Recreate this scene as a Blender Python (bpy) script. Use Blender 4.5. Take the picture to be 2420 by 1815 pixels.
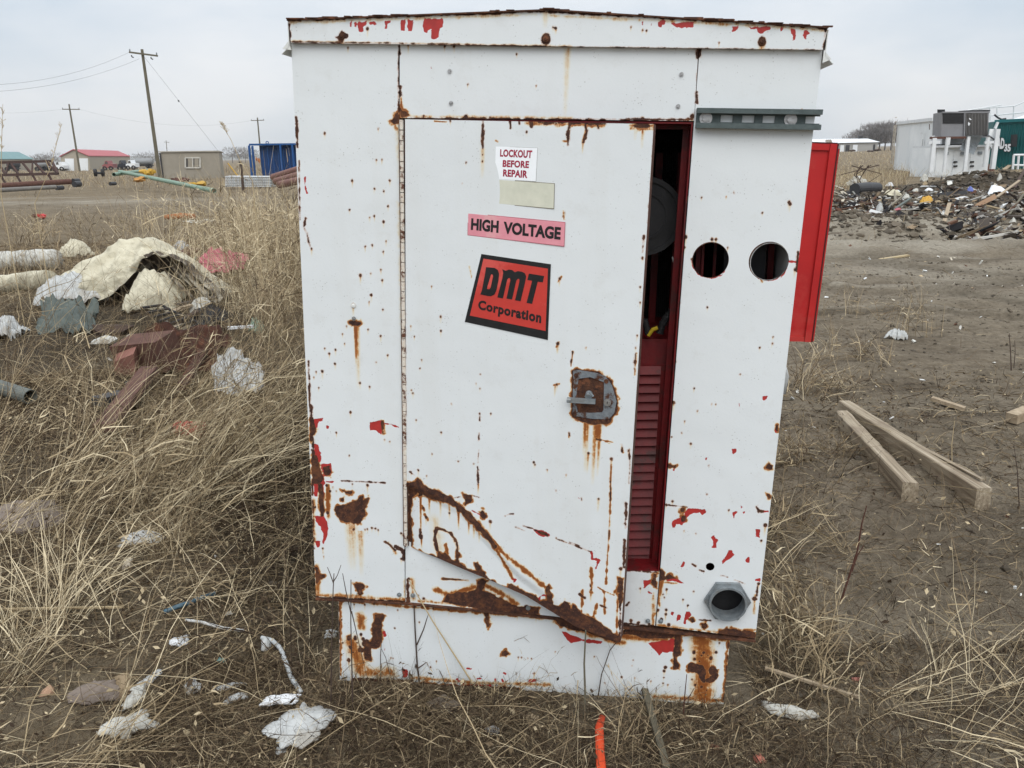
import bpy, math
import numpy as np
from mathutils import Vector, Matrix

for o in list(bpy.data.objects):
    bpy.data.objects.remove(o)
C = bpy.context.scene.collection
SC = bpy.context.scene

# ------------------------------------------------------------------ camera
# world: z up, camera above the origin looking along +Y, ground near z = 0
CAMZ = 1.395
RW = np.array([[0.99978148, -0.02090452, 0.0],
               [-0.00559722, -0.26769328, 0.96348792],
               [-0.02014125, -0.96327738, -0.26775179]])   # cam (x right, y down, z forward) -> world
SP = 2420 / 2212          # measurements were taken on a 2212 px wide view of the photograph
FPX = 1960.0
cam = bpy.data.cameras.new("camera")
cam.sensor_width = 36.0
cam.lens = FPX * 36.0 / 2420
cam.clip_start = 0.05
cam.clip_end = 30000
cam_o = bpy.data.objects.new("camera", cam)
C.objects.link(cam_o)
r_, u_, b_ = RW[:, 0], -RW[:, 1], -RW[:, 2]
cam_o.matrix_world = Matrix(((r_[0], u_[0], b_[0], 0), (r_[1], u_[1], b_[1], 0), (r_[2], u_[2], b_[2], CAMZ), (0, 0, 0, 1)))
SC.camera = cam_o

# ------------------------------------------------------------------ light
SUN_EL, SUN_AZ = 48, 200     # soft sun behind the cloud, high behind the camera
world = bpy.data.worlds.new("World")
SC.world = world
world.use_nodes = True
nt = world.node_tree
nt.nodes.clear()
N = lambda t, **k: _n(nt, t, **k)


def _n(tree, t, **k):
    nd = tree.nodes.new(t)
    for a, v in k.items():
        if a[0] == 'i' and a[1:].isdigit():
            nd.inputs[int(a[1:])].default_value = v
        else:
            setattr(nd, a, v)
    return nd


wo = N('ShaderNodeOutputWorld'); bg = N('ShaderNodeBackground'); bg.inputs[1].default_value = 0.1
sky = N('ShaderNodeTexSky'); sky.sky_type = 'NISHITA'; sky.sun_disc = False
sky.sun_elevation = math.radians(SUN_EL); sky.sun_rotation = math.radians(SUN_AZ)
tc = N('ShaderNodeTexCoord'); sep = N('ShaderNodeSeparateXYZ')
nt.links.new(tc.outputs['Generated'], sep.inputs[0])
mp = N('ShaderNodeMapping'); mp.inputs['Scale'].default_value = (1.0, 1.0, 3.2)
nt.links.new(tc.outputs['Generated'], mp.inputs[0])
cn = N('ShaderNodeTexNoise'); cn.inputs['Scale'].default_value = 2.6; cn.inputs['Detail'].default_value = 5; cn.inputs['Roughness'].default_value = 0.5
nt.links.new(mp.outputs[0], cn.inputs['Vector'])
el = N('ShaderNodeMapRange'); el.inputs[1].default_value = 0.0; el.inputs[2].default_value = 1.0
el.inputs[3].default_value = 6.4; el.inputs[4].default_value = 15.5
nt.links.new(sep.outputs['Z'], el.inputs[0])
cr = N('ShaderNodeValToRGB')
cr.color_ramp.elements[0].position = 0.36; cr.color_ramp.elements[0].color = (0.74, 0.83, 0.925, 1)
cr.color_ramp.elements[1].position = 0.64; cr.color_ramp.elements[1].color = (1.03, 1.05, 1.08, 1)
nt.links.new(cn.outputs['Fac'], cr.inputs[0])
mul = N('ShaderNodeVectorMath', operation='SCALE')
nt.links.new(cr.outputs[0], mul.inputs[0]); nt.links.new(el.outputs[0], mul.inputs['Scale'])
mx = N('ShaderNodeMix', data_type='RGBA'); mx.inputs[0].default_value = 0.94
nt.links.new(sky.outputs[0], mx.inputs[6]); nt.links.new(mul.outputs[0], mx.inputs[7])
nt.links.new(mx.outputs[2], bg.inputs[0]); nt.links.new(bg.outputs[0], wo.inputs[0])
sun = bpy.data.lights.new("sun", 'SUN'); sun.energy = 1.5; sun.angle = math.radians(50); sun.color = (1.0, 0.97, 0.93)
sun_o = bpy.data.objects.new("sun", sun); C.objects.link(sun_o)
sun_o.rotation_euler = (math.radians(90 - SUN_EL), 0, math.radians(12))
SC.view_settings.view_transform = 'Standard'
SC.view_settings.look = 'None'
SC.view_settings.exposure = 0.22
SC.view_settings.gamma = 1.0
SC.cycles.use_denoising = True
SC.cycles.denoising_input_passes = 'RGB_ALBEDO_NORMAL'
SC.cycles.denoising_prefilter = 'ACCURATE'
SC.cycles.max_bounces = 5
SC.cycles.diffuse_bounces = 3
SC.cycles.caustics_reflective = False
SC.cycles.caustics_refractive = False


# ------------------------------------------------------------------ helpers
def ray(px, py):
    v = RW @ np.array([(px * SP - 1210) / FPX, (py * SP - 907.5) / FPX, 1.0])
    return v / np.linalg.norm(v)


CAM = np.array([0, 0, CAMZ])


def fw(px, py, Y):
    r = ray(px, py)
    return CAM + r * (Y / r[1])


_perm = np.random.RandomState(3).rand(257, 257)


def vn(x, y, s=0):
    x = np.asarray(x, float) + s * 17.3; y = np.asarray(y, float) + s * 9.7
    xi = np.floor(x).astype(int); yi = np.floor(y).astype(int)
    fx = x - xi; fy = y - yi
    fx = fx * fx * (3 - 2 * fx); fy = fy * fy * (3 - 2 * fy)
    a = _perm[xi % 256, yi % 256]; b = _perm[(xi + 1) % 256, yi % 256]
    c = _perm[xi % 256, (yi + 1) % 256]; d = _perm[(xi + 1) % 256, (yi + 1) % 256]
    return (a * (1 - fx) + b * fx) * (1 - fy) + (c * (1 - fx) + d * fx) * fy - 0.5


def fbm(x, y, s=0, o=4):
    t = 0
    for k in range(o):
        t = t + vn(x * 2 ** k, y * 2 ** k, s + k) / 2 ** k
    return t


def flat(px, py):
    r = ray(px, py)
    return CAM + r * (-CAMZ / r[2])


# mounds of the tip on the right, the berm before it and the heap under the canvas on the left: px, py, radius, height
MOUNDS = [(m[2], m[3], *flat(m[0], m[1])[:2]) for m in [
    (2012, 418, 1.3, .30), (2068, 412, 1.6, .36), (2125, 408, 1.6, .34), (2185, 408, 1.8, .36), (2260, 408, 2, .4),
    (2110, 436, 1.2, .10), (2190, 445, 1.3, .15), (1850, 424, 1.0, .16), (2030, 440, .8, .10), (2160, 468, 1.0, .12),
    (1815, 485, 1.0, .12), (1880, 487, 1.2, .16), (1950, 500, .9, .12), (270, 640, 1.1, .14), (390, 660, .8, .12), (160, 640, .8, .1)]]


RUTS = [(np.array([flat(*p)[:2] for p in ln]), a, w) for ln, a, w in [
    ([(1780, 500), (1870, 494), (1951, 497), (2059, 499), (2123, 506), (2260, 511)], .10, .22),
    ([(1780, 512), (1876, 508), (2016, 516), (2120, 524), (2260, 531)], .09, .16),
    ([(1760, 545), (1900, 541), (2060, 547), (2260, 552)], .06, .15),
    ([(1760, 566), (1900, 570), (2060, 578), (2260, 590)], .07, .14),
    ([(1750, 604), (1900, 601), (2060, 604), (2260, 610)], .07, .12),
    ([(1860, 622), (1967, 626), (2120, 641), (2260, 652)], .06, .10),
    ([(1780, 660), (1960, 668), (2260, 690)], .04, .09)]]


def rut_dist(x, y, ln):
    yy = np.interp(x, ln[:, 0], ln[:, 1]) + .25 * vn(x * 1.3, x * 0 + ln[0, 1], 35)
    return (y - yy) * (x > ln[0, 0] - .3)+ 9 * (x <= ln[0, 0] - .3)


def ground(x, y):
    x = np.asarray(x, float); y = np.asarray(y, float)
    near = np.exp(-((x - .05) / .95) ** 2 - ((y - 2.1) / .6) ** 2)
    z = (0.045 * fbm(x * 1.3, y * 1.3, 1, 4) + 0.035 * fbm(x * 6, y * 6, 5, 3)) * (1 - .75 * near)
    far = np.clip((y - 5) / 20, 0, 1)
    z = z + far * 0.10 * vn(x * .35, y * .35, 9)
    for rad, h, mx_, my_ in MOUNDS:
        d2 = ((x - mx_) / rad) ** 2 + ((y - my_) / (rad * 1.2)) ** 2
        k = (h if rad < .95 or mx_ < 0 else .42 * h) * np.exp(-d2)
        z = z + k * (1 + 1.0 * fbm(x * 1.6, y * 1.6, 21, 4))
    # wheel ruts crossing the bare ground on the right
    rut = np.clip((x - 2.5) / 2, 0, 1) * np.clip(1 - np.abs(y - 13) / 5, 0, 1)
    z = z + rut * (0.09 * np.sin(y * 3.1 + 0.25 * x + 2 * vn(x * .2, y * .2, 31)) + .09 * vn(x * .7, y * 2.5, 33))
    for ln, a, w in RUTS:
        d = rut_dist(x, y, ln)
        k = .6 + 1.1 * vn(x * 2.1, y * .6, 37)
        z = z + a * k * (np.exp(-(d / w) ** 2) - .9 * np.exp(-((d - 2.1 * w) / (1.1 * w)) ** 2) - .5 * np.exp(-((d + 2.2 * w) / w) ** 2))
    return z


def gp(px, py):
    r = ray(px, py)
    z = 0.0
    for _ in range(25):
        s = (z - CAMZ) / r[2]
        p = CAM + r * s
        z = .5 * z + .5 * float(ground(p[0], p[1]))
    return np.array([p[0], p[1], float(ground(p[0], p[1]))])


def gpv(pp):
    pp = np.asarray(pp, float)
    v = np.stack([(pp[:, 0] * SP - 1210) / FPX, (pp[:, 1] * SP - 907.5) / FPX, np.ones(len(pp))], 1) @ RW.T
    z = np.zeros(len(pp))
    for _ in range(25):
        p = CAM + v * ((z - CAMZ) / v[:, 2])[:, None]
        z = .5 * z + .5 * ground(p[:, 0], p[:, 1])
    return np.stack([p[:, 0], p[:, 1], ground(p[:, 0], p[:, 1])], 1)


# face of the cabinet
EX = np.array([0.99091233, -0.12708988, -0.0440559]); EZ = np.array([0.04467263, 0.00200506, 0.99899967])
EN = np.array([-0.12687442, -0.99188918, 0.00766427])
BL = np.array([-0.53773511, 1.99104575, CAMZ - 1.13459646])


def plane_hit(px, py, o, n):
    r = ray(px, py)
    return CAM + r * (((o - CAM) @ n) / (r @ n))


def face(px, py, d=0.0):
    return plane_hit(px, py, BL + EN * d, EN)


HINGE = face(873, 700, .006)
TH = math.radians(8.5)
DX = EX * math.cos(TH) + EN * math.sin(TH)
DN = np.cross(DX, EZ); DN = -DN if DN @ EN < 0 else DN


def door(px, py, d=0.0):
    return plane_hit(px, py, HINGE + DN * d, DN)


class MB:
    def __init__(s):
        s.v = []; s.f = []; s.m = []

    def add(s, vs, fs, m=0):
        b = len(s.v)
        s.v += [tuple(map(float, p)) for p in vs]
        s.f += [tuple(i + b for i in f) for f in fs]
        s.m += [m] * len(fs)
        return s

    def hexa(s, p, m=0):   # 8 corners: bottom 4 ccw, top 4 ccw
        return s.add(p, [(3, 2, 1, 0), (4, 5, 6, 7), (0, 1, 5, 4), (1, 2, 6, 5), (2, 3, 7, 6), (3, 0, 4, 7)], m)

    def box(s, c, x, y, z, m=0):   # centre and three half-axis vectors
        c, x, y, z = map(np.array, (c, x, y, z))
        return s.hexa([c - x - y - z, c + x - y - z, c + x + y - z, c - x + y - z, c - x - y + z, c + x - y + z, c + x + y + z, c - x + y + z], m)

    def abox(s, lo, hi, m=0):
        lo = np.array(lo, float); hi = np.array(hi, float); h = (hi - lo) / 2
        return s.box((lo + hi) / 2, (h[0], 0, 0), (0, h[1], 0), (0, 0, h[2]), m)

    def beam(s, a, b, w, h, m=0, up=(0, 0, 1)):
        a = np.array(a, float); b = np.array(b, float); d = b - a; L = np.linalg.norm(d); d /= L
        x = np.cross(d, up); n_ = np.linalg.norm(x)
        x = x / n_ if n_ > 1e-6 else np.array([1., 0, 0])
        z = np.cross(x, d)
        return s.box((a + b) / 2, d * L / 2, x * w / 2, z * h / 2, m)

    def tube(s, pts, r, n=8, m=0, cap=True):
        pts = [np.array(p, float) for p in pts]
        k = len(pts)
        rs = r if hasattr(r, '__len__') else [r] * k
        vs = []; ref = np.array([0.13, 0.31, 0.94])
        for i, p in enumerate(pts):
            d = pts[min(i + 1, k - 1)] - pts[max(i - 1, 0)]
            d = d / (np.linalg.norm(d) + 1e-9)
            x = np.cross(d, ref)
            if np.linalg.norm(x) < .1: x = np.cross(d, (1, 0, 0))
            x /= np.linalg.norm(x); y = np.cross(d, x)
            for j in range(n):
                a = 2 * math.pi * j / n
                vs.append(p + (x * math.cos(a) + y * math.sin(a)) * rs[i])
        fs = [(i * n + j, i * n + (j + 1) % n, (i + 1) * n + (j + 1) % n, (i + 1) * n + j) for i in range(k - 1) for j in range(n)]
        if cap: fs += [tuple(range(n))[::-1], tuple(range((k - 1) * n, k * n))]
        return s.add(vs, fs, m)

    def ring(s, c, ax, r0, r1, h, n=32, m=0, sides0=None):   # tube wall: outer r1, inner r0, along ax from c to c+ax*h
        c = np.array(c, float); ax = np.array(ax, float); ax /= np.linalg.norm(ax)
        x = np.cross(ax, (0, 0.1, 1)); x /= np.linalg.norm(x); y = np.cross(ax, x)
        vs = []
        for k, (r, t) in enumerate(((r1, 0), (r1, h), (r0, h), (r0, 0))):
            for j in range(n):
                a = 2 * math.pi * j / n
                rr = r
                if sides0 and k < 2:
                    q = 2 * math.pi / sides0
                    rr = r * math.cos(q / 2) / math.cos((a % q) - q / 2)
                vs.append(c + ax * t + (x * math.cos(a) + y * math.sin(a)) * rr)
        fs = []
        for k in range(4):
            for j in range(n):
                fs.append((k * n + j, k * n + (j + 1) % n, ((k + 1) % 4) * n + (j + 1) % n, ((k + 1) % 4) * n + j))
        return s.add(vs, fs, m)

    def disc(s, c, ax, r, h=0.0, n=24, m=0):
        c = np.array(c, float); ax = np.array(ax, float); ax /= np.linalg.norm(ax)
        return s.tube([c, c + ax * max(h, 1e-4)], r, n, m)

    def extr(s, poly, vec, m=0):
        n = len(poly); vec = np.array(vec, float)
        p = [np.array(q, float) for q in poly]
        fs = [tuple(range(n)), tuple(range(2 * n - 1, n - 1, -1))] + [(j, j + n, (j + 1) % n + n, (j + 1) % n) for j in range(n)]
        return s.add(p + [q + vec for q in p], fs, m)

    def build(s, name, mats, parent=None, smooth=False, origin=None):
        v = np.array(s.v)
        if parent is not None:
            org = np.array(worldloc(parent))
        elif origin is not None:
            org = np.array(origin, float)
        else:
            org = np.array([(v[:, 0].min() + v[:, 0].max()) / 2, (v[:, 1].min() + v[:, 1].max()) / 2, v[:, 2].min()])
        me = bpy.data.meshes.new(name)
        me.from_pydata([tuple(p) for p in (v - org)], [], s.f)
        for mt in (mats if isinstance(mats, (list, tuple)) else [mats]): me.materials.append(mt)
        me.polygons.foreach_set('material_index', s.m)
        me.polygons.foreach_set('use_smooth', [smooth] * len(s.f))
        me.update()
        o = bpy.data.objects.new(name, me)
        C.objects.link(o)
        if parent is not None: o.parent = parent
        else: o.location = org
        return o


def worldloc(o):
    l = np.array(o.location)
    while o.parent:
        o = o.parent
        l = l + np.array(o.location)
    return l


def np_mesh(name, V, F, mats, attrs=None, parent=None, smooth=False, mi=None):
    """V (n,3), F (m,k) with a fixed k"""
    V = np.asarray(V, np.float32)
    if parent is not None: V = V - worldloc(parent).astype(np.float32)
    F = np.asarray(F, np.int32)
    me = bpy.data.meshes.new(name)
    me.vertices.add(len(V)); me.vertices.foreach_set('co', V.ravel())
    k = F.shape[1]
    me.loops.add(F.size); me.loops.foreach_set('vertex_index', F.ravel())
    me.polygons.add(len(F))
    me.polygons.foreach_set('loop_start', np.arange(0, F.size, k, dtype=np.int32))
    me.polygons.foreach_set('loop_total', np.full(len(F), k, np.int32))
    me.polygons.foreach_set('use_smooth', np.full(len(F), smooth))
    for mt in (mats if isinstance(mats, (list, tuple)) else [mats]): me.materials.append(mt)
    if mi is not None: me.polygons.foreach_set('material_index', np.asarray(mi, np.int32))
    for a, d in (attrs or {}).items():
        d = np.asarray(d, np.float32)
        if d.ndim == 1:
            at = me.attributes.new(a, 'FLOAT', 'POINT'); at.data.foreach_set('value', d)
        else:
            at = me.attributes.new(a, 'FLOAT_COLOR', 'POINT')
            at.data.foreach_set('color', np.concatenate([d, np.ones((len(d), 1), np.float32)], 1).ravel())
    me.update(calc_edges=True)
    me.validate()
    o = bpy.data.objects.new(name, me); C.objects.link(o)
    if parent is not None: o.parent = parent
    return o


def tag(o, label=None, cat=None, group=None, kind=None):
    if label: o['label'] = label
    if cat: o['category'] = cat
    if group: o['group'] = group
    if kind: o['kind'] = kind
    return o


def thing(name, loc, label, cat, group=None):
    o = bpy.data.objects.new(name, None)
    o.empty_display_size = .2
    C.objects.link(o)
    o.location = tuple(map(float, loc))
    return tag(o, label, cat, group)


# ------------------------------------------------------------------ materials
def mat(name):
    m = bpy.data.materials.new(name); m.use_nodes = True
    t = m.node_tree; b = t.nodes['Principled BSDF']
    return m, t, b


def ramp(t, fac, cols):
    r = t.nodes.new('ShaderNodeValToRGB')
    e = r.color_ramp.elements
    while len(e) < len(cols): e.new(0.5)
    for q, (p, c) in zip(e, cols):
        q.position = p; q.color = (*c, 1)
    t.links.new(fac, r.inputs[0])
    return r.outputs[0]


def noise(t, scale, detail=3, vec=None, rough=.55, sc=None):
    n = t.nodes.new('ShaderNodeTexNoise')
    n.inputs['Scale'].default_value = scale; n.inputs['Detail'].default_value = detail; n.inputs['Roughness'].default_value = rough
    if vec is None:
        tcn = t.nodes.new('ShaderNodeTexCoord'); vec = tcn.outputs['Object']
    if sc:
        mpn = t.nodes.new('ShaderNodeMapping'); mpn.inputs['Scale'].default_value = sc
        t.links.new(vec, mpn.inputs[0]); vec = mpn.outputs[0]
    t.links.new(vec, n.inputs['Vector'])
    return n.outputs['Fac']


def math_(t, op, a, b=None, c=None, clamp=False):
    n = t.nodes.new('ShaderNodeMath'); n.operation = op; n.use_clamp = clamp
    for i, q in enumerate((a, b, c)):
        if q is None: continue
        if isinstance(q, (int, float)): n.inputs[i].default_value = q
        else: t.links.new(q, n.inputs[i])
    return n.outputs[0]


def mixc(t, f, a, b, mode='MIX'):
    n = t.nodes.new('ShaderNodeMix'); n.data_type = 'RGBA'; n.blend_type = mode
    if isinstance(f, (int, float)): n.inputs[0].default_value = f
    else: t.links.new(f, n.inputs[0])
    for i, q in ((6, a), (7, b)):
        if isinstance(q, tuple): n.inputs[i].default_value = (*q, 1)
        else: t.links.new(q, n.inputs[i])
    return n.outputs[2]


def bump(t, b, h, strength=.5, dist=.01):
    n = t.nodes.new('ShaderNodeBump'); n.inputs['Strength'].default_value = strength; n.inputs['Distance'].default_value = dist
    t.links.new(h, n.inputs['Height']); t.links.new(n.outputs[0], b.inputs['Normal'])


def simple(name, c1, c2=None, rough=.7, scale=12, metal=0.0, bmp=.25, bdist=.004, sc=None, spec=.3, c3=None):
    """colour varied by object-space noise between c1 and c2 (and c3 in patches)"""
    m, t, b = mat(name)
    c2 = c2 or tuple(x * .7 for x in c1)
    f = noise(t, scale, 5, sc=sc, rough=.65)
    col = ramp(t, f, [(.32, c1), (.68, c2)])
    if c3:
        f3 = noise(t, scale * .37, 6, rough=.7)
        k = ramp(t, f3, [(.52, (0, 0, 0)), (.6, (1, 1, 1))])
        col = mixc(t, k, col, c3)
    t.links.new(col, b.inputs['Base Color'])
    b.inputs['Roughness'].default_value = rough
    b.inputs['Metallic'].default_value = metal
    b.inputs['Specular IOR Level'].default_value = spec
    if bmp: bump(t, b, noise(t, scale * 3, 4, sc=sc), bmp, bdist)
    return m


def attr_mat(name, attr='col', rough=.85):
    m, t, b = mat(name)
    a = t.nodes.new('ShaderNodeAttribute'); a.attribute_name = attr
    t.links.new(a.outputs['Color'], b.inputs['Base Color'])
    b.inputs['Roughness'].default_value = rough
    b.inputs['Specular IOR Level'].default_value = .2
    return m


def weathered(name, white=(0.69, 0.725, 0.74), sp=1.0):
    """white enamel over red primer over steel; the shapes of the chips come in as signed distances"""
    m, t, b = mat(name)

    def at(n):
        a = t.nodes.new('ShaderNodeAttribute'); a.attribute_name = n
        return a.outputs['Fac']
    rs, ds, st = at('rust'), at('red'), at('stain')
    n1 = noise(t, 420, 3); n2 = noise(t, 130, 4)
    per = math_(t, 'ADD', math_(t, 'MULTIPLY_ADD', n1, .0026, -.0013), math_(t, 'MULTIPLY_ADD', n2, .0034, -.0017))

    def step(sd, lo, hi, k=1.0):
        r = t.nodes.new('ShaderNodeMapRange'); r.interpolation_type = 'SMOOTHSTEP'
        r.inputs[1].default_value = lo; r.inputs[2].default_value = hi
        t.links.new(math_(t, 'MULTIPLY_ADD', per, k, sd), r.inputs[0])
        return r.outputs[0]
    rm = step(rs, -.0006, .0006); dm = step(ds, -.0005, .0005)
    halo = step(rs, -.003, .0008, 1.0)
    big = noise(t, 5, 5); fine = noise(t, 160, 3)
    wcol = mixc(t, math_(t, 'MULTIPLY', big, .22), white, (0.68, 0.70, 0.69))
    # pin-prick specks
    vo = t.nodes.new('ShaderNodeTexVoronoi'); vo.inputs['Scale'].default_value = 130
    tcn = t.nodes.new('ShaderNodeTexCoord'); t.links.new(tcn.outputs['Object'], vo.inputs['Vector'])
    gate = ramp(t, noise(t, 26, 3), [(.5, (0, 0, 0)), (.66, (1, 1, 1))])
    spk = math_(t, 'MULTIPLY', math_(t, 'LESS_THAN', vo.outputs['Distance'], .17), gate)
    drip = ramp(t, noise(t, 1, 5, sc=(11, 11, .9), rough=.6), [(.5, (0, 0, 0)), (.85, (.30, .30, .30))])
    wcol = mixc(t, drip, wcol, (0.56, 0.555, 0.51))
    smut = ramp(t, noise(t, 17, 7, rough=.75), [(.55, (0, 0, 0)), (.8, (.3, .3, .3))])
    wcol = mixc(t, smut, wcol, (0.50, 0.49, 0.45))
    wcol = mixc(t, math_(t, 'MULTIPLY', spk, .5 * sp), wcol, (0.25, 0.24, 0.22))
    # runs of rust water
    streak = noise(t, 1, 4, sc=(260, 260, 9), rough=.6)
    brk = noise(t, 75, 6, rough=.75)
    sm = math_(t, 'MULTIPLY', math_(t, 'MULTIPLY', math_(t, 'MULTIPLY', st, 1.75), math_(t, 'MULTIPLY_ADD', streak, 1.5, .25)), math_(t, 'MULTIPLY_ADD', brk, 2.2, -.25, clamp=True), clamp=True)
    scol = ramp(t, sm, [(0.0, (0.74, 0.66, 0.42)), (.35, (0.66, 0.49, 0.22)), (.65, (0.45, 0.19, 0.05)), (1.0, (0.24, 0.075, 0.02))])
    wcol = mixc(t, math_(t, 'MULTIPLY', sm, 1.5, clamp=True), wcol, scol)
    hm = math_(t, 'MULTIPLY', halo, math_(t, 'MULTIPLY_ADD', fine, 1.2, -.05, clamp=True), clamp=True)
    wcol = mixc(t, hm, wcol, (0.46, 0.20, 0.07))
    redc = ramp(t, noise(t, 60, 4), [(.3, (0.44, 0.036, 0.032)), (.7, (0.33, 0.03, 0.028))])
    col = mixc(t, dm, wcol, redc)
    rustc = ramp(t, noise(t, 90, 6, rough=.7), [(.28, (0.022, 0.011, 0.009)), (.5, (0.048, 0.020, 0.014)), (.66, (0.11, 0.042, 0.02)), (.8, (0.2, 0.08, 0.03))])
    rustc = mixc(t, ramp(t, noise(t, 34, 6, rough=.75), [(.5, (0, 0, 0)), (.66, (.85, .85, .85))]), rustc, (0.135, 0.05, 0.02))
    rustc = mixc(t, ramp(t, noise(t, 260, 4), [(.62, (0, 0, 0)), (.72, (.7, .7, .7))]), rustc, (0.26, 0.11, 0.045))
    col = mixc(t, rm, col, rustc)
    t.links.new(col, b.inputs['Base Color'])
    rg = math_(t, 'MULTIPLY_ADD', rm, .4, math_(t, 'MULTIPLY_ADD', noise(t, 9, 4), .2, .36))
    t.links.new(rg, b.inputs['Roughness'])
    b.inputs['Specular IOR Level'].default_value = .35
    h = math_(t, 'MULTIPLY_ADD', math_(t, 'MAXIMUM', rm, math_(t, 'MULTIPLY', dm, .6)), -1.0,
              math_(t, 'MULTIPLY_ADD', noise(t, 3.2, 3), 9.0, math_(t, 'MULTIPLY', fine, .3)))
    bump(t, b, h, .55, .0012)
    return m


M_ENAMEL = weathered('weathered_enamel')
M_WHITE = simple('white_paint', (0.74, 0.76, 0.75), (0.62, 0.63, 0.6), .5, 8)
M_RUST = simple('rusty_steel', (0.035, 0.017, 0.013), (0.10, 0.042, 0.022), .9, 90, bmp=.5, c3=(0.15, .06, .03))
M_RUSTBROWN = simple('brown_rust', (0.13, 0.065, 0.048), (0.075, 0.038, 0.03), .9, 14, bmp=.4)
M_RED = simple('red_enamel', (0.46, 0.017, 0.016), (0.37, 0.014, 0.015), .5, 5, bmp=.15, c3=(0.42, .035, .03))
M_RED_SHADED = simple('red_enamel_shaded', (0.17, 0.008, 0.010), (0.11, 0.007, 0.009), .5, 22, bmp=.2, c3=(0.07, .014, .013))  # same red enamel, with the shade inside the cabinet put into its colour
M_BLACK = simple('black_rubber', (0.012, 0.012, 0.013), (0.022, 0.021, 0.022), .6, 30)
M_DARK = simple('dark_grey_metal', (0.04, 0.04, 0.043), (0.03, 0.03, 0.032), .5, 18)
M_GALV = simple('galvanised_steel', (0.30, 0.33, 0.345), (0.19, 0.215, 0.23), .5, 60, metal=.45, bmp=.25, c3=(.24, .25, .25))
M_GALVDARK = simple('weathered_zinc', (0.10, 0.125, 0.125), (0.07, 0.09, 0.09), .5, 50, metal=.3, bmp=.15)
M_CAST = simple('rust_streaked_zinc', (0.23, 0.255, 0.275), (0.16, 0.18, 0.20), .55, 80, metal=.3, c3=(0.085, .036, .02))
M_STEEL = simple('bright_steel', (0.5, 0.5, 0.5), (0.35, 0.35, 0.35), .35, 60, metal=.8)
M_TIMBER = simple('grey_timber', (0.42, 0.34, 0.24), (0.25, 0.19, 0.125), .85, 1, sc=(30, 30, 30), bmp=.4)
M_TIMBERPOLE = simple('pole_timber', (0.15, 0.135, 0.095), (0.10, 0.088, 0.062), .9, 2, bmp=.2)
M_STRAWSTEM = simple('straw_stem', (0.52, 0.42, 0.26), (0.38, 0.29, 0.17), .8, 20, bmp=0)
M_TWIG = simple('dark_twig', (0.045, 0.03, 0.024), (0.085, 0.058, 0.045), .9, 40, bmp=0)
M_TWIGRED = simple('red_brown_twig', (0.07, 0.028, 0.02), (0.10, 0.045, 0.032), .9, 40, bmp=0)

# ------------------------------------------------------------------ wear on the cabinet and painted shade under its fascia
CROPS = {'C1': (594.1, 0, .28925), 'C2': (1188.3, 0, .28925), 'C3': (594.1, 438.7, .28925), 'C4': (1188.3, 438.7, .28925),
         'C5': (639.8, 877.5, .24793), 'C6': (1170.0, 914.0, .24793), 'C7': (685.5, 1252.3, .22727), 'C8': (1142.6, 1252.3, .22727)}
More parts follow.
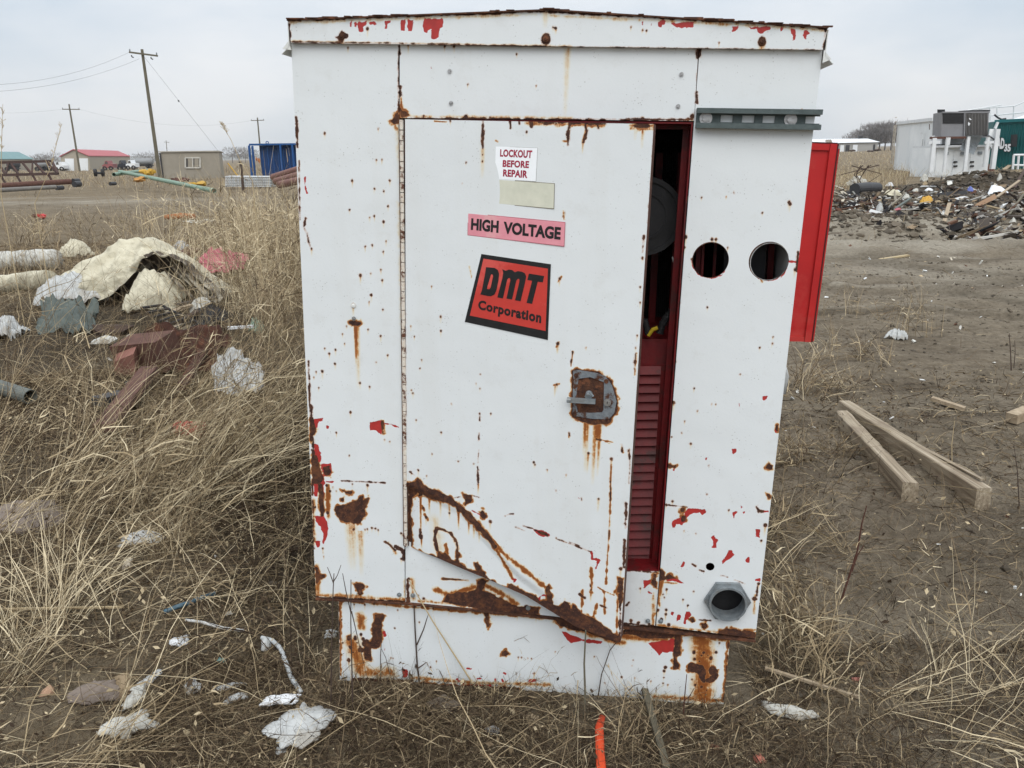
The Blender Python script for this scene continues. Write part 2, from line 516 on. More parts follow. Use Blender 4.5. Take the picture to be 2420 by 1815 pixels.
# surface, kind (P chip to rust, R chip to red primer, p/r the same as a stroke with a radius, s stained stroke radius strength,
# d round rust specks x,y,r that weep a little, y run of rust water x,y,length,radius,strength); the first two F strokes paint the shade line below the fascia
WEAR_AND_SHADE = """
F p C1 118,313 900,322 2212,351 3
F p C2 0,350 1000,362 2040,377 3
F s C1 118,306 2212,345 9 .3
F R C1 552,165 575,155 577,205 558,205
F R C1 590,165 608,165 605,205 592,200
F R C1 625,165 680,155 678,190 660,205 662,235 630,235 622,200
F R C1 710,165 745,152 758,180 745,190 730,178 715,182
F R C1 815,155 865,152 860,175 842,182 840,215 818,215 820,180
F R C1 938,145 975,140 978,165 968,200 965,230 938,225 935,190
F R C1 990,145 1040,142 1035,180 1020,228 998,230 985,195
F R C1 1120,140 1260,135 1250,200 1225,210 1215,270 1190,297 1170,290 1168,215 1140,225 1135,247 1108,240 1100,185
F p C1 470,275 500,240 530,265 505,305 490,290 12
F d C1 500,270,26 2022,290,34 2090,210,6 2100,215,5 690,215,9 430,328,8
F p C1 85,152 700,128 1950,86 2212,92 7
F p C2 0,88 500,112 1070,142 1500,165 2075,205 8
F p C1 104,190 108,315 8
F p C2 2058,210 2045,375 6
F d C2 1582,312,28 45,212,6 20,203,5 690,222,4 720,228,4 605,205,4 1262,322,4
F R C2 685,155 705,152 695,190 683,185
F R C2 752,155 768,152 762,195 750,190
F R C2 798,165 830,155 862,155 855,190 838,180 830,205 805,200
F R C2 905,175 945,168 1072,165 1065,200 1000,210 950,212 930,195
F R C2 1352,190 1415,188 1410,215 1385,240 1362,230
F R C2 1490,205 1540,200 1650,200 1650,225 1610,230 1590,255 1555,240 1545,215 1495,220
F R C2 1722,210 1735,210 1728,240 1718,235
F R C2 1805,220 1838,215 1835,270 1828,300 1815,300 1812,265 1800,250
F R C2 1900,225 1920,225 1935,250 1915,260 1910,295 1893,290 1880,265
F s C1 120,165 700,150 1950,108 16 .3
F s C2 0,118 1070,165 2070,225 16 .35
F y C2 1585,340,45,22,.35
F y C1 2020,100,100,25,.2
L d C1 370,995,7 757,1195,6 798,1193,6 577,1350,8 858,1350,7 742,1410,6 813,1430,5 843,1540,6 557,1568,5 742,1615,6 705,1625,5 770,965,4 545,358,5
L d C3 843,20,6 557,50,5 742,100,6 706,108,6 810,143,7 829,285,7 673,325,7 726,315,5 809,362,6 791,498,6 714,525,5 637,540,11 801,577,8 719,686,9 703,738,6 806,795,4 695,945,6 789,995,8 533,920,5 503,980,5 520,1048,5 451,1096,8 404,1124,7 449,1200,8 840,1136,7 353,1257,11 308,1260,5 635,1345,8 706,1373,6 326,1380,5 563,1563,8 755,1190,4 290,1300,4 372,1085,4
L P C3 552,890 560,875 600,880 640,890 645,905 610,920 575,915
L d C3 583,765,14
L y C3 600,915,330,16,.95
L y C3 612,915,520,26,.35
L p C3 228,110 218,180 240,240 258,310 275,345 5
L d C3 272,342,9
L p C1 157,875 165,1000 168,1100 9
L r C1 222,1325 226,1390 235,1440 6
L p C1 180,1200 185,1640 3
L p C3 250,1180 258,1350 255,1480 268,1659 6
L p C5 128,0 140,150 148,300 150,450 13
L R C5 165,105 235,98 235,130 205,140 185,190 160,190 135,140
L R C5 262,165 288,175 280,195 265,190
L R C5 155,320 190,340 215,400 212,480 190,490 150,420
L R C5 215,500 300,500 310,530 295,600 250,610 215,540
L R C5 140,490 165,520 160,580 135,570
L R C5 160,670 190,665 190,790 155,790
L R C5 205,540 235,600 250,650 335,655 320,670 260,665 245,690 240,840 210,850 205,700
L R C5 170,960 250,955 285,1060 270,1140 235,1205 225,1180 235,1120 210,1050 165,1010
L R C5 160,1180 210,1175 205,1220 185,1230
L P C5 130,430 175,425 200,500 215,560 245,640 200,680 140,670
L P C5 190,670 235,670 245,960 215,965 200,820
L P C5 225,530 290,520 300,570 285,605 250,600
L P C5 120,100 160,150 175,220 150,270 140,320 120,300
L p C5 140,660 150,1000 155,1240 6
L s C5 275,690 280,960 34 .95
L s C5 150,800 155,1200 30 .5
L d C5 265,690,14 295,740,13 275,930,18 165,880,10 240,1310,6 232,1240,10 235,1275,6 553,1115,6
L p C5 395,652 500,655 620,660 775,668 5
L d C5 620,690,14 600,1075,6 500,1075,12 620,1070,8 660,1060,8 690,1065,8 715,1080,9 490,680,5 350,740,6 320,705,6
L P C5 385,720 440,745 490,740 480,770 430,760
L P C5 325,900 345,875 400,860 440,865 470,840 520,825 560,785 585,790 580,830 625,785 640,800 620,850 600,880 600,960 560,1020 500,1025 440,1010 380,990 350,960
L P C5 390,810 415,790 420,830 400,835
L s C5 360,930 450,1020 590,980 30 .7
L y C5 480,1020,520,75,.28
L y C5 560,1100,480,40,.3
L p C5 785,1185 830,1225 860,1255 14
L p C5 870,1225 930,1260 940,1330 22
L d C5 940,1125,15 915,1110,8 915,1330,10
L s C5 800,1190 870,1280 25 .45
L P C5 500,1555 530,1540 590,1550 610,1580 575,1600 580,1640 540,1640 525,1590
L P C5 165,1400 190,1410 200,1470 250,1470 245,1495 200,1520 180,1560 165,1540
L s C5 180,1400 185,1650 45 .55
L s C5 200,1645 560,1650 35 .5
L s C7 40,150 830,190 40 .5
L p C7 0,158 830,206 8
L d C7 860,60,16 850,150,14
L s C7 845,0 845,190 40 .55
L p C1 924,330 922,880 4
L d C1 932,360,9 928,690,9
L P C1 862,905 880,890 900,850 920,838 926,930 890,925
L s C1 885,860 905,960 22 .6
L s C1 915,920 950,1659 22 .22
L s C3 930,0 965,1659 22 .25
L R C5 640,140 740,120 755,130 750,245 735,250 700,215 645,210
L P C5 740,120 762,125 762,245 745,240
L r C5 770,150 830,160 6
L r C5 840,165 895,185 5
L d C5 350,230,8 473,55,8 770,292,6 815,308,5 463,430,5
H r C1 1167,490 1167,508 5
H d C1 1267,345,6 1337,345,7 995,338,9 1425,870,12 1605,880,9 1110,868,7 1805,405,4 1440,632,4 1950,640,4
H p C1 930,885 1500,885 2212,893 5
H s C1 940,868 2212,880 14 .35
H P C1 932,800 945,830 1000,850 1008,868 940,878
H p C1 935,650 935,720 9
H p C1 930,340 932,400 7
H s C1 940,730 945,800 10 .8
H y C2 130,368,520,26,.22
H p C2 1112,372 1112,430 12
H p C2 1094,690 1090,770 10
H p C2 0,893 600,893 1060,895 5
H d C2 690,890,14 1030,893,10 1062,870,14
H p C2 1110,430 1085,830 3
R p C2 1118,372 1116,425 9
R p C2 1096,690 1098,770 10
R d C2 1785,1510,9 1793,1523,9 1130,1475,4 1585,1590,4 1315,1470,3 1375,1440,3 1880,815,3
R d C4 1012,255,12 1003,330,9 1175,780,5 1210,270,10 1238,272,10 1325,335,6 1060,420,8 1828,500,10 922,1492,14 1420,1278,4 1076,1385,5 1205,1500,4 1238,1502,4 1665,1000,4 1660,1050,5 1565,1080,5 965,745,7 1100,1555,5 1005,1630,5
R p C4 933,1145 933,1195 5
R s C4 1575,570 1585,590 10 .8
R r C4 1060,430 1085,500 1120,545 1200,558 1280,540 1320,490 7
R r C4 1485,430 1500,500 1560,560 1640,578 1720,555 1770,490 6
R p C4 1850,370 1845,510 6
R r C4 1785,437 1850,442 5
R R C4 1590,1440 1625,1440 1622,1460 1608,1480 1588,1475
R r C4 1413,1500 1413,1520 5
R P C6 1090,350 1120,360 1170,370 1172,395 1150,400 1095,385
R R C6 1130,395 1168,390 1160,425 1140,420
R R C6 1655,225 1692,228 1690,250 1670,268 1660,250
R R C6 1425,300 1450,295 1435,330 1428,320
R P C6 1975,340 1995,360 2020,365 2015,410 1985,410 1960,390
R P C6 1960,620 1990,605 1998,650 1975,660
R p C6 1870,730 1895,770 1930,770 11
R r C6 1935,770 1975,770 13
R R C6 1245,790 1275,740 1350,740 1420,755 1432,780 1400,800 1380,775 1330,780 1290,800 1260,830
R R C6 1130,850 1190,825 1240,810 1255,850 1225,885 1170,875 1160,910 1138,915
R P C6 1200,735 1250,740 1240,770 1210,770
R p C6 1110,715 1190,722 1270,735 4
R P C6 1215,815 1255,810 1250,850 1220,860
R R C6 1665,780 1700,775 1680,800 1672,825
R R C6 1735,725 1748,730 1740,748
R R C6 1750,770 1775,765 1760,795
R R C6 1870,930 1898,930 1890,955 1895,990 1862,990 1875,960
R R C6 1475,990 1500,980 1535,1020 1515,1060 1520,1085 1490,1080 1500,1050
R R C6 1630,1110 1655,1105 1682,1145 1650,1170 1600,1210 1575,1230 1570,1200 1610,1150
R R C6 1775,1190 1810,1165 1810,1220 1780,1210
R R C6 1855,1360 1905,1350 1900,1375 1855,1380
R P C6 2040,10 2065,10 2055,70 2035,60
R r C6 2035,55 2040,80 6
R d C6 1300,180,8 1630,760,6 1950,890,18 1855,1530,22 1890,1400,12 1915,1025,7 1140,683,9 1085,712,8 1075,587,8 1440,620,4 1345,963,4 1240,938,4 1325,1467,6 1090,1450,11 1058,1490,5 1220,85,4 1133,120,4 1455,370,4
R r C6 1220,1250 1240,1215 9
R p C6 1310,1228 1340,1246 5
R p C6 1375,1280 1410,1290 4
R p C6 1560,1325 1620,1342 3
R p C6 1680,1365 1770,1400 4
R P C6 1020,1270 1055,1280 1075,1330 1120,1320 1165,1350 1080,1365 1030,1380 1010,1440 1000,1420 1005,1300
R R C6 1090,1345 1190,1365 1235,1395 1180,1385 1090,1375
R y C6 1035,1380,210,35,.75
R s C6 1060,1390 1180,1395 18 .7
R s C6 1850,1659 1860,1500 18 .5
R R C8 1355,300 1380,310 1365,350 1350,330
R R C8 1410,330 1440,340 1435,380 1405,400 1400,370
R R C8 1490,300 1530,295 1545,330 1500,380 1490,430 1470,425 1480,360
R P C8 1525,375 1560,370 1585,400 1545,415
R p C8 1215,100 1205,300 1198,450 5
R s C8 1220,20 1240,250 26 .55
R d C8 1225,290,16 1305,285,14 1300,330,14 1260,380,16 1330,430,20 1510,245,8 1465,190,9 1285,170,6
R P C8 1635,415 1680,405 1705,430 1690,460 1660,470 1638,450
R y C8 1665,460,40,25,.6
R p C8 1620,382 1730,390 6
R P C8 1805,480 1880,462 2150,500 2145,570 2060,545 1840,540 1805,510
R s C8 1800,470 2150,480 20 .5
R p C8 1190,455 1400,470 1560,490 1800,522 12
R s C8 1200,430 1800,500 25 .5
R p C8 2170,60 2165,190 7
K p C6 745,1285 1000,1300 6
K R C6 890,1370 945,1370 935,1400 905,1440 885,1440 890,1400
K d C6 860,1440,9
K P C6 975,1310 1005,1310 1000,1440 960,1400
K R C6 925,1465 970,1470 965,1495 930,1490
K p C6 735,1590 760,1560 8
K s C6 975,1480 985,1659 20 .4
K d C8 970,390,20 1040,410,18 1140,420,14
K p C8 900,415 1050,428 1190,440 10
K s C8 1180,150 1180,430 22 .5
K p C5 1280,1505 1380,1510 1500,1515 8
K s C5 1270,1505 1500,1518 16 .8
K P C7 1190,215 1240,130 1290,140 1330,115 1400,125 1500,95 1530,20 1560,-10 1620,10 1560,110 1650,130 1750,180 1850,240 2100,270 2110,330 1600,290
K s C7 1120,90 1250,150 1500,70 48 .85
K s C7 1590,50 1750,130 1900,230 48 .85
K s C7 960,205 1250,225 30 .6
K d C7 1010,180,14 960,150,10 1990,265,30
K p C7 860,0 860,205 20
K s C7 900,0 910,190 40 .5
B s C7 215,195 800,250 1500,310 2212,372 26 .75
B p C7 215,185 800,232 1500,290 2212,352 5
B d C7 350,235,10 450,235,12 540,230,9 660,235,10 795,235,12 930,255,9 1100,275,10 1250,285,12 1650,320,9 1900,330,12 2080,350,12 765,290,6 735,460,6 970,405,6 240,600,8 230,380,10 1075,830,7 1130,775,7 700,742,5 720,745,5 1910,738,9 1940,738,5 2000,748,5 2035,750,5
B s C7 215,180 220,900 26 .95
B p C7 205,190 215,900 6
B P C7 550,335 620,325 640,345 615,400 610,560 590,650 515,655 520,780 440,750 445,600 520,590 520,420 545,400
B P C7 278,530 320,525 320,580 285,580
B d C7 300,555,18 360,545,16 415,520,16 435,565,20 310,640,18 340,690,9 400,670,25 470,590,28 300,765,22 380,600,9 410,640,12 300,690,8
B s C7 410,350 420,440 80 .8
B d C7 300,560,26 360,560,22 450,610,36 420,670,30 320,650,20
B s C7 330,600 420,850 150 .6
B P C7 1580,295 1630,300 1635,420 1620,460 1605,440
B s C7 1605,300 1625,470 26 .6
B P C7 1755,690 1790,670 1820,700 1790,730 1755,720
B r C7 635,500 640,530 14
B r C7 640,655 640,670 6
B r C7 1420,845 1460,850 7
B r C7 1520,940 1545,938 12
B r C7 1690,945 1692,965 12
B r C7 1755,950 1760,965 10
B r C7 1775,885 1790,895 10
B r C7 2050,890 2075,885 9
B r C7 2010,960 2060,955 16
B r C7 1330,950 1350,965 1390,980 20
B p C7 340,945 600,960 900,965 22
B p C7 1000,1000 1200,1020 1500,1020 1900,1045 26
B r C7 1250,1010 1400,1015 1640,1005 22
B s C7 900,930 1500,980 2212,1000 40 .5
B R C7 810,850 855,850 855,930 820,930
B s C7 420,880 700,880 100 .6
B P C8 250,380 330,380 560,440 820,560 860,600 700,560 560,500 420,480 300,440
B R C8 310,490 360,505 450,545 530,570 700,580 690,610 560,600 500,580 400,600 360,570
B s C8 250,380 600,520 900,600 55 .75
B P C8 900,440 1300,470 1400,520 1330,560 1100,560 1000,530 900,515
B s C8 900,540 1300,560 70 .75
B R C8 1130,600 1390,560 1380,690 1270,690 1240,720 1200,680
B P C8 1390,480 1440,490 1440,720 1400,740 1430,850 1370,855 1370,700
B d C8 1297,832,16 1285,870,12 1280,930,7 1275,985,9 1320,1000,9 880,925,10 1005,935,6 1160,965,8 720,980,6 250,685,6 50,890,12 620,730,6 980,815,4 990,765,4
B P C8 1515,790 1600,800 1650,810 1680,870 1670,980 1640,960 1590,890 1515,870
B P C8 1690,870 1740,815 1800,850 1795,950 1720,990 1680,950 1720,930 1735,900
B d C8 1570,690,22 1660,695,14 1640,720,9 1780,690,14 1730,745,20 1575,755,16 1700,720,9 1810,600,9 1620,775,10 1580,1000,14 1640,1020,14 1690,1050,10 1550,945,9
B s C8 1640,520 1660,800 1650,1120 165 .8
B d C8 1600,840,38 1650,890,42 1650,940,26 1745,870,46 1745,935,34 1560,830,26 1700,960,20
B s C8 1890,590 1870,900 1845,1160 26 1
B p C8 1896,600 1875,900 1850,1150 6
B s C8 1200,1110 1850,1150 50 .6
B s C8 1440,510 1900,570 40 .8
B p C8 1440,490 1700,525 2000,565 10
D s C1 1190,905 1280,912 6 .9
D p C1 1553,905 1552,1000 1553,1110 8
D d C1 1550,1155,6 1550,1205,5 1880,985,5 1428,1215,4 1310,905,5 1400,1370,3
D y C1 1552,1120,200,20,.28
D s C1 1650,1050 1665,1058 7 .8
D p C1 1755,908 1758,958 5
D p C1 1822,908 1822,930 5
D p C1 1910,910 1915,938 10
D p C1 1975,908 2010,925 2050,915 2090,925 2140,915 9
D s C1 1880,920 2200,925 20 .7
D p C1 2195,920 2185,1000 2190,1080 7
D s C1 2195,930 2185,1050 2145,1052 10 .95
D s C2 0,925 400,935 18 .75
D p C2 0,912 200,916 410,925 8
D p C2 145,930 130,1030 132,1080 7
D s C2 140,940 130,1060 85,1052 10 .9
D p C2 262,935 275,980 248,1060 7
D s C2 275,940 250,1050 10 .95
D y C2 245,1050,90,9,.5
D p C2 355,925 360,955 5
D P C2 590,935 640,925 770,930 765,950 640,955
D s C2 600,960 770,965 12 .6
D y C2 692,955,45,7,.95
D y C2 692,990,110,14,.3
D y C2 640,960,80,14,.25
D p C2 780,925 765,1250 735,1659 4
D s C1 2150,1575 2160,1640 9 .95
D p C1 2160,1585 2150,1620 4
D d C3 2125,565,9 2112,1050,11 2105,1355,9 2160,75,8
D s C3 2140,550 2110,590 9 .9
D s C3 2120,1040 2100,1075 10 .9
D s C3 2085,1360 2120,1350 9 .9
D y C3 2110,1070,60,12,.35
D y C3 2092,1365,90,9,.4
D d C3 1237,850,8 1238,955,7 1014,920,6 1040,998,5 1170,622,4 1030,1420,8 1018,1397,6 1530,1385,5 1315,1498,4 1500,1348,3 1610,1575,4 1095,1172,4 1082,1235,4 1533,1280,3
D p C3 1527,1575 1527,1630 3
D s C3 1452,470 1470,560 6 .5
D p C4 168,1110 155,1205 4
D s C4 170,1105 155,1220 6 .9
D P C4 160,1250 200,1235 240,1250 360,1255 385,1275 460,1330 490,1420 508,1500 490,1570 440,1645 330,1660 250,1640 165,1600
D p C4 700,250 690,370 6
D p C4 640,1120 630,1240 6
D s C4 645,1120 632,1280 9 .9
D d C4 690,410,6 672,628,6 672,745,6 650,990,7 640,1080,6 268,1080,3
D p C5 1597,65 1597,118 4
D p C5 1592,238 1590,290 5
D p C5 1587,385 1583,490 4
D p C5 1578,530 1582,600 1583,690 8
D y C5 1585,690,100,10,.5
D d C5 1262,230,5 1182,418,4 2070,490,9 2080,510,5 1410,482,4 1545,505,5 2187,553,5 1045,122,5 1135,610,5 1690,1008,15 1000,575,8 1063,560,9
D p C5 990,572 1030,600 4
D P C5 965,665 1045,660 1055,620 1078,640 1110,690 1200,730 1330,780 1420,860 1500,920 1560,980 1600,1020 1690,1140 1750,1230 1730,1250 1650,1150 1560,1060 1490,990 1430,930 1390,930 1390,880 1300,840 1250,835 1180,815 1120,790 1060,790 1050,760 1000,810 985,900 990,1000 998,1240 965,1240
D s C5 1580,1010 1760,1240 1950,1400 2200,1600 38 1
D s C5 1740,1240 1880,1510 30 1
D s C5 1500,950 1650,1120 40 .7
D P C5 1455,770 1530,780 1520,840 1475,860
D p C5 1380,800 1430,790 5
D p C5 1510,775 1590,795 4
D R C5 1520,905 1600,935 1660,975 1600,960
D P C5 1590,920 1625,905 1660,960 1640,985 1600,960
D p C5 1820,960 1855,940 1890,938 4
D R C5 2060,1070 2130,1080 2212,1115 2212,1130 2150,1140 2090,1110
D p C5 2080,1080 2190,1125 10
D p C5 1915,1055 1990,1085 3
D p C5 1975,1045 2060,1065 3
D y C5 1072,770,500,14,.75
D y C5 1150,810,170,16,.5
D y C5 1250,830,190,16,.4
D y C5 1330,840,200,14,.5
D y C5 1410,925,190,14,.7
D y C5 1500,990,170,14,.6
D y C5 1545,1040,150,14,.5
D y C5 1590,1090,130,12,.5
D d C5 1330,940,8 1097,900,13 1122,978,14
D s C5 1085,880 1105,920 18 .95
D s C5 1110,955 1135,1000 20 .9
D p C5 1068,1085 1075,1165 13
D y C5 1080,1150,130,12,.8
D p C5 1215,1075 1200,1150 1222,1260 12
D p C5 1215,1072 1270,1082 1340,1112 1395,1200 1400,1300 12
D s C5 1215,1075 1200,1150 1222,1260 26 .6
D s C5 1215,1072 1270,1082 1340,1112 1395,1200 1400,1300 26 .6
D s C5 1300,1205 1310,1290 26 .95
D s C5 1200,1000 1240,1240 90 .22
D P C5 1000,1238 1050,1268 1140,1300 1220,1315 1235,1275 1265,1300 1290,1280 1330,1320 1382,1365 1390,1275 1420,1285 1415,1370 1480,1412 1575,1452 1545,1372 1575,1365 1620,1440 1680,1510 1840,1605 1842,1560 1870,1550 1960,1610 2060,1659 C8 60,160 100,215 180,205 150,90 190,40 215,140 235,240 290,258 318,215 335,190 380,220 400,290 420,235 470,280 500,320 600,360 680,415 740,450 835,535 880,565 870,610 800,590 440,460 200,340 0,230 C5 2000,1665 1640,1515 1230,1340 1000,1250
D s C8 180,100 230,240 24 .9
D s C5 2150,1540 2200,1620 30 .9
D p C6 765,230 770,400 760,520 5
D p C6 738,700 728,900 11
D p C6 725,1020 715,1250 12
D d C6 760,240,10 690,1270,16
D p C8 872,0 872,180 26
D s C8 845,150 832,540 14 .9
D p C8 868,200 862,560 9
D y C6 380,0,300,20,.6
D y C6 400,0,460,24,.4
D y C6 490,0,180,36,1
D y C6 470,20,560,26,.5
D y C6 510,20,480,20,.5
D p C6 480,140 515,145 14
D s C6 500,138 620,165 9 .9
D s C6 540,150 610,185 7 .9
D d C6 410,262,12 240,88,9 243,105,7 608,312,15 215,450,5 125,587,4 497,660,9 125,1000,4 50,405,5
D s C6 400,258 448,270 9 .9
D y C6 405,270,190,14,.45
D y C6 495,670,120,14,.3
D s C6 240,90 235,130 7 .8
D s C6 608,310 603,500 600,700 592,900 582,1050 560,1400 12 1
D p C6 603,480 598,700 4
D p C6 592,880 582,1060 4
D p C6 700,180 700,250 6
D s C6 690,180 710,255 9 .9
D r C6 325,650 332,665 7
D p C6 345,650 347,668 5
D p C6 120,1005 250,1052 430,1120 4
D p C6 240,1035 330,1070 3
D r C6 435,1120 440,1185 10
D r C6 445,1185 500,1190 470,1270 11
D s C6 440,1270 430,1470 22 1
D p C6 422,1400 430,1455 11
D y C6 430,1470,110,12,.5
D s C6 358,1450 345,1659 16 1
D p C6 335,1495 375,1525 10
D s C6 545,1470 550,1659 16 .95
D p C6 515,1590 560,1608 9
D s C6 490,1430 560,1470 635,1500 7 1
D s C6 632,1460 628,1505 6 1
D s C6 480,1570 470,1659 14 .95
D s C8 645,230 610,350 18 1
D r C8 90,195 105,165 140,150 170,150 11
D r C5 1880,1515 1910,1520 1895,1540 9
D p C5 962,680 968,1000 970,1250 10
D p C1 946,900 960,1659 2
D p C3 962,0 978,1659 2
"""


def _parse():
    out = []
    for ln in WEAR_AND_SHADE.strip().split('\n'):
        w = ln.split()
        surf, kind = w[0], w[1]
        crop = None; pts = []; nums = []
        for q in w[2:]:
            if q in CROPS: crop = CROPS[q]
            elif ',' in q:
                z = [float(a) for a in q.split(',')]
                pts.append((crop[0] + z[0] * crop[2], crop[1] + z[1] * crop[2], *[a * crop[2] for a in z[2:3]], *z[3:]))
                if kind == 'y': pts[-1] = (pts[-1][0], pts[-1][1], z[2] * crop[2], z[3] * crop[2], z[4])
            else: nums.append(float(q))
        if kind in 'prs': nums[0] *= crop[2]
        out.append((surf, kind, pts, nums))
    return out


WEAR_SHADE_L = _parse()


def seg_dist(P, a, b):
    d = b - a; L2 = d @ d + 1e-12
    t = np.clip(((P - a) @ d) / L2, 0, 1)
    return np.linalg.norm(P - (a + t[:, None] * d), axis=1), t


def poly_sd(P, poly):
    n = len(poly); D = np.full(len(P), 9.); ins = np.zeros(len(P), bool)
    for i in range(n):
        a, b = poly[i], poly[(i + 1) % n]
        D = np.minimum(D, seg_dist(P, a, b)[0])
        if a[1] != b[1]:
            c = ((P[:, 1] > a[1]) != (P[:, 1] > b[1])) & (P[:, 0] < (b[0] - a[0]) * (P[:, 1] - a[1]) / (b[1] - a[1]) + a[0])
            ins ^= c
    return np.where(ins, D, -D)


def wear_attrs(P2, surf, to2):
    n = len(P2); MINV = -.02
    rust = np.full(n, MINV); red = np.full(n, MINV); st = np.zeros(n)
    ws = fbm(P2[:, 0] * 90, P2[:, 1] * 90, 3, 3) * .006      # ragged edges
    PXM = .00107
    for sf, kind, pts, nums in WEAR_SHADE_L:
        if sf != surf: continue
        q = np.array([to2(p[0], p[1]) for p in pts])
        if kind in 'PRprs':
            rad = nums[0] * PXM if kind in 'prs' else 0
            mg = rad + .02
            sel = np.where((P2[:, 0] > q[:, 0].min() - mg) & (P2[:, 0] < q[:, 0].max() + mg) & (P2[:, 1] > q[:, 1].min() - mg) & (P2[:, 1] < q[:, 1].max() + mg))[0]
            if not len(sel): continue
            P = P2[sel]
            if kind in 'PR': sd = poly_sd(P, q) + ws[sel] * .7
            else:
                D = np.full(len(P), 9.)
                for a, b in zip(q[:-1], q[1:]): D = np.minimum(D, seg_dist(P, a, b)[0])
                sd = rad - D
                if kind in 'pr': sd = sd + ws[sel] * min(1, .35 + rad / .006)
            if kind == 'P' or (kind == 'p' and rad > .006):
                st[sel] = np.maximum(st[sel], .8 * np.clip(1 + (sd + ws[sel] * .8) / .0055, 0, 1) ** 1.3)
            if kind in 'Pp': rust[sel] = np.maximum(rust[sel], sd)
            elif kind in 'Rr': red[sel] = np.maximum(red[sel], sd)
            else: st[sel] = np.maximum(st[sel], nums[1] * np.clip((sd + ws[sel] * min(1, rad / .006)) / rad * 1.15, 0, 1) ** 1.2)
        elif kind == 'd':
            for p, c in zip(pts, q):
                r = p[2] * PXM * .92 + .0003
                sel = np.where((np.abs(P2[:, 0] - c[0]) < r + .02) & (P2[:, 1] < c[1] + r + .02) & (P2[:, 1] > c[1] - r - .05))[0]
                if not len(sel): continue
                P = P2[sel]
                rust[sel] = np.maximum(rust[sel], r - np.linalg.norm((P - c) * (1, .85), axis=1) + ws[sel] * .25)
                dy = c[1] - P[:, 1]; ln = r * 7
                st[sel] = np.maximum(st[sel], .55 * np.clip(1 - np.abs(P[:, 0] - c[0]) / (r * .9), 0, 1) * np.clip(1 - dy / ln, 0, 1) * (dy > -r))
        elif kind == 'y':
            for p, c in zip(pts, q):
                L = p[2] * PXM; r = p[3] * PXM * 1.15; k = p[4] * 1.35
                sel = np.where((np.abs(P2[:, 0] - c[0]) < r * 1.3) & (P2[:, 1] < c[1] + .004) & (P2[:, 1] > c[1] - L))[0]
                if not len(sel): continue
                P = P2[sel]; f = np.clip((c[1] - P[:, 1]) / L, 0, 1)
                wv = r * (1 - .35 * f)
                st[sel] = np.maximum(st[sel], k * np.clip(1.4 * (1 - np.abs(P[:, 0] - c[0]) / wv), 0, 1) * (1 - f) ** .7)
    return rust, red, st


def interp_poly(poly, x):
    xs = [p[0] for p in poly]; ys = [p[1] for p in poly]
    return np.interp(x, xs, ys)


def panel(name, top, bot, hit, surf, parent, o2, ax, nrm, res=.0022, th=.012, holes=(), deform=None, back=False, edge_mat=None, mats=None):
    """sheet between two pixel polylines measured on the photo, carried on its own plane in the world; carries the wear attributes"""
    T3 = [hit(*p) for p in top]; B3 = [hit(*p) for p in bot]
    to = lambda p3: np.array([(p3 - o2) @ ax, (p3 - o2) @ EZ])
    T2 = [to(p) for p in T3]; B2 = [to(p) for p in B3]
    tx = np.array(T2); bx_ = np.array(B2)
    wid = max(tx[-1, 0] - tx[0, 0], bx_[-1, 0] - bx_[0, 0]); hei = max(abs(tx[:, 1].max() - bx_[:, 1].min()), .01)
    nu = max(2, int(wid / res)); nv = max(2, int(hei / res))
    s = np.linspace(0, 1, nu + 1)
    tu = tx[0, 0] + s * (tx[-1, 0] - tx[0, 0]); tv = np.interp(tu, tx[:, 0], tx[:, 1])
    bu = bx_[0, 0] + s * (bx_[-1, 0] - bx_[0, 0]); bv = np.interp(bu, bx_[:, 0], bx_[:, 1])
    w = np.linspace(0, 1, nv + 1)[:, None]
    U = (bu * (1 - w) + tu * w).ravel(); V = (bv * (1 - w) + tv * w).ravel()
    P2 = np.stack([U, V], 1)
    idx = np.arange((nu + 1) * (nv + 1)).reshape(nv + 1, nu + 1)
    F = np.stack([idx[:-1, :-1], idx[:-1, 1:], idx[1:, 1:], idx[1:, :-1]], -1).reshape(-1, 4)
    walls = []
    for (hx, hy, hr) in holes:          # pixel centre, metre radius
        c = to(hit(hx, hy))
        fc = P2[F].mean(1)
        ins = np.linalg.norm(fc - c, axis=1) < hr
        bd = np.intersect1d(np.unique(F[ins]), np.unique(F[~ins]))
        d = P2[bd] - c; P2[bd] = c + d / np.linalg.norm(d, axis=1)[:, None] * hr
        F = F[~ins]
    rust, red, st = wear_attrs(P2, surf, lambda a, b: to(hit(a, b)))
    P3 = o2 + P2[:, :1] * ax + P2[:, 1:] * EZ
    off = np.zeros(len(P3))
    if deform is not None: off = deform(P2, to)
    P3 = P3 + nrm * off[:, None]
    # border returns
    n0 = len(P3)
    ring = np.concatenate([idx[0, :], idx[1:, -1], idx[-1, -2::-1], idx[-2:0:-1, 0]])
    rb = P3[ring] - nrm * th
    V3 = np.concatenate([P3, P3[ring], rb])
    k = len(ring); a = np.arange(k); b = (a + 1) % k
    FS = np.stack([n0 + a, n0 + k + a, n0 + k + b, n0 + b], 1)
    mi = np.zeros(len(F), int); Fall = [F, FS]; mis = [mi, np.full(k, 1 if edge_mat else 0)]
    if back:
        nb = np.concatenate([V3, P3 - nrm * th]); F2 = F[:, ::-1] + len(V3)
        V3 = nb; Fall.append(F2); mis.append(np.full(len(F2), 2 if edge_mat else 0))
    ext = lambda q: np.concatenate([q, q[ring], q[ring], q] if back else [q, q[ring], q[ring]])
    mlist = mats or ([M_ENAMEL] + ([edge_mat, M_RED_SHADED] if edge_mat else []))
    o = np_mesh(name, V3, np.concatenate(Fall), mlist, {'rust': ext(rust), 'red': ext(red), 'stain': ext(st)}, parent, mi=np.concatenate(mis))
    return o


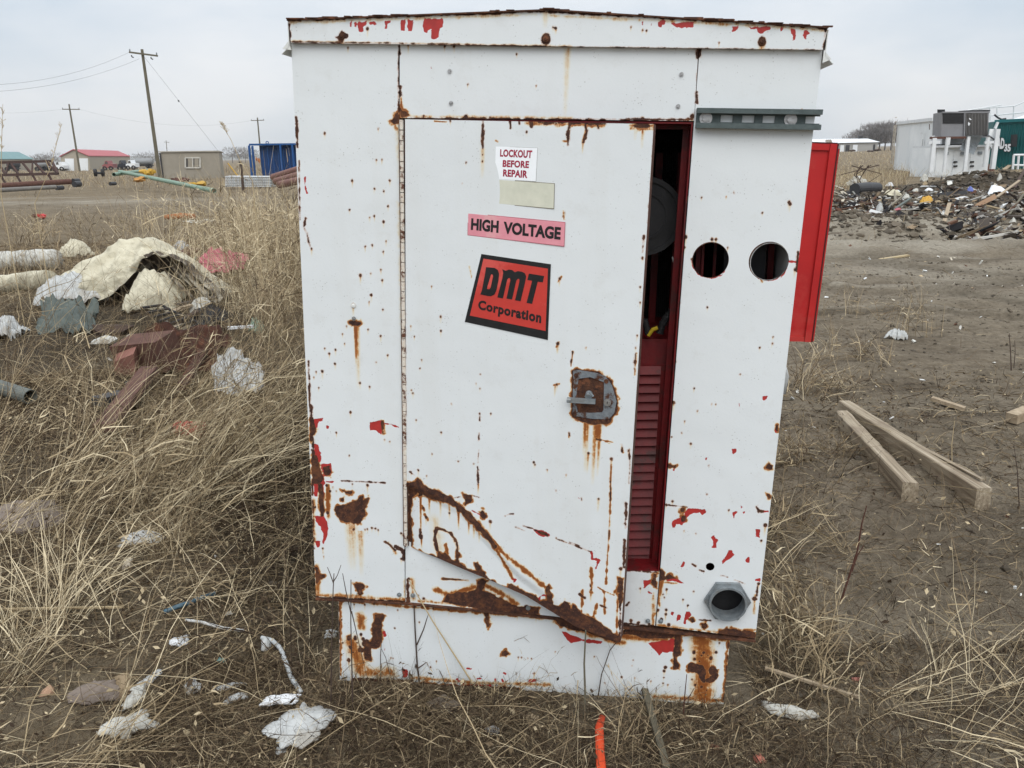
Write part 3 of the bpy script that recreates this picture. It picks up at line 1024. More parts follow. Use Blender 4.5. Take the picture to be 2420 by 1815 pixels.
# ------------------------------------------------------------------ the generator cabinet
CAB = thing('generator_cabinet', gp(1150, 1497), 'rusty white generator enclosure with its front door ajar and an open red side door', 'generator')
fo = lambda d: (lambda x, y: face(x, y, d))
O2 = BL


def fpanel(name, top, bot, surf, d=0.0, **k):
    return panel(name, top, bot, fo(d), surf, CAB, BL + EN * d, EX, EN, **k)


LP = fpanel('side_panel', [(629, 90), (860.5, 94)], [(682.5, 1289), (874.5, 1299.5)], 'L')
fpanel('header_panel', [(863.5, 94), (1509, 103.5)], [(863.5, 255), (1499, 261)], 'H')
SW = 1.0
hubc = face(1570.5, 1296)
RP = fpanel('side_panel', [(1511.5, 103.5), (1777, 107)], [(1417.5, 1351.5), (1631.5, 1379)], 'R',
            holes=[(1534.6, 561.8, .0405), (1660.5, 564.6, .0435), (1534, 1224, .0105), (1570.5, 1296, .043)])
fpanel('kick_panel', [(876, 1170), (1200, 1200), (1349, 1233), (1425, 1235)], [(876, 1300), (1186, 1330), (1348, 1350), (1415, 1351.5)], 'K', d=-.004)
fpanel('base_skid', [(731, 1296), (1186, 1331), (1348, 1352), (1578, 1372)], [(735, 1500), (1150, 1530), (1560, 1550)], 'B', d=-.012, th=.03)
FAS = fpanel('roof_fascia', [(621, 44), (1184, 23.5), (1788, 60)], [(628.5, 92), (1777.5, 107.5)], 'F', d=.014, th=.04)

# roof, side walls, rear, floor: the body behind the front
DEP = 2.15
BK = -EN * DEP
cTL, cTR, cBR, cBL = face(629, 92), face(1777, 107), face(1632, 1376), face(682.5, 1289)


def wall(name, a, b, c, d, m, t=.012, inward=None):
    """flat sheet a-b-c-d with thickness towards inward"""
    n = np.cross(b - a, d - a); n /= np.linalg.norm(n)
    if inward is not None and n @ inward < 0: n = -n
    return MB().hexa([a, b, c, d, a + n * t, b + n * t, c + n * t, d + n * t]).build(name, m, CAB)


k1 = -EN * .013
inx = EX * .003
wall('side_wall', cBL + k1 + inx, cBL + BK + inx, cTL + BK + inx, cTL + k1 + inx, M_WHITE, inward=EX)
wall('side_wall', cBR + k1 - inx, cBR + BK - inx, cTR + BK - inx, cTR + k1 - inx, M_WHITE, inward=-EX)
wall('rear_wall', cBL + BK * 1.004, cBR + BK * 1.004, cTR + BK * 1.004, cTL + BK * 1.004, M_WHITE, inward=-EN)
wall('floor_plate', cBL + k1 + EX * .02 + EZ * .01, cBR + k1 - EX * .02 + EZ * .01, cBR + BK * .99 - EX * .02 + EZ * .01, cBL + BK * .99 + EX * .02 + EZ * .01, M_RED_SHADED, inward=EZ)
rb = MB()
f1, f2, f3 = face(619, 44.5, .02), face(1184, 22.5, .02), face(1790, 60.5, .02)
up = EZ * .003
for a, b in ((f1, f2), (f2, f3)):
    rb.hexa([a, b, b + BK * 1.02, a + BK * 1.02, a + up, b + up, b + BK * 1.02 + up, a + BK * 1.02 + up], 0)
# turned-down eaves along both sides with an outward drip lip
for a, s_ in ((face(621, 48, .012), -1), (face(1788, 64, .012), 1)):
    lo = a - EZ * .050
    lip = lo + EX * s_ * .018 - EZ * .016
    for p, q in ((a, lo), (lo, lip)):
        rb.hexa([p, q, q + BK, p + BK, p + EX * .002, q + EX * .002, q + BK + EX * .002, p + BK + EX * .002], 1)
rb.extr([face(622, 90, .012), face(610, 105.5, .012), face(629, 108, .012)], -EN * .003, 1)
rb.extr([face(1780, 107, .012), face(1796, 128, .012), face(1777, 136, .012)], -EN * .003, 1)
# ragged flakes of rust along the roof edge
fl = rb
r9 = np.random.RandomState(5)
for i in range(42):
    s_ = r9.rand()
    a = f1 + (f2 - f1) * s_ if r9.rand() < .5 else f2 + (f3 - f2) * s_
    L = .004 + .02 * r9.rand() ** 2
    fl.box(a + EZ * (.0032 + .0005 * r9.rand()) - EN * .006 * r9.rand(), EX * L, EN * .004, EZ * (.0006 + .0012 * r9.rand()))
rb.build('roof', [M_RUST, M_WHITE], CAB)

# seams: dark rebates behind the joints so that they read as real gaps
sm = MB()
for a, b in (((862, 95), (862, 258)), ((1510, 104), (1500, 262)), ((1416.5, 1236), (1416, 1352))):
    p, q = face(*a, -.010), face(*b, -.010)
    MB().beam(p, q, .014, .004, 0, up=EN).build('joint_strip', M_RUST, CAB)

# joint between body and skid
jb = MB()
for a, b in (((684, 1291), (876, 1301)), ((876, 1301), (1186, 1332)), ((1186, 1332), (1348, 1353)), ((1348, 1353), (1631, 1382))):
    jb.beam(face(*a, -.005), face(*b, -.005), .004, .02, 0, up=EN)
jb.build('bottom_flange', M_RUST, CAB)
# skid returns going back
pL, pR = face(731, 1300, -.02), face(1577, 1374, -.02)
gl, gr = face(735, 1520, -.02), face(1559, 1540, -.02)
wall('skid_rail', gl, gl + BK * .98, pL + BK * .98, pL, M_WHITE, .006, EX)
wall('skid_rail', gr, gr + BK * .98, pR + BK * .98, pR, M_WHITE, .006, -EX)

# door frame inside the opening
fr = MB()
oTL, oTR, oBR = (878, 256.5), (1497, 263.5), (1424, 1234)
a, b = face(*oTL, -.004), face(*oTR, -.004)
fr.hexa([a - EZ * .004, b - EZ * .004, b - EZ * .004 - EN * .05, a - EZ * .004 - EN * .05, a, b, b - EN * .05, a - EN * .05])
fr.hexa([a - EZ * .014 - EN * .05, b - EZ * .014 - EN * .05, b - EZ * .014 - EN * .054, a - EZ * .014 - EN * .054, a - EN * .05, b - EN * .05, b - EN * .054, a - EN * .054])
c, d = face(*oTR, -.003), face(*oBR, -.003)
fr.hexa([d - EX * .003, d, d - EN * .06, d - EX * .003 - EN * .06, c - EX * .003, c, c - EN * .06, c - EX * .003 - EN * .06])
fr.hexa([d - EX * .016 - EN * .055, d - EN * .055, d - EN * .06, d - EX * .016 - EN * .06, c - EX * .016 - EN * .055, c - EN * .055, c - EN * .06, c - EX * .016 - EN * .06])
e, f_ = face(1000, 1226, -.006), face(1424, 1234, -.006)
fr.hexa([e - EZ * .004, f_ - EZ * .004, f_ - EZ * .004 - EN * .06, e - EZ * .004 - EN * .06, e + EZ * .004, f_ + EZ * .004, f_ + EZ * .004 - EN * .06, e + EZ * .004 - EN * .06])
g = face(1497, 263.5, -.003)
fr.build('door_frame', M_RED_SHADED, CAB)


# engine bay seen through the gap
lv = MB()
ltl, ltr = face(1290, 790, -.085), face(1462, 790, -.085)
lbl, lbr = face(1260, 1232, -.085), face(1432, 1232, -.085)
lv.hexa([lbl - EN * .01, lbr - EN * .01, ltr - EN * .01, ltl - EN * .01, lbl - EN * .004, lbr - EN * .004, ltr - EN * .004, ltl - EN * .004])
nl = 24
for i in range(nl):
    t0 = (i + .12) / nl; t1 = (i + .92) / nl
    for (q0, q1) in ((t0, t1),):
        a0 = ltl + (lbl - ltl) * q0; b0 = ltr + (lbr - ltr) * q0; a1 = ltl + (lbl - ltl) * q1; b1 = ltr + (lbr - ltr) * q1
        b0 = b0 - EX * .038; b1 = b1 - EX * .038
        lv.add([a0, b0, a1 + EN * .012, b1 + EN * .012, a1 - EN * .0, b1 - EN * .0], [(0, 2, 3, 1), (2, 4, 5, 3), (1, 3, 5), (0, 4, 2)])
lv.build('louvre_panel', M_RED_SHADED, CAB)
tr = MB()
p, q = face(1280, 732, -.10), face(1460, 732, -.10)
p2, q2 = ltl + EZ * .0, ltr + EZ * .0
tr.hexa([p2 - EN * .01, q2 - EN * .01, q2 - EN * .02, p2 - EN * .02, p, q, q - EN * .3, p - EN * .3])
tr.build('cover_plate', M_RED_SHADED, CAB)
mesh_ = MB()
for i in range(26):
    x = 1395 + i * 4.2
    mesh_.tube([face(x + 4, 300, -.38), face(x, 735, -.38)], .0012, 4)
for i in range(52):
    y = 320 + i * 8.0
    mesh_.tube([face(1385, y, -.385), face(1505, y, -.385)], .0012, 4)
mesh_.build('radiator_guard', M_DARK, CAB)
MB().hexa([face(1380, 740, -.43), face(1510, 740, -.43), face(1510, 740, -.5), face(1380, 740, -.5), face(1380, 290, -.43), face(1510, 290, -.43), face(1510, 290, -.5), face(1380, 290, -.5)]).build('radiator_core', M_BLACK, CAB)
pi = MB()
for x0, x1, dd, w in ((1478, 1452, -.30, .03), (1425, 1405, -.33, .018)):
    pi.beam(face(x0, 330, dd), face(x1, 740, dd), w, .02, 0, up=EN)
pi.build('frame_post', M_RED_SHADED, CAB)
af = MB()
ac = face(1391, 467, -.16)
af.tube([ac - EN * .16, ac, ac + EN * .006], .094, 40)
af.ring(ac + EN * .006, EN, .052, .056, .004, 40)
af.ring(ac + EN * .004, EN, .082, .094, .008, 40)
af.build('air_filter', M_DARK, CAB, smooth=False)
MB().add([face(1463, 424, -.2), face(1500, 424, -.2), face(1503, 440, -.2), face(1468, 437, -.2)], [(0, 1, 2, 3)]).build('warning_label', simple('yellow_label', (.55, .4, .05), (.6, .58, .5), .6, 60), CAB)
hs = MB()
hp = [face(1425, 720, -.09), face(1430, 702, -.09), face(1440, 685, -.09), face(1452, 672, -.09), face(1470, 655, -.12)]
hs.tube(hp, .0085, 10)
for k in range(7):
    t = k / 7; i = min(int(t * 4), 3); ff = t * 4 - i
    cc = hp[i] + (hp[i + 1] - hp[i]) * ff; dd = hp[i + 1] - hp[i]
    hs.ring(cc, dd, .008, .0105, .003, 12)
hs.tube([face(1392, 690, -.09), face(1396, 705, -.09), face(1400, 722, -.09)], .008, 10)
hs.build('corrugated_hose', M_BLACK, CAB)
MB().tube([face(1400, 725, -.085), face(1410, 712, -.085), face(1421, 708, -.085)], .005, 8).build('yellow_cap', simple('yellow_plastic', (.5, .36, .02)), CAB)
MB().tube([face(1452, 555, -.14), face(1458, 573, -.14)], .002, 6).build('wire_end', M_WHITE, CAB)
# what shows through the two round holes
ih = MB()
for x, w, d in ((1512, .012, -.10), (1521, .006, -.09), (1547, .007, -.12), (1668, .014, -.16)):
    MB().beam(face(x, 500, d), face(x - 8, 640, d), w, .01, 0, up=EN).build('inner_rib', M_RED_SHADED, CAB)
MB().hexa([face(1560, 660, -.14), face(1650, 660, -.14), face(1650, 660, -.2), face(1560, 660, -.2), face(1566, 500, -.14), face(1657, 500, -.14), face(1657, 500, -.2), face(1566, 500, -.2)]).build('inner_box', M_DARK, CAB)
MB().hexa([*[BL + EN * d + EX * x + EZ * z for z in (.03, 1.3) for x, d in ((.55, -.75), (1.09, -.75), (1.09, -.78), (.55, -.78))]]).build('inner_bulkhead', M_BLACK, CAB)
# hole rims
rm = MB()
for x, y, r in ((1534.6, 561.8, .0405), (1660.5, 564.6, .0435)):
    rm.ring(face(x, y, -.006), EN, r - .001, r + .003, .0055, 40)
rm.build('hole_rim', M_RUST, CAB)
MB().ring(face(1660.5, 564.6, -.016), EN, .0418, .0430, .0145, 40).build('hole_collar', simple('chipped_collar', (.55, .56, .55), (.4, .4, .39), .6, 60, c3=(.12, .04, .03)), CAB)

# conduit hub
hub = MB()
hub.ring(hubc + EN * .0005, EN, .0425, .0575, .009, 72, 0, sides0=6)
hub.ring(hubc - EN * .022, EN, .0412, .0462, .046, 48, 0)
HUBV = MB().disc(hubc - EN * .04, EN, .06, .004, 32).build('shade_disc', M_BLACK, CAB)  # black disc added to stand for the darkness inside the hub
hub.build('conduit_hub', M_GALV, CAB)

# strut channel
st_ = MB()
A, B = face(1503, 255.5, .0015), face(1771, 259.5, .0015)
ax = (B - A) / np.linalg.norm(B - A); upv = np.cross(ax, EN); upv = upv if upv[2] > 0 else -upv
L = np.linalg.norm(B - A); hh = .0205; px = L / 268


def strut_box(x0, x1, z0, z1, d0, d1):
    c = A + ax * (x0 + x1) / 2 + upv * (z0 + z1) / 2 + EN * (d0 + d1) / 2
    st_.box(c, ax * (x1 - x0) / 2, EN * (d1 - d0) / 2, upv * (z1 - z0) / 2)


strut_box(0, L, hh - .0025, hh, 0, .021); strut_box(0, L, -hh, -hh + .0025, 0, .021)
for sg in (1, -1):
    z0, z1 = sorted((sg * (hh - .0026), sg * (hh - .0105)))
    strut_box(.0002, L - .0002, z0, z1, .0185, .021)
    z0, z1 = sorted((sg * (hh - .008), sg * (hh - .0105)))
    strut_box(.0004, L - .0004, z0, z1, .012, .0184)
slots = [(1317 - 1085) * .28925 * px, (1478 - 1085) * .28925 * px, (1632 - 1085) * .28925 * px]
edges = [0]
for s0 in slots: edges += [s0 - .0125, s0 + .0125]
edges += [L - .03]
for i in range(0, len(edges), 2): strut_box(edges[i] + .0003, edges[i + 1], -.0175, .0175, .0002, .0025)
for i in range(1, len(edges) - 1, 2):
    for z0, z1 in ((.0072, .0174), (-.0174, -.0072)): strut_box(edges[i], edges[i + 1], z0, z1, .0002, .0024)
for z0, z1 in ((.0072, .0174), (-.0174, -.0072)): strut_box(L - .03, L - .0003, z0, z1, .0002, .0024)
STR = st_.build('strut_channel', M_GALVDARK, CAB)
for cx in (1160, 1793):
    w = MB()
    cc = A + ax * (cx - 1085) * .28925 * px + EN * .0028
    w.disc(cc, EN, .0135, .002, 28); w.disc(cc + EN * .002, EN, .0075, .004, 20)
    w.build('screw', M_STEEL, STR)

# screws and bolts
for (x, y, r, h, m) in ((738.5, 77.5, .0065, .005, M_RUST), (1179, 84, .0065, .005, M_RUST), (1646, 90, .0065, .005, M_RUST),
                        (971.5, 153.5, .0045, .004, M_STEEL), (974.5, 222.5, .0045, .004, M_STEEL), (1472, 160.5, .0045, .004, M_STEEL), (1464.8, 229.5, .0045, .004, M_STEEL),
                        (862.5, 1284.5, .006, .004, M_GALV), (1141, 1313, .006, .005, M_GALV), (892, 1286, .006, .004, M_GALV),
                        (1399.5, 1341, .006, .004, M_GALV), (1427, 1341.5, .006, .004, M_GALV),
                        (778.5, 1280, .006, .005, M_RUST), (1521, 1352, .006, .005, M_RUST), (763.5, 660, .0055, .0035, M_WHITE), (764.5, 688, .005, .004, M_STEEL)):
    d = .0145 if y < 120 else .0006
    q = MB(); c = face(x, y, d)
    q.disc(c, EN, r, h * .5, 16); q.tube([c + EN * h * .5, c + EN * h], [r * .72, r * .5], 6)
    q.build('bolt', m, CAB)

# ---- door
flange = [(878, 1184), (945, 1208), (1046, 1250), (1136, 1290), (1245, 1355), (1340, 1388.5)]
CREASE = [(879, 1042), (938, 1066), (992, 1096), (1036, 1145), (1076, 1190), (1123, 1237), (1183, 1280), (1240, 1330)]


def dent(P2, to):
    q = np.array([to(door(*p)) for p in CREASE])
    xs, ys = q[:, 0], q[:, 1]
    yc = np.interp(P2[:, 0], xs, ys, right=-9)
    below = np.clip(yc - P2[:, 1], 0, 1)
    k = np.clip(below / .03, 0, 1); k = k * k * (3 - 2 * k)
    # the torn corner is pushed in at the hinge side and wavy
    off = -.012 * k * np.clip(1 - (P2[:, 0]) / .36, 0, 1) + .004 * np.sin(P2[:, 0] * 14) * k
    # bottom edge folds back
    return off + .0015 * np.sin(P2[:, 1] * 5) * np.sin(P2[:, 0] * 9)


DO = panel('front_door', [(875, 257.5), (1412, 268)], flange, door, 'D', CAB, HINGE, DX, DN, deform=dent, th=.045, edge_mat=M_RUSTBROWN, back=True)
# piano hinge
hg = MB(); ha, hb = face(867, 258, .006), face(876.5, 1180, .006)
nk = 46
for i in range(nk):
    hg.tube([ha + (hb - ha) * (i + .04) / nk, ha + (hb - ha) * (i + .96) / nk], .0048, 8, 0)
hg.tube([ha, hb], .0030, 6, 1)
for dx in (-.0062, .0062):
    hg.beam(ha + EX * dx - EN * .004, hb + EX * dx - EN * .004, .0022, .002, 1, up=EN)
hg.build('piano_hinge', [simple('hinge_paint', (.72, .70, .64), (.6, .5, .4), .6, 120, c3=(.12, .05, .03)), M_RUST], DO)
# stickers
_tx = {}


def text2d(s, bold=.0, spacing=1.0):
    key = (s, bold)
    if key in _tx: return _tx[key]
    cu = bpy.data.curves.new('t', 'FONT'); cu.body = s; cu.offset = bold; cu.resolution_u = 4; cu.space_character = spacing
    ob = bpy.data.objects.new('t', cu); C.objects.link(ob)
    bpy.context.view_layer.update()
    me = ob.evaluated_get(bpy.context.evaluated_depsgraph_get()).to_mesh()
    v = np.array([q.co[:] for q in me.vertices]); f = [tuple(p.vertices) for p in me.polygons]
    ob.to_mesh_clear()
    bpy.data.objects.remove(ob); bpy.data.curves.remove(cu)
    v = v[:, :2]
    lo, hi = v.min(0), v.max(0)
    _tx[key] = ((v - lo) / (hi - lo), f)
    return _tx[key]


def quad_map(q3, uv):
    q = [np.array(p) for p in q3]        # TL TR BR BL
    u = uv[:, :1]; w = uv[:, 1:]
    return (q[3] * (1 - u) + q[2] * u) * (1 - w) + (q[0] * (1 - u) + q[1] * u) * w


def cpt(crop, x, y):
    c = CROPS[crop]
    return c[0] + x * c[2], c[1] + y * c[2]


def dq(crop, pts, d):
    return [door(*cpt(crop, *p), d) for p in pts]


def add_text(m, s, quad3, mi, bold=.02, sp=1.0):
    v, f = text2d(s, bold, sp)
    m.add(quad_map(quad3, v), f, mi)


M_STK_W = simple('sticker_white', (.88, .91, .94), (.84, .87, .89), .4, 30, bmp=0)
M_STK_PINK = simple('sticker_faded_pink', (.74, .31, .36), (.66, .25, .30), .45, 22, bmp=.1, c3=(.70, .36, .38))
M_STK_PINKEDGE = simple('sticker_pink_rim', (.5, .14, .18), None, .45, 30, bmp=0)
M_STK_TXTRED = simple('sticker_red_ink', (.36, .025, .06), (.28, .02, .05), .5, 60, bmp=0)
M_STK_BLACK = simple('sticker_black', (.012, .012, .013), (.02, .02, .021), .4, 30, bmp=0)
M_STK_RED = simple('sticker_red', (.56, .05, .038), (.48, .045, .035), .45, 18, bmp=0, c3=(.6, .09, .075))
M_TAPE = simple('aged_tape', (.66, .66, .55), (.56, .57, .47), .5, 26, bmp=.1)
M_TAPEEDGE = simple('tape_edge', (.2, .17, .12), None, .7, 60, bmp=0)

s_ = MB()
s_.extr(dq('C1', [(1646, 1091), (1962, 1103), (1950, 1357), (1638, 1337)], .0010), -DN * .0007, 2)
s_.extr(dq('C1', [(1649, 1094), (1959, 1106), (1947, 1354), (1641, 1334)], .0013), -DN * .0002, 0)
add_text(s_, 'LOCKOUT', dq('C1', [(1682, 1114), (1922, 1123), (1918, 1182), (1680, 1170)], .0016), 1, .042, 1.06)
add_text(s_, 'BEFORE', dq('C1', [(1702, 1194), (1898, 1202), (1895, 1256), (1699, 1247)], .0016), 1, .042, 1.06)
add_text(s_, 'REPAIR', dq('C1', [(1704, 1264), (1888, 1274), (1884, 1330), (1702, 1317)], .0016), 1, .042, 1.06)
s_.build('lockout_sticker', [M_STK_W, M_STK_TXTRED, simple('sticker_edge', (.45, .46, .45), None, .6, 60, bmp=0)], DO)
s_ = MB()
s_.extr(dq('C1', [(1533, 1330), (2089, 1369), (2084, 1562), (1529, 1512)], .0010), -DN * .0007, 1)
s_.extr(dq('C1', [(1536, 1334), (2085, 1373), (2080, 1557), (1533, 1508)], .0013), -DN * .0002, 0)
s_.build('blank_tape', [M_TAPE, M_TAPEEDGE], DO)
s_ = MB()
s_.extr(dq('C3', [(1440, 73), (2168, 142), (2161, 326), (1437, 241)], .0014), -DN * .0010, 1)
s_.extr(dq('C3', [(1443, 78), (2164, 146), (2157, 321), (1441, 237)], .0017), -DN * .0002, 0)
add_text(s_, 'HIGH', dq('C3', [(1466, 112), (1672, 131), (1668, 224), (1462, 200)], .0021), 2, .045)
add_text(s_, 'VOLTAGE', dq('C3', [(1708, 137), (2137, 180), (2131, 275), (1704, 228)], .0021), 2, .045)
s_.build('high_voltage_sticker', [M_STK_PINK, M_STK_PINKEDGE, M_STK_BLACK], DO)
s_ = MB()
s_.extr(dq('C3', [(1541, 380), (2060, 457), (2037, 1022), (1417, 887)], .0012), -DN * .0009, 0)
s_.extr(dq('C3', [(1557, 415), (2038, 490), (2020, 955), (1455, 840)], .0016), -DN * .0003, 1)
# letters of the company name, slanted block capitals
LETTERS = [
    [(1576, 478), (1640, 484), (1664, 500), (1674, 530), (1668, 580), (1654, 650), (1640, 682), (1612, 696), (1588, 694), (1533, 682), (1545, 650), (1566, 540)],
    [(1697, 494), (1722, 505), (1745, 496), (1772, 500), (1790, 516), (1812, 508), (1842, 512), (1866, 524), (1876, 548), (1866, 600), (1834, 733), (1792, 726), (1826, 582), (1824, 566), (1812, 566), (1802, 580), (1770, 720), (1728, 713), (1758, 575), (1754, 560), (1744, 560), (1734, 572), (1702, 712), (1660, 704), (1698, 560), (1704, 520)],
    [(1896, 526), (2010, 545), (2000, 592), (1962, 587), (1920, 753), (1878, 745), (1920, 580), (1884, 574)]]
for lt in LETTERS: s_.extr(dq('C3', lt, .0021), -DN * .0003, 0)
s_.extr(dq('C3', [(1614, 532), (1626, 535), (1628, 548), (1610, 630), (1602, 643), (1583, 641), (1590, 610)], .0024), -DN * .0001, 1)
add_text(s_, 'Corporation', dq('C3', [(1521, 722), (1992, 815), (1985, 922), (1513, 812)], .0021), 0, .045, 1.12)
s_.build('company_sticker', [M_STK_BLACK, M_STK_RED], DO)
# latch
lt = MB()
LO = [(172, 1252), (215, 1246), (345, 1268), (412, 1290), (462, 1360), (497, 1480), (480, 1565), (440, 1615), (320, 1612), (168, 1588)]
LI = [(212, 1312), (300, 1300), (402, 1338), (402, 1400), (400, 1470), (398, 1545), (388, 1562), (300, 1566), (206, 1560), (192, 1470)]
po = dq('C4', LO, .0042); pi_ = dq('C4', LI, .0042); pb = dq('C4', LI, .0010); ps = dq('C4', LO, .0004)
n = len(LO)
lt.add(po + pi_, [(i, (i + 1) % n, n + (i + 1) % n, n + i) for i in range(n)], 0)
lt.add(ps + po, [(i, (i + 1) % n, n + (i + 1) % n, n + i) for i in range(n)], 0)
lt.add(pi_ + pb, [(i, (i + 1) % n, n + (i + 1) % n, n + i) for i in range(n)], 1)
lt.add(pb, [tuple(range(n))], 1)
for p in ((195, 1285), (420, 1330), (182, 1575), (400, 1630)): lt.disc(door(*cpt('C4', *p), .0043), DN, .0052, .002, 14, 1)
LT = lt.build('latch_plate', [M_CAST, M_RUST], DO)
hd = MB()
hd.tube([door(*cpt('C4', 292, 1420), .002), door(*cpt('C4', 285, 1450), .016)], .008, 12)
q0, q1 = door(*cpt('C4', 130, 1470), .018), door(*cpt('C4', 338, 1482), .018)
hd.beam(q0, q1, .011, .008, 0, up=DN)
hd.tube([q0 - DX * .001, q0 + DX * .008], .0065, 10)
hd.tube([door(*cpt('C4', 265, 1450), .013), door(*cpt('C4', 300, 1415), .013), door(*cpt('C4', 320, 1445), .013)], .0035, 8)
hd.build('latch_handle', M_GALV, LT)
kc = MB(); c = door(*cpt('C4', 430, 1486), .0044)
kc.disc(c, DN, .0085, .005, 24, 0); kc.disc(c + DN * .005, DN, .0055, .001, 20, 0); kc.box(c + DN * .0062, DX * .0009, DN * .0003, EZ * .0032, 1)
kc.build('key_lock', [M_STEEL, M_BLACK], LT)

# ---- open red door on the right flank, near the rear
sd = MB()
YD = 3.75


def sdp(px, py, dy=0.0): return fw(px, py, YD + dy)


TLd, TRd, BRd, BLd = sdp(1490, 301), sdp(1809, 311), sdp(1752, 738), sdp(1452, 731)
bkv = np.array([0.0, .03, 0])
sd.hexa([BLd, BRd, BRd + bkv, BLd + bkv, TLd, TRd, TRd + bkv, TLd + bkv])
sx = (TRd - TLd) / np.linalg.norm(TRd - TLd); sz = (TRd - BRd) / np.linalg.norm(TRd - BRd)
fwv = np.array([0, -.012, 0])
# folded rim: right stile, top rail, bottom rail proud of the pan
for a0, a1, b1, b0 in ((BRd - sx * .034, BRd - sx * .001, TRd - sx * .001, TRd - sx * .034),):
    sd.hexa([a0, a1, a1 + fwv * -1.0, a0 - fwv, b0, b1, b1 - fwv, b0 - fwv]) if False else sd.hexa([a0 + fwv, a1 + fwv, a1 - fwv * .01, a0 - fwv * .01, b0 + fwv, b1 + fwv, b1 - fwv * .01, b0 - fwv * .01])
for a0, h_ in ((TLd, -.028), (BLd, .022)):
    e0 = a0 - sx * 0; e1 = a0 + (TRd - TLd) - sx * .036 if h_ < 0 else a0 + (BRd - BLd) - sx * .036
    lo, hi = (e0 + sz * h_, e1 + sz * h_) if h_ < 0 else (e0 + sz * .001, e1 + sz * .001)
    lo2, hi2 = (e0 - sz * .001, e1 - sz * .001) if h_ < 0 else (e0 + sz * h_, e1 + sz * h_)
    sd.hexa([lo + fwv * .8, hi + fwv * .8, hi - fwv * .01, lo - fwv * .01, lo2 + fwv * .8, hi2 + fwv * .8, hi2 - fwv * .01, lo2 - fwv * .01])
# outer return step
sd.hexa([BRd + sx * .001 + bkv * .3, BRd + sx * .016 + bkv * .3, BRd + sx * .016 + bkv * 1.3, BRd + sx * .001 + bkv * 1.3,
         TRd - sz * .02 + sx * .001 + bkv * .3, TRd - sz * .02 + sx * .016 + bkv * .3, TRd - sz * .02 + sx * .016 + bkv * 1.3, TRd - sz * .02 + sx * .001 + bkv * 1.3])
SDO = sd.build('side_door', M_RED, CAB)
gk = MB()
gk.beam(TLd + sz * .003 + bkv * .5, TRd + sz * .003 + bkv * .5, .034, .005, 0)
gk.beam(TRd - sx * .001 + fwv * 1.05, BRd - sx * .001 + fwv * 1.05, .002, .006, 0)
gk.build('door_seal', simple('dark_red_seal', (.07, .008, .008), (.04, .006, .006), .6, 40), SDO)
# grey pipe elbow on the right flank
pe = MB()
pe.tube([fw(1670, 800, 2.6), fw(1696, 800, 2.6), fw(1697, 812, 2.6), fw(1690, 850, 2.6)], .011, 12)
pe.build('drain_pipe', simple('grey_pipe', (.42, .43, .43), (.34, .35, .35), .5), CAB, smooth=True)

# ------------------------------------------------------------------ ground
def axis(n_near, step, start, growth, stop):
    a = [start]
    st = step
    while a[-1] < start + n_near: a.append(a[-1] + step)
    while a[-1] < stop:
        st *= growth; a.append(a[-1] + st)
    return np.array(a)


gy = axis(5.0, .04, 1.0, 1.017, 5200)
gy = np.concatenate([np.array([-3000, -800, -100, -20, -6, -2, -.5, .4, .8]), gy])
gxp = axis(2.6, .04, 0.0, 1.022, 5000)
gx = np.concatenate([-gxp[:0:-1], gxp])
GX, GY = np.meshgrid(gx, gy)
GZ = ground(GX, GY)
GZ = np.where((np.abs(GX) > 150) | (GY > 200) | (GY < -5), 0, GZ)
# hide nothing: under the skid the soil lies just below its edge
NVX, NVY = len(gx), len(gy)
gi = np.arange(NVX * NVY).reshape(NVY, NVX)
GF = np.stack([gi[:-1, :-1], gi[:-1, 1:], gi[1:, 1:], gi[1:, :-1]], -1).reshape(-1, 4)


def straw_mask(x, y):
    """1 where dead grass covers the soil, 0 on bare dirt"""
    n = fbm(x * .9, y * .9, 41, 3)
    left = np.clip((.35 - x - .10 * (y - 2)) / .5 + n, 0, 1)
    edge = np.clip(.8 - np.abs(x - (.75 + .13 * (y - 2))) / .34 + n, 0, 1) * np.clip((6 - y) / 1.5, 0, 1)
    front = np.clip((2.15 - y) / .3, 0, 1) * np.clip(.9 - x * .8 + n, 0, 1)
    m = np.maximum(np.maximum(left, edge), front)
    lane = np.clip(1 - np.abs(y - 26 + .1 * x) / 6, 0, 1) * (x < 2)      # worn lane on the left
    m = m * (1 - .75 * lane)
    farR = np.clip((y - 27) / 4, 0, 1) * (x > 4)
    return np.clip(np.maximum(m, farR), 0, 1)


SM = straw_mask(GX, GY).ravel()
dark_soil = np.zeros_like(GX)  # darker soil on the mounds, around the heap and along the ruts
for rad, h, mx_, my_ in MOUNDS[:10]:
    dark_soil = np.maximum(dark_soil, np.exp(-(((GX - mx_) / (1.3 * rad)) ** 2 + ((GY - my_) / (1.5 * rad)) ** 2)))
for (px_, py_, ra, rb_) in ((290, 720, 2.0, 1.6), (300, 880, 1.3, 1.0), (560, 900, .6, 1.6), (640, 1150, .3, .8)):
    q = flat(px_, py_); dark_soil = np.maximum(dark_soil, .9 * np.exp(-((GX - q[0]) / ra) ** 2 - ((GY - q[1]) / rb_) ** 2))
dark_soil = np.clip(dark_soil * 1.3, 0, 1).ravel()
pal = np.zeros_like(GX)
for (px_, py_, ra, rb_, k) in ((1830, 485, 1.6, .8, 1), (1890, 492, 2.2, .8, 1), (1980, 497, 2, .6, .8), (2130, 515, 3, .35, .8), (1920, 512, 3, .35, .5), (2000, 560, 3, .25, .35), (150, 437, 7, 1.6, .6), (60, 428, 5, 1.2, .4)):
    q = flat(px_, py_)
    pal = np.maximum(pal, k * np.exp(-((GX - q[0]) / ra) ** 2 - ((GY - q[1]) / rb_) ** 2))
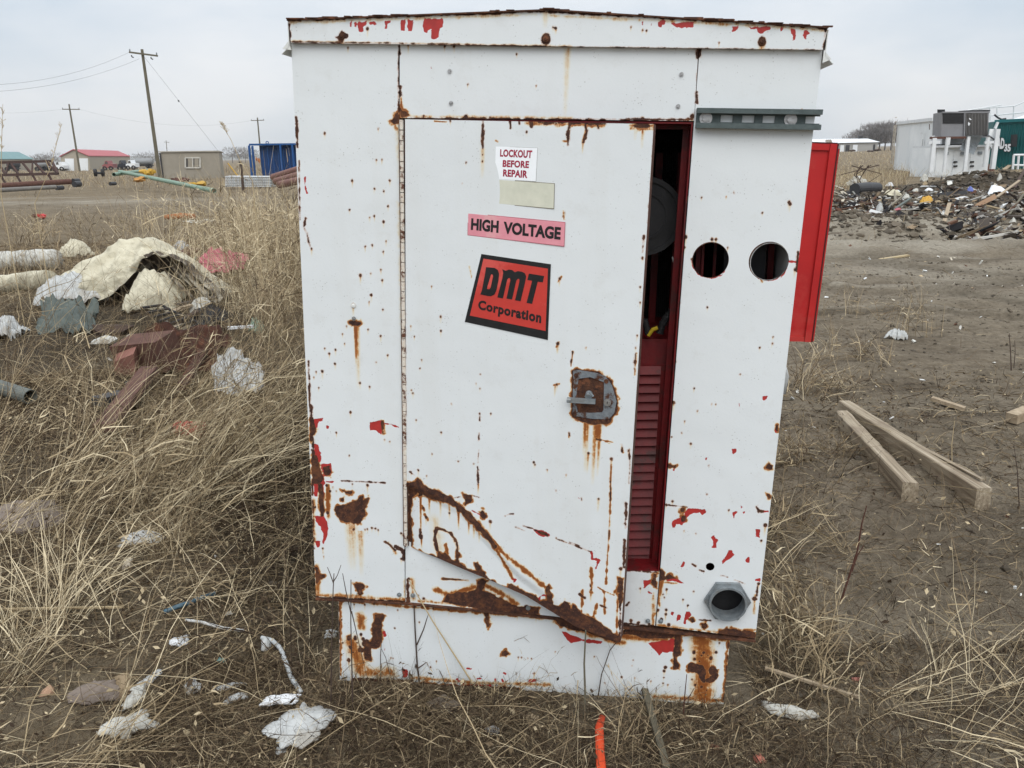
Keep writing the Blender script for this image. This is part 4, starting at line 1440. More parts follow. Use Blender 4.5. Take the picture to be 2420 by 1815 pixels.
for ln, a_r, w_r in RUTS:
    d_ = rut_dist(GX, GY, ln)
    pal = np.maximum(pal, np.clip(a_r * 10, 0, .9) * np.exp(-((d_ - .2 * w_r) / (.8 * w_r)) ** 2) * np.clip(.75 + 1.2 * vn(GX * 1.2, GY, 39), 0, 1))
    dark_soil = np.maximum(dark_soil, (.75 * np.exp(-((d_ + 1.6 * w_r) / (.9 * w_r)) ** 2) * np.clip(.7 + 1.4 * vn(GX * 1.1, GY, 43), 0, 1)).ravel())
band = np.clip((GX - 2.2) / 2, 0, 1) * np.clip(1 - np.abs(GY - 13) / 7, 0, 1)
pal = np.maximum(pal, band * np.clip(.25 + 1.9 * fbm(GX * .22 + 3, GY * 1.5 + .12 * GX, 53, 3), 0, .8))
pal = np.clip(pal * (1.1 + 1.4 * fbm(GX * 2, GY * 2, 51, 3)), 0, 1).ravel()
dk = band * np.clip(.05 - 2.2 * fbm(GX * .22 + 3, GY * 1.5 + .12 * GX, 53, 3), 0, .8) + .5 * np.clip((GX - .9) / 1, 0, 1) * np.clip(1.6 * fbm(GX * .8, GY * .8, 57, 4), 0, .8) * np.clip(1 - GY / 14, 0, 1)
dark_soil = np.maximum(dark_soil, dk.ravel())
m, t, b = mat('soil')


def attr(t, n):
    a = t.nodes.new('ShaderNodeAttribute'); a.attribute_name = n
    return a.outputs['Fac']


f1_ = noise(t, 1.4, 8, rough=.7); f2_ = noise(t, 22, 6, rough=.7); f3_ = noise(t, 110, 4)
soil = ramp(t, math_(t, 'MULTIPLY_ADD', f2_, .55, math_(t, 'MULTIPLY', f1_, .45)), [(.3, (0.095, 0.077, 0.055)), (.48, (0.188, 0.155, 0.112)), (.64, (0.28, 0.236, 0.175))])
soil = mixc(t, ramp(t, f3_, [(.6, (0, 0, 0)), (.75, (.6, .6, .6))]), soil, (0.24, 0.2, 0.15))
fa_ = noise(t, 1, 7, sc=(.55, 2.6, 1), rough=.72)
soil = mixc(t, ramp(t, fa_, [(.36, (.5, .5, .5)), (.5, (0, 0, 0))]), soil, (0.065, 0.046, 0.032))
soil = mixc(t, ramp(t, fa_, [(.53, (0, 0, 0)), (.68, (.7, .7, .7))]), soil, (0.27, 0.23, 0.17))
fb_ = noise(t, 7, 7, rough=.75)
soil = mixc(t, ramp(t, fb_, [(.34, (.5, .5, .5)), (.45, (0, 0, 0))]), soil, (0.055, 0.045, 0.032))
tanc = ramp(t, math_(t, 'MULTIPLY_ADD', f2_, .5, math_(t, 'MULTIPLY', f1_, .5)), [(.3, (0.10, 0.078, 0.05)), (.55, (0.2, 0.155, 0.098)), (.7, (0.30, 0.24, 0.155))])
col = mixc(t, math_(t, 'MULTIPLY', attr(t, 'straw'), .62), soil, tanc)
dark_soilc = ramp(t, f2_, [(.3, (0.035, 0.028, 0.02)), (.7, (0.10, 0.08, 0.056))])
col = mixc(t, attr(t, 'dark_soil'), col, dark_soilc)
palc = ramp(t, f2_, [(.3, (0.24, 0.212, 0.165)), (.7, (0.40, 0.362, 0.295))])
col = mixc(t, attr(t, 'pale'), col, palc)
t.links.new(col, b.inputs['Base Color']); b.inputs['Roughness'].default_value = .95; b.inputs['Specular IOR Level'].default_value = .1
bump(t, b, math_(t, 'MULTIPLY_ADD', f2_, 1.0, math_(t, 'MULTIPLY', f3_, .35)), 1.0, .04)
M_SOIL = m
GR = np_mesh('ground', np.stack([GX.ravel(), GY.ravel(), GZ.ravel()], 1), GF, M_SOIL, {'straw': SM, 'pale': pal, 'dark_soil': dark_soil}, smooth=True)
GR['kind'] = 'structure'

# hazy hills along the horizon on the left
hv = []; hf = []
nh = 90
for i in range(nh + 1):
    x = -3300 + 4200 * i / nh
    hgt = max(1, (14 + 22 * fbm(np.array([x / 500.]), np.array([1.5]), 61, 4)[0]) * np.clip((1200 - x) / 1500, 0, 1))
    hv += [(x, 2900, 0), (x, 3100, hgt * .8), (x, 3500, hgt), (x, 5200, 0)]
for i in range(nh):
    for k in range(3):
        a = i * 4 + k
        hf.append((a, a + 4, a + 5, a + 1))
HILL = MB().add(hv, hf).build('hills', simple('hill_grass', (.15, .14, .10), (.11, .11, .085), .95, .01, bmp=0), smooth=True)
HILL['kind'] = 'structure'

# ------------------------------------------------------------------ vegetation
R = np.random.RandomState(11)
m, t, b = mat('dead_grass')
a_ = attr(t, 'tone')
gc = ramp(t, a_, [(0.0, (0.028, 0.018, 0.012)), (.25, (0.085, 0.058, 0.036)), (.5, (0.20, 0.148, 0.088)), (.75, (0.39, 0.305, 0.185)), (1.0, (0.62, 0.525, 0.355))])
t.links.new(gc, b.inputs['Base Color']); b.inputs['Roughness'].default_value = .75; b.inputs['Specular IOR Level'].default_value = .15
M_GRASS = m


class Grass:
    def __init__(s): s.V = []; s.F = []; s.T = []; s.n = 0

    def blades(s, P, az, lean, L, w, curl, seg=4, tone=.6, jitter=.15, hug=True, leaves=False):
        n = len(P)
        if n == 0: return None
        bc = lambda q: np.broadcast_to(np.asarray(q, float), (n,)).copy()
        az, lean, L, w, curl, tone = map(bc, (az, lean, L, w, curl, tone))
        pts = np.zeros((n, seg + 1, 3)); pts[:, 0] = P
        az2 = az.copy()
        for k in range(seg):
            an = lean + curl * (k + .5) / seg + R.randn(n) * jitter * .9
            az2 = az2 + R.randn(n) * jitter
            d = np.stack([np.cos(az2) * np.sin(an), np.sin(az2) * np.sin(an), np.cos(an)], 1)
            pts[:, k + 1] = pts[:, k] + d * (L / seg)[:, None]
        if hug:
            g = ground(pts[..., 0], pts[..., 1]) + .004 + R.rand(n)[:, None] * .02
            pts[:, 1:, 2] = np.maximum(pts[:, 1:, 2], g[:, 1:])
        tw = R.rand(n) * 6.28
        side = np.stack([-np.sin(az) * np.cos(tw), np.cos(az) * np.cos(tw), np.sin(tw)], 1)
        prof = np.interp(np.linspace(0, 1, seg + 1), [0, .5, 1], [1, .85, .25])
        off = side[:, None, :] * (w[:, None] * prof)[..., None] * .5
        V = np.stack([pts - off, pts + off], 2).reshape(-1, 3)       # n,(seg+1),2
        base = s.n + np.arange(n)[:, None] * (2 * (seg + 1)) + np.arange(seg)[None] * 2
        F = np.stack([base, base + 1, base + 3, base + 2], -1).reshape(-1, 4)
        s.V.append(V); s.F.append(F); s.T.append(np.repeat(np.clip(tone + R.randn(n) * .1, 0, 1), 2 * (seg + 1)))
        s.n += len(V)
        if leaves and seg > 4:
            for k in (1, 2, 3):                 # withered leaf blades
                q = R.rand(n) < .22
                m_ = q.sum()
                s.blades(pts[q, k], az[q] + R.randn(m_) * 1.2, .5 + .9 * R.rand(m_), L[q] * (.12 + .22 * R.rand(m_)), w[q] * 1.7, 1.2 * R.rand(m_), 3, tone[q] + .05, .25)
            q = R.rand(n) < .3                  # seed heads
            for rep_ in range(3):
                m_ = q.sum()
                b0 = pts[q, -2] + (pts[q, -1] - pts[q, -2]) * (R.rand(m_)[:, None])
                s.blades(b0, az[q] + R.randn(m_) * .5, lean[q] + curl[q] + R.randn(m_) * .4, L[q] * .08, w[q] * 1.5, .3, 2, tone[q] - .05, .2)
        return pts

    def build(s, name, label, cat):
        o = np_mesh(name, np.concatenate(s.V), np.concatenate(s.F), M_GRASS, {'tone': np.concatenate(s.T)})
        print(name, len(o.data.polygons))
        return tag(o, label, cat, kind='stuff')


HEAPS = [(*flat(px, py)[:2], r) for px, py, r in ((300, 700, 1.7), (420, 720, 1.2), (330, 830, .9), (290, 930, .5), (520, 850, .35), (150, 720, .8))]


def off_heap(x, y):
    k = np.ones_like(x)
    for hx, hy, r in HEAPS: k = np.minimum(k, 1 - .56 * np.exp(-(((x - hx) / r) ** 2 + ((y - hy) / r) ** 2)))
    return k


def on_ground(x, y, dz=0.0):
    return np.stack([x, y, ground(x, y) + dz], 1)


def cab_clear(x, y):
    """False inside the footprint of the cabinet"""
    u = (x - BL[0]) * EX[0] + (y - BL[1]) * EX[1]; v = -((x - BL[0]) * EN[0] + (y - BL[1]) * EN[1])
    return ~((u > -.01) & (u < 1.16) & (v > .0) & (v < 2.2))


def inview(x, y, mg=.12):
    return (np.abs(x) < (.63 + mg) * np.maximum(y, .2) + .35) & (y > 1.15)


def scatter(n, x0, x1, y0, y1, dens=None, powy=1.0):
    x = x0 + (x1 - x0) * R.rand(n); y = y0 + (y1 - y0) * R.rand(n) ** powy
    k = inview(x, y) & cab_clear(x, y)
    if dens is not None: k &= R.rand(n) < dens(x, y)
    return x[k], y[k]


# litter of short broken stems over the near ground
G = Grass()
x, y = scatter(200000, -3.6, 3.6, 1.2, 5.5, lambda x, y: .22 * np.clip((5.4 - y) / 2.5, 0, 1) + .78 * straw_mask(x, y) * np.clip(.75 + 1.1 * fbm(x * 2.2, y * 2.2, 77, 3), .15, 1))
n = len(x)
G.blades(on_ground(x, y, .002), R.rand(n) * 6.28, .9 + .75 * R.rand(n), .03 + .13 * R.rand(n) ** 1.5, (.0012 + .0022 * R.rand(n) ** 2) * np.maximum(.8, y / 2.5), R.randn(n) * .7 + .4, 3, np.where(R.rand(n) < .38, .02 + .12 * R.rand(n), .26 + .56 * R.rand(n) ** 1.6), .35)
x, y = scatter(80000, -12, 9, 4.5, 15, lambda x, y: .03 + .05 * np.clip((8 - y) / 4, 0, 1) + .9 * straw_mask(x, y))
n = len(x)
G.blades(on_ground(x, y, .002), R.rand(n) * 6.28, .8 + .9 * R.rand(n), .06 + .16 * R.rand(n), (.0014 + .0012 * R.rand(n)) * y / 4.5, .5 * R.randn(n) + .4, 2, .22 + .42 * R.rand(n), .3)
x, y = scatter(42000, -1.0, 1.5, 1.2, 2.1, lambda x, y: np.clip(.95 - .5 * np.clip(x - .5, 0, 1) + .8 * fbm(x * 3, y * 3, 99, 3), .1, 1))
n = len(x)
G.blades(on_ground(x, y, .002), R.rand(n) * 6.28, .7 + .85 * R.rand(n), .02 + .09 * R.rand(n) ** 1.4, .0011 + .0018 * R.rand(n) ** 2, R.randn(n) * .9 + .4, 3, np.where(R.rand(n) < .5, .02 + .14 * R.rand(n), .25 + .55 * R.rand(n) ** 1.5), .4)
G.build('stem_litter', 'tangled litter of broken dead stems covering the soil around the cabinet', 'dead grass')

# leaf crumbs
x, y = scatter(70000, -3.4, 3.4, 1.2, 5.2, lambda x, y: .12 + .85 * straw_mask(x, y))
n = len(x)
P = on_ground(x, y, .004 + 0 * x); P[:, 2] += R.rand(n) ** 3 * .06
sz = .003 + .011 * R.rand(n) ** 2.5
d1 = R.randn(n, 3); d1 /= np.linalg.norm(d1, axis=1)[:, None]; d2 = np.cross(d1, R.randn(n, 3)); d2 /= np.linalg.norm(d2, axis=1)[:, None]
V = np.stack([P - d1 * sz[:, None], P + d2 * sz[:, None] * .5, P + d1 * sz[:, None], P - d2 * sz[:, None] * .5], 1).reshape(-1, 3)
tn = np.repeat(np.where(R.rand(n) < .22, .85, 0.03 + .5 * R.rand(n)), 4)
o = np_mesh('leaf_litter', V, np.arange(4 * n).reshape(-1, 4), M_GRASS, {'tone': tn})
tag(o, 'crumbled dry leaves strewn among the dead stems', 'leaf litter', kind='stuff')

# long fallen straws and dry grass of the left side
G = Grass()
x, y = scatter(3400, -3.4, 2.6, 1.2, 5.5, lambda x, y: .08 + .92 * straw_mask(x, y))
n = len(x)
G.blades(on_ground(x, y, .01), R.rand(n) * 6.28, .9 + .6 * R.rand(n), .18 + .35 * R.rand(n), .0014 + .0016 * R.rand(n), .7 * R.rand(n), 6, .48 + .45 * R.rand(n), .10)
# dark matted stems under the pale straw on the left
x, y = scatter(15000, -8, .2, 2.2, 9.5, lambda x, y: off_heap(x, y) * straw_mask(x, y) * np.clip(.35 + 1.5 * fbm(x * 1.1, y * 1.1, 87, 3), .05, 1))
n = len(x)
G.blades(on_ground(x, y), R.rand(n) * 6.28, .3 + .9 * R.rand(n), .10 + .26 * R.rand(n), (.0018 + .0018 * R.rand(n)) * np.maximum(1, y / 4.5), .9 * R.randn(n), 4, .04 + .30 * R.rand(n) ** 1.4, .3)
# pale broken straws through them
x, y = scatter(5500, -8, .2, 2.2, 9.5, lambda x, y: off_heap(x, y) * straw_mask(x, y))
n = len(x)
G.blades(on_ground(x, y), R.rand(n) * 6.28, .5 + .8 * R.rand(n), .15 + .35 * R.rand(n), (.0016 + .0016 * R.rand(n)) * np.maximum(1, y / 4.5), .8 * R.randn(n), 5, .55 + .4 * R.rand(n), .25)
# thin upright stems
x, y = scatter(2600, -9, 1.2, 2.0, 9, lambda x, y: off_heap(x, y) * straw_mask(x, y) * np.clip(.3 + .14 * (y - 2), 0, 1))
n = len(x)
G.blades(on_ground(x, y), R.rand(n) * 6.28, .15 + .5 * R.rand(n), .15 + .35 * R.rand(n), (.0018 + .0014 * R.rand(n)) * np.maximum(1, y / 5), .5 * R.rand(n), 5, .25 + .45 * R.rand(n), .12)


def clump(px, py, n, rad, L, az, lean, curl, tone, w=.0026, aspread=.5, seg=6, lsp=.3):
    c = gp(px, py)
    if px < 650 and py > 400: n = int(n * .95)
    nt_ = max(3, n // 11)                      # tufts: stems of a tuft lean together
    ta = R.rand(nt_) * 6.28; tr_ = rad * 1.15 * np.sqrt(R.rand(nt_))
    tz = az + aspread * 1.1 * R.randn(nt_); tl = lean + .26 * R.randn(nt_); tc_ = curl + .35 * R.randn(nt_); tt_ = tone + .12 * R.randn(nt_); tL = .65 + .6 * R.rand(nt_)
    q = R.randint(0, nt_, n)
    a = R.rand(n) * 6.28; r = .055 * np.sqrt(R.rand(n)) * max(1, c[1] / 4)
    x = c[0] + tr_[q] * np.cos(ta[q]) + r * np.cos(a); y = c[1] + tr_[q] * np.sin(ta[q]) + r * np.sin(a)
    k = cab_clear(x, y) & (R.rand(n) < off_heap(x, y) ** 1.3); x, y, q = x[k], y[k], q[k]; n = len(x)
    return G.blades(on_ground(x, y), tz[q] + .35 * aspread * R.randn(n) + .15 * R.randn(n), np.abs(tl[q] + .2 * R.randn(n)), L * tL[q] * (1 - lsp + 2 * lsp * R.rand(n)), w * (.5 + .9 * R.rand(n) ** 1.5), tc_[q] + .35 * R.randn(n), seg, tt_[q] + .2 * R.randn(n), .13, True, True)


# the big swept swathes of pale straw left of the cabinet: leaning to the right and away
clump(250, 1130, 210, .40, .85, .55, .70, .45, .72, .0030, .25)
clump(330, 1080, 170, .35, .80, .35, .80, .55, .74, .0030, .22)
clump(420, 1010, 140, .30, .70, .5, .60, .40, .70, .0030, .3)
clump(150, 1080, 150, .45, .75, .9, .45, .5, .62, .0030, .45)
clump(60, 1020, 150, .5, .75, 1.1, .35, .5, .60, .0030, .6)
clump(400, 1085, 150, .25, .85, .15, 1.05, .35, .78, .0028, .15)
clump(390, 1190, 120, .09, .22, 1.0, .30, .5, .66, .0022, 1.5)
clump(310, 930, 50, .45, .85, .6, .40, .45, .60, .0032, .6)
clump(120, 870, 110, .70, .95, 1.2, .28, .4, .56, .0034, .9)
clump(540, 830, 110, .5, .8, .9, .35, .45, .55, .0032, .8)
clump(610, 900, 210, .40, .65, 1.4, .35, .4, .34, .0030, 1.0)
clump(620, 1050, 200, .35, .45, 1.2, .5, .5, .30, .0026, 1.4)
clump(60, 1390, 80, .12, .42, 1.2, .35, .5, .85, .0026, .7)
clump(20, 1500, 45, .12, .4, .6, .6, .5, .8, .0024, .6)
clump(80, 1640, 60, .2, .5, .2, 1.1, .4, .7, .0024, .5)
clump(300, 1250, 60, .25, .5, 1.2, .9, .5, .8, .0022, 1.5)
clump(560, 1250, 80, .25, .4, 1.2, .8, .5, .5, .0022, 1.5)
# tall upright stand behind, up to the cabinet's left edge
for (px, py, n, L, tone) in ((590, 660, 520, .95, .66), (530, 640, 420, .90, .66), (470, 590, 320, .8, .64), (620, 760, 420, .9, .50), (560, 720, 300, .8, .5),
                             (440, 560, 110, .7, .62), (330, 510, 90, .6, .62), (230, 515, 70, .6, .6), (100, 515, 80, .6, .62), (600, 560, 420, 1.0, .70), (630, 500, 380, .95, .7),
                             (20, 660, 60, .8, .62), (80, 720, 90, .85, .6), (190, 760, 60, .6, .5), (300, 800, 50, .5, .5), (420, 780, 60, .5, .5)):
    clump(px, py, int(n * (1.25 if px > 440 else .8)), .12 + .08 * gp(px, py)[1], L * (1.05 if px > 440 else .9), 1.2, .2, .55, tone + (.09 if px > 440 else 0), .0034 * gp(px, py)[1] / 6, 2.0)
for px, py, n_, tn_ in ((640, 820, 150, .16), (630, 960, 200, .14), (650, 1100, 200, .12), (665, 1230, 160, .12), (580, 1000, 120, .18), (480, 1020, 90, .15), (690, 1380, 90, .12)):
    clump(px, py, n_, .22, .34, 1.2, .55, .6, tn_, .0024, 2.0)
# right: straws leaning over the bare soil
clump(2000, 1480, 34, .15, .42, .9, 1.0, .35, .86, .0020, .45)
clump(2080, 1600, 40, .25, .45, .55, 1.1, .35, .84, .0020, .6)
clump(1900, 1480, 16, .25, .45, -.4, 1.1, .4, .82, .0024, .7)
clump(2200, 1600, 20, .2, .38, 2.6, 1.1, .5, .8, .0024, .6)
clump(1760, 1420, 46, .12, .25, 1.0, .8, .8, .7, .0024, 1.6)
clump(1700, 1330, 70, .12, .30, .6, .8, .6, .66, .0024, 1.6)
clump(1720, 1180, 110, .15, .22, .8, .8, .6, .58, .0024, 1.8)
clump(1740, 1000, 160, .2, .25, .6, .7, .6, .55, .0026, 1.8)
clump(1780, 850, 160, .25, .28, .8, .5, .6, .56, .0030, 1.8)
clump(1830, 780, 120, .25, .25, .9, .5, .5, .56, .0030, 1.8)
clump(1690, 1440, 34, .1, .35, .3, .9, .8, .62, .0024, 1.2)
clump(1850, 1270, 18, .3, .3, .6, .9, .5, .75, .0022, 1.5)
clump(1930, 700, 120, .5, .3, .9, .4, .4, .58, .0034, 2.)
# in front of the skid
clump(1150, 1530, 220, .35, .12, 1.2, .9, .8, .45, .0020, 2.5)
clump(800, 1530, 160, .20, .16, 1.2, .8, .8, .42, .0020, 2.5)
clump(1500, 1540, 160, .18, .12, 1.2, .9, .8, .5, .0020, 2.5)
clump(1250, 1520, 120, .25, .20, 1.4, .4, .5, .66, .0016, 2.0)
clump(900, 1510, 60, .25, .22, 1.4, .35, .5, .3, .0015, 2.0)
G.build('dry_grass', 'dry straw coloured grass leaning and standing around the cabinet', 'dry grass')

# weeds with side twigs in the middle distance on the left
G = Grass()
x, y = scatter(1700, -9, -.2, 2.6, 11, lambda x, y: off_heap(x, y) * straw_mask(x, y) * np.clip(.25 + .15 * (y - 2.5), 0, 1) * np.clip(.6 + 1.5 * fbm(x * .8, y * .8, 83, 2), .1, 1))
n = len(x)
L = .3 + .55 * R.rand(n)
tone = .16 + .36 * R.rand(n)
wd = .0024 * np.maximum(1, y / 5)
pt = G.blades(on_ground(x, y), R.rand(n) * 6.28, .1 + .35 * R.rand(n), L, wd, .25 * R.rand(n), 6, tone, .1)
for k in (2, 3, 4, 5):
    for rep in range(2):
        G.blades(pt[:, k] + (pt[:, k + 1] - pt[:, k]) * R.rand(n)[:, None], R.rand(n) * 6.28, .5 + .6 * R.rand(n), L * (.12 + .22 * R.rand(n)), wd * .7, .2 * R.randn(n), 3, tone, .15)
G.build('weed_thicket', 'tangle of brown branching weeds around the rubbish heap', 'weeds')

# pale field grass further off
G = Grass()


def field(n, x0, x1, y0, y1, L, tone, wk, dens=None, lean=.3):
    x = x0 + (x1 - x0) * R.rand(n); y = 1 / (1 / y1 + (1 / y0 - 1 / y1) * R.rand(n))      # even density on the picture plane
    k = inview(x, y, .05) & cab_clear(x, y)
    if dens is not None: k &= R.rand(n) < dens(x, y)
    x, y = x[k], y[k]; n = len(x)
    hv_ = np.clip(1 + 1.3 * fbm(x * .25, y * .25, 95, 3), .3, 1.6)
    G.blades(on_ground(x, y), R.rand(n) * 6.28, lean * (.3 + 1.6 * R.rand(n)), L * (.35 + R.rand(n)) * hv_, wk * y * (.4 + .7 * R.rand(n)), .9 * R.rand(n), 4, tone + .18 * R.randn(n), .2)


lane = lambda x, y: np.clip(.5 + 1.6 * fbm(x * .5, y * .25, 91, 3), .04, 1) * (1 - .93 * np.clip(1 - np.abs(y - 25 + .1 * x) / 5.5, 0, 1))
field(17000, -75, 1, 9, 70, .32, .56, .0006, lane)
field(12000, -110, 0, 45, 170, .42, .66, .0007)
field(4000, -14, -1, 10, 34, .5, .66, .0006, lane)
# right field and the tall grass before the white trailer
field(34000, 12, 140, 36, 260, .30, .80, .0005)
field(9000, 6, 26, 26, 44, .42, .74, .0004, lambda x, y: ((x < .47 * y) & (x > .36 * y)).astype(float))
field(1500, 3, 30, 9, 24, .2, .55, .0006, lambda x, y: np.full(len(x), .5))
G.build('field_grass', 'tall tan prairie grass across the fields behind', 'grass field')

# clods and stones on bare soil
PHI = (1 + 5 ** .5) / 2
ICO = np.array([(-1, PHI, 0), (1, PHI, 0), (-1, -PHI, 0), (1, -PHI, 0), (0, -1, PHI), (0, 1, PHI), (0, -1, -PHI), (0, 1, -PHI), (PHI, 0, -1), (PHI, 0, 1), (-PHI, 0, -1), (-PHI, 0, 1)]) / 1.9
ICF = np.array([(0, 11, 5), (0, 5, 1), (0, 1, 7), (0, 7, 10), (0, 10, 11), (1, 5, 9), (5, 11, 4), (11, 10, 2), (10, 7, 6), (7, 1, 8), (3, 9, 4), (3, 4, 2), (3, 2, 6), (3, 6, 8), (3, 8, 9), (4, 9, 5), (2, 4, 11), (6, 2, 10), (8, 6, 7), (9, 8, 1)])


def lumps(name, P, s, col, label, cat, flatn=.6):
    n = len(P)
    V = ICO[None] * (1 + .35 * R.randn(n, 12, 1)) * s[:, None, None] * (1 + .3 * R.randn(n, 1, 3)) * np.array([1, 1, flatn])
    V = V + P[:, None]
    F = ICF[None] + (np.arange(n) * 12)[:, None, None]
    o = np_mesh(name, V.reshape(-1, 3), F.reshape(-1, 3), M_COL, {'col': np.repeat(col, 12, 0)})
    return tag(o, label, cat, kind='stuff')


M_COL = attr_mat('coloured_scrap', 'col', .9)
x, y = scatter(16000, -3, 6, 1.2, 10, lambda x, y: np.clip(1 - .8 * straw_mask(x, y), .08, 1))
n1 = len(x)
xb = []; yb = []
for rad, h, mx_, my_ in MOUNDS[:13]:
    k = int(700 * rad)
    xb.append(mx_ + rad * R.randn(k)); yb.append(my_ + rad * 1.1 * R.randn(k))
xb = np.concatenate(xb); yb = np.concatenate(yb)
X = np.concatenate([x, xb]); Y_ = np.concatenate([y, yb]); n = len(X)
s = np.where(np.arange(n) < n1, .003 + .013 * R.rand(n) ** 3, .012 + .07 * R.rand(n) ** 4)
base = np.array([(0.10, 0.083, 0.062)]) * (.55 + .9 * R.rand(n, 1))
lumps('soil_clods', on_ground(X, Y_, 0), s, base, 'small clods and stones of brown soil on the bare ground', 'clods')


# loose rubbish too small to count, strewn over the tip
def shards(name, P, size, col, label, cat):
    n = len(P)
    B = np.array([(-1, -1, -1), (1, -1, -1), (1, 1, -1), (-1, 1, -1), (-1, -1, 1), (1, -1, 1), (1, 1, 1), (-1, 1, 1)], float)[None] * (1 + .25 * R.randn(n, 8, 3)) * size[:, None, :]
    q = R.randn(n, 3, 3); q[:, 2] = q[:, 2] * .6 + np.array([0, 0, 1.2])
    c = q[:, 2] / np.linalg.norm(q[:, 2], axis=1)[:, None]
    a = np.cross(c, q[:, 0]); a /= np.linalg.norm(a, axis=1)[:, None]; b_ = np.cross(c, a)
    M_ = np.stack([a, b_, c], 1)
    V = np.einsum('nki,nij->nkj', B, M_) + P[:, None]
    FQ = np.array([(3, 2, 1, 0), (4, 5, 6, 7), (0, 1, 5, 4), (1, 2, 6, 5), (2, 3, 7, 6), (3, 0, 4, 7)])
    F = FQ[None] + (np.arange(n) * 8)[:, None, None]
    o = np_mesh(name, V.reshape(-1, 3), F.reshape(-1, 4), M_COL, {'col': np.repeat(col, 8, 0)})
    return tag(o, label, cat, kind='stuff')


PAL = np.array([(.72, .73, .72), (.66, .65, .6), (.5, .45, .36), (.3, .22, .14), (.02, .02, .022), (.05, .035, .028), (.35, .33, .3), (.03, .028, .03), (.14, .075, .05), (.45, .35, .22), (.62, .6, .55), (.12, .10, .085)])
pts = []
for _ in range(1500):
    pts.append((1790 + 440 * R.rand(), 404 + 66 * R.beta(1.8, 1.8)))
pts += [(2000 + 230 * R.rand(), 384 + 56 * R.rand()) for _ in range(420)]
pts += [(1800 + 110 * R.rand(), 398 + 56 * R.rand()) for _ in range(420)]
pts += [(2040 + 190 * R.rand(), 462 + 60 * R.rand()) for _ in range(420)]
pts += [(1790 + 440 * R.rand(), 400 + 110 * R.rand()) for _ in range(110)]
P = gpv(pts); n = len(P)
sz = (.011 + .085 * R.rand(n) ** 4)[:, None] * np.stack([.6 + 1.4 * R.rand(n), .3 + .6 * R.rand(n), .05 + .35 * R.rand(n) ** 2], 1)
lg = R.rand(n) < .035
sz[lg] = np.stack([.12 + .3 * R.rand(lg.sum()), .012 + .02 * R.rand(lg.sum()), .008 + .01 * R.rand(lg.sum())], 1)
P[:, 2] += .012
shards('rubble_litter', P, sz, PAL[R.choice(len(PAL), n, p=[.055, .045, .055, .10, .10, .03, .08, .12, .17, .03, .045, .17])] * (.5 + .45 * R.rand(n, 1)), 'countless small scraps of plastic, wood and metal strewn over the tip at right', 'rubbish')
# small pale scraps over the yard
x, y = scatter(900, -3, 6, 1.4, 12, lambda x, y: np.full(len(x), .5))
n = len(x)
sz = (.004 + .008 * R.rand(n) ** 3)[:, None] * np.stack([.7 + R.rand(n), .3 + .5 * R.rand(n), .15 + .2 * R.rand(n)], 1) * (np.maximum(1, y / 4))[:, None]
shards('yard_litter', on_ground(x, y, .006), sz, PAL[R.choice([0, 1, 2, 9, 10, 8], n)] * (.8 + .3 * R.rand(n, 1)), 'tiny pale chips and scraps lying about on the soil', 'litter')

# ------------------------------------------------------------------ single stalks by the skid
def stalk(lines, label, m, r=.0022, name='weed_stalk', group=None, dy=0.0):
    """lines: pixel polylines, the first starting at the foot of the stalk"""
    base = gp(*lines[0][0]); Y = base[1] + dy
    mb = MB()
    for i, ln in enumerate(lines):
        pts = [fw(px, py, Y) for px, py in ln]
        if i == 0: pts[0] = base - np.array([0, 0, .01])
        k = len(pts)
        mb.tube(pts, list(np.linspace(r if i == 0 else r * .65, r * (.5 if i == 0 else .35), k)), 6)
    return tag(mb.build(name, m, origin=base), label, 'weed stalk', group)


c7 = lambda x, y: (685.5 + .22727 * x, 1252.3 + .22727 * y)
c8 = lambda x, y: (1142.6 + .22727 * x, 1252.3 + .22727 * y)
stalk([[c7(975, 990), c7(950, 820), c7(930, 500), c7(912, 100), c7(905, -60)], [c7(945, 620), c7(1010, 470), c7(1070, 280), c7(1080, 170), c7(1050, 110)], [c7(960, 840), c7(1030, 790), c7(1135, 735)]],
      'tall dark weed stalk with a curved side branch before the hinge seam', M_TWIG, .0026)
stalk([[c7(335, 1290), c7(330, 900), c7(318, 400), c7(320, 0)], [c7(320, 320), c7(270, 100), c7(240, -60)], [c7(325, 300), c7(360, 450), c7(440, 800)]], 'branched dark stalk rising over the rusty left corner of the skid', M_TWIG, .0022)
stalk([[c7(125, 1250), c7(135, 700), c7(150, 100), c7(158, -60)], [c7(152, 20), c7(190, -40), c7(225, -140)], [c7(152, 30), c7(120, -60), c7(95, -120)]], 'thin forked stalk just left of the skid corner', M_TWIG, .0020)
stalk([[c7(1530, 1040), c7(1300, 710), c7(1100, 400), c7(960, 160), c7(870, 0)]], 'pale straw stem slanting up to the left across the skid', M_STRAWSTEM, .0026)
stalk([[c7(1505, 975), c7(1500, 830), c7(1445, 720), c7(1410, 470)], [c7(1498, 830), c7(1530, 680), c7(1565, 530)]], 'short dark stalk forked like a Y before the middle of the skid', M_TWIG, .0018)
stalk([[c7(1770, 980), c7(1640, 620), c7(1540, 340), c7(1430, 0)], [c7(1700, 960), c7(1620, 720), c7(1570, 540)]], 'long thin dark stalk leaning left across the middle of the skid', M_TWIG, .0015)
stalk([[c7(1970, 970), c7(1965, 700), c7(1945, 400), c7(1930, 170)], [c7(1962, 720), c7(1920, 640), c7(1885, 550)]], 'straight brown stalk with one left twig under the torn door', M_TWIG, .0018)
stalk([[c7(2150, 970), c7(2100, 720), c7(2065, 400), c7(2062, 290), c7(2025, 262)], [c7(2105, 730), c7(2140, 640)]], 'slender stalk with a bent tip below the torn door', M_TWIG, .0014)
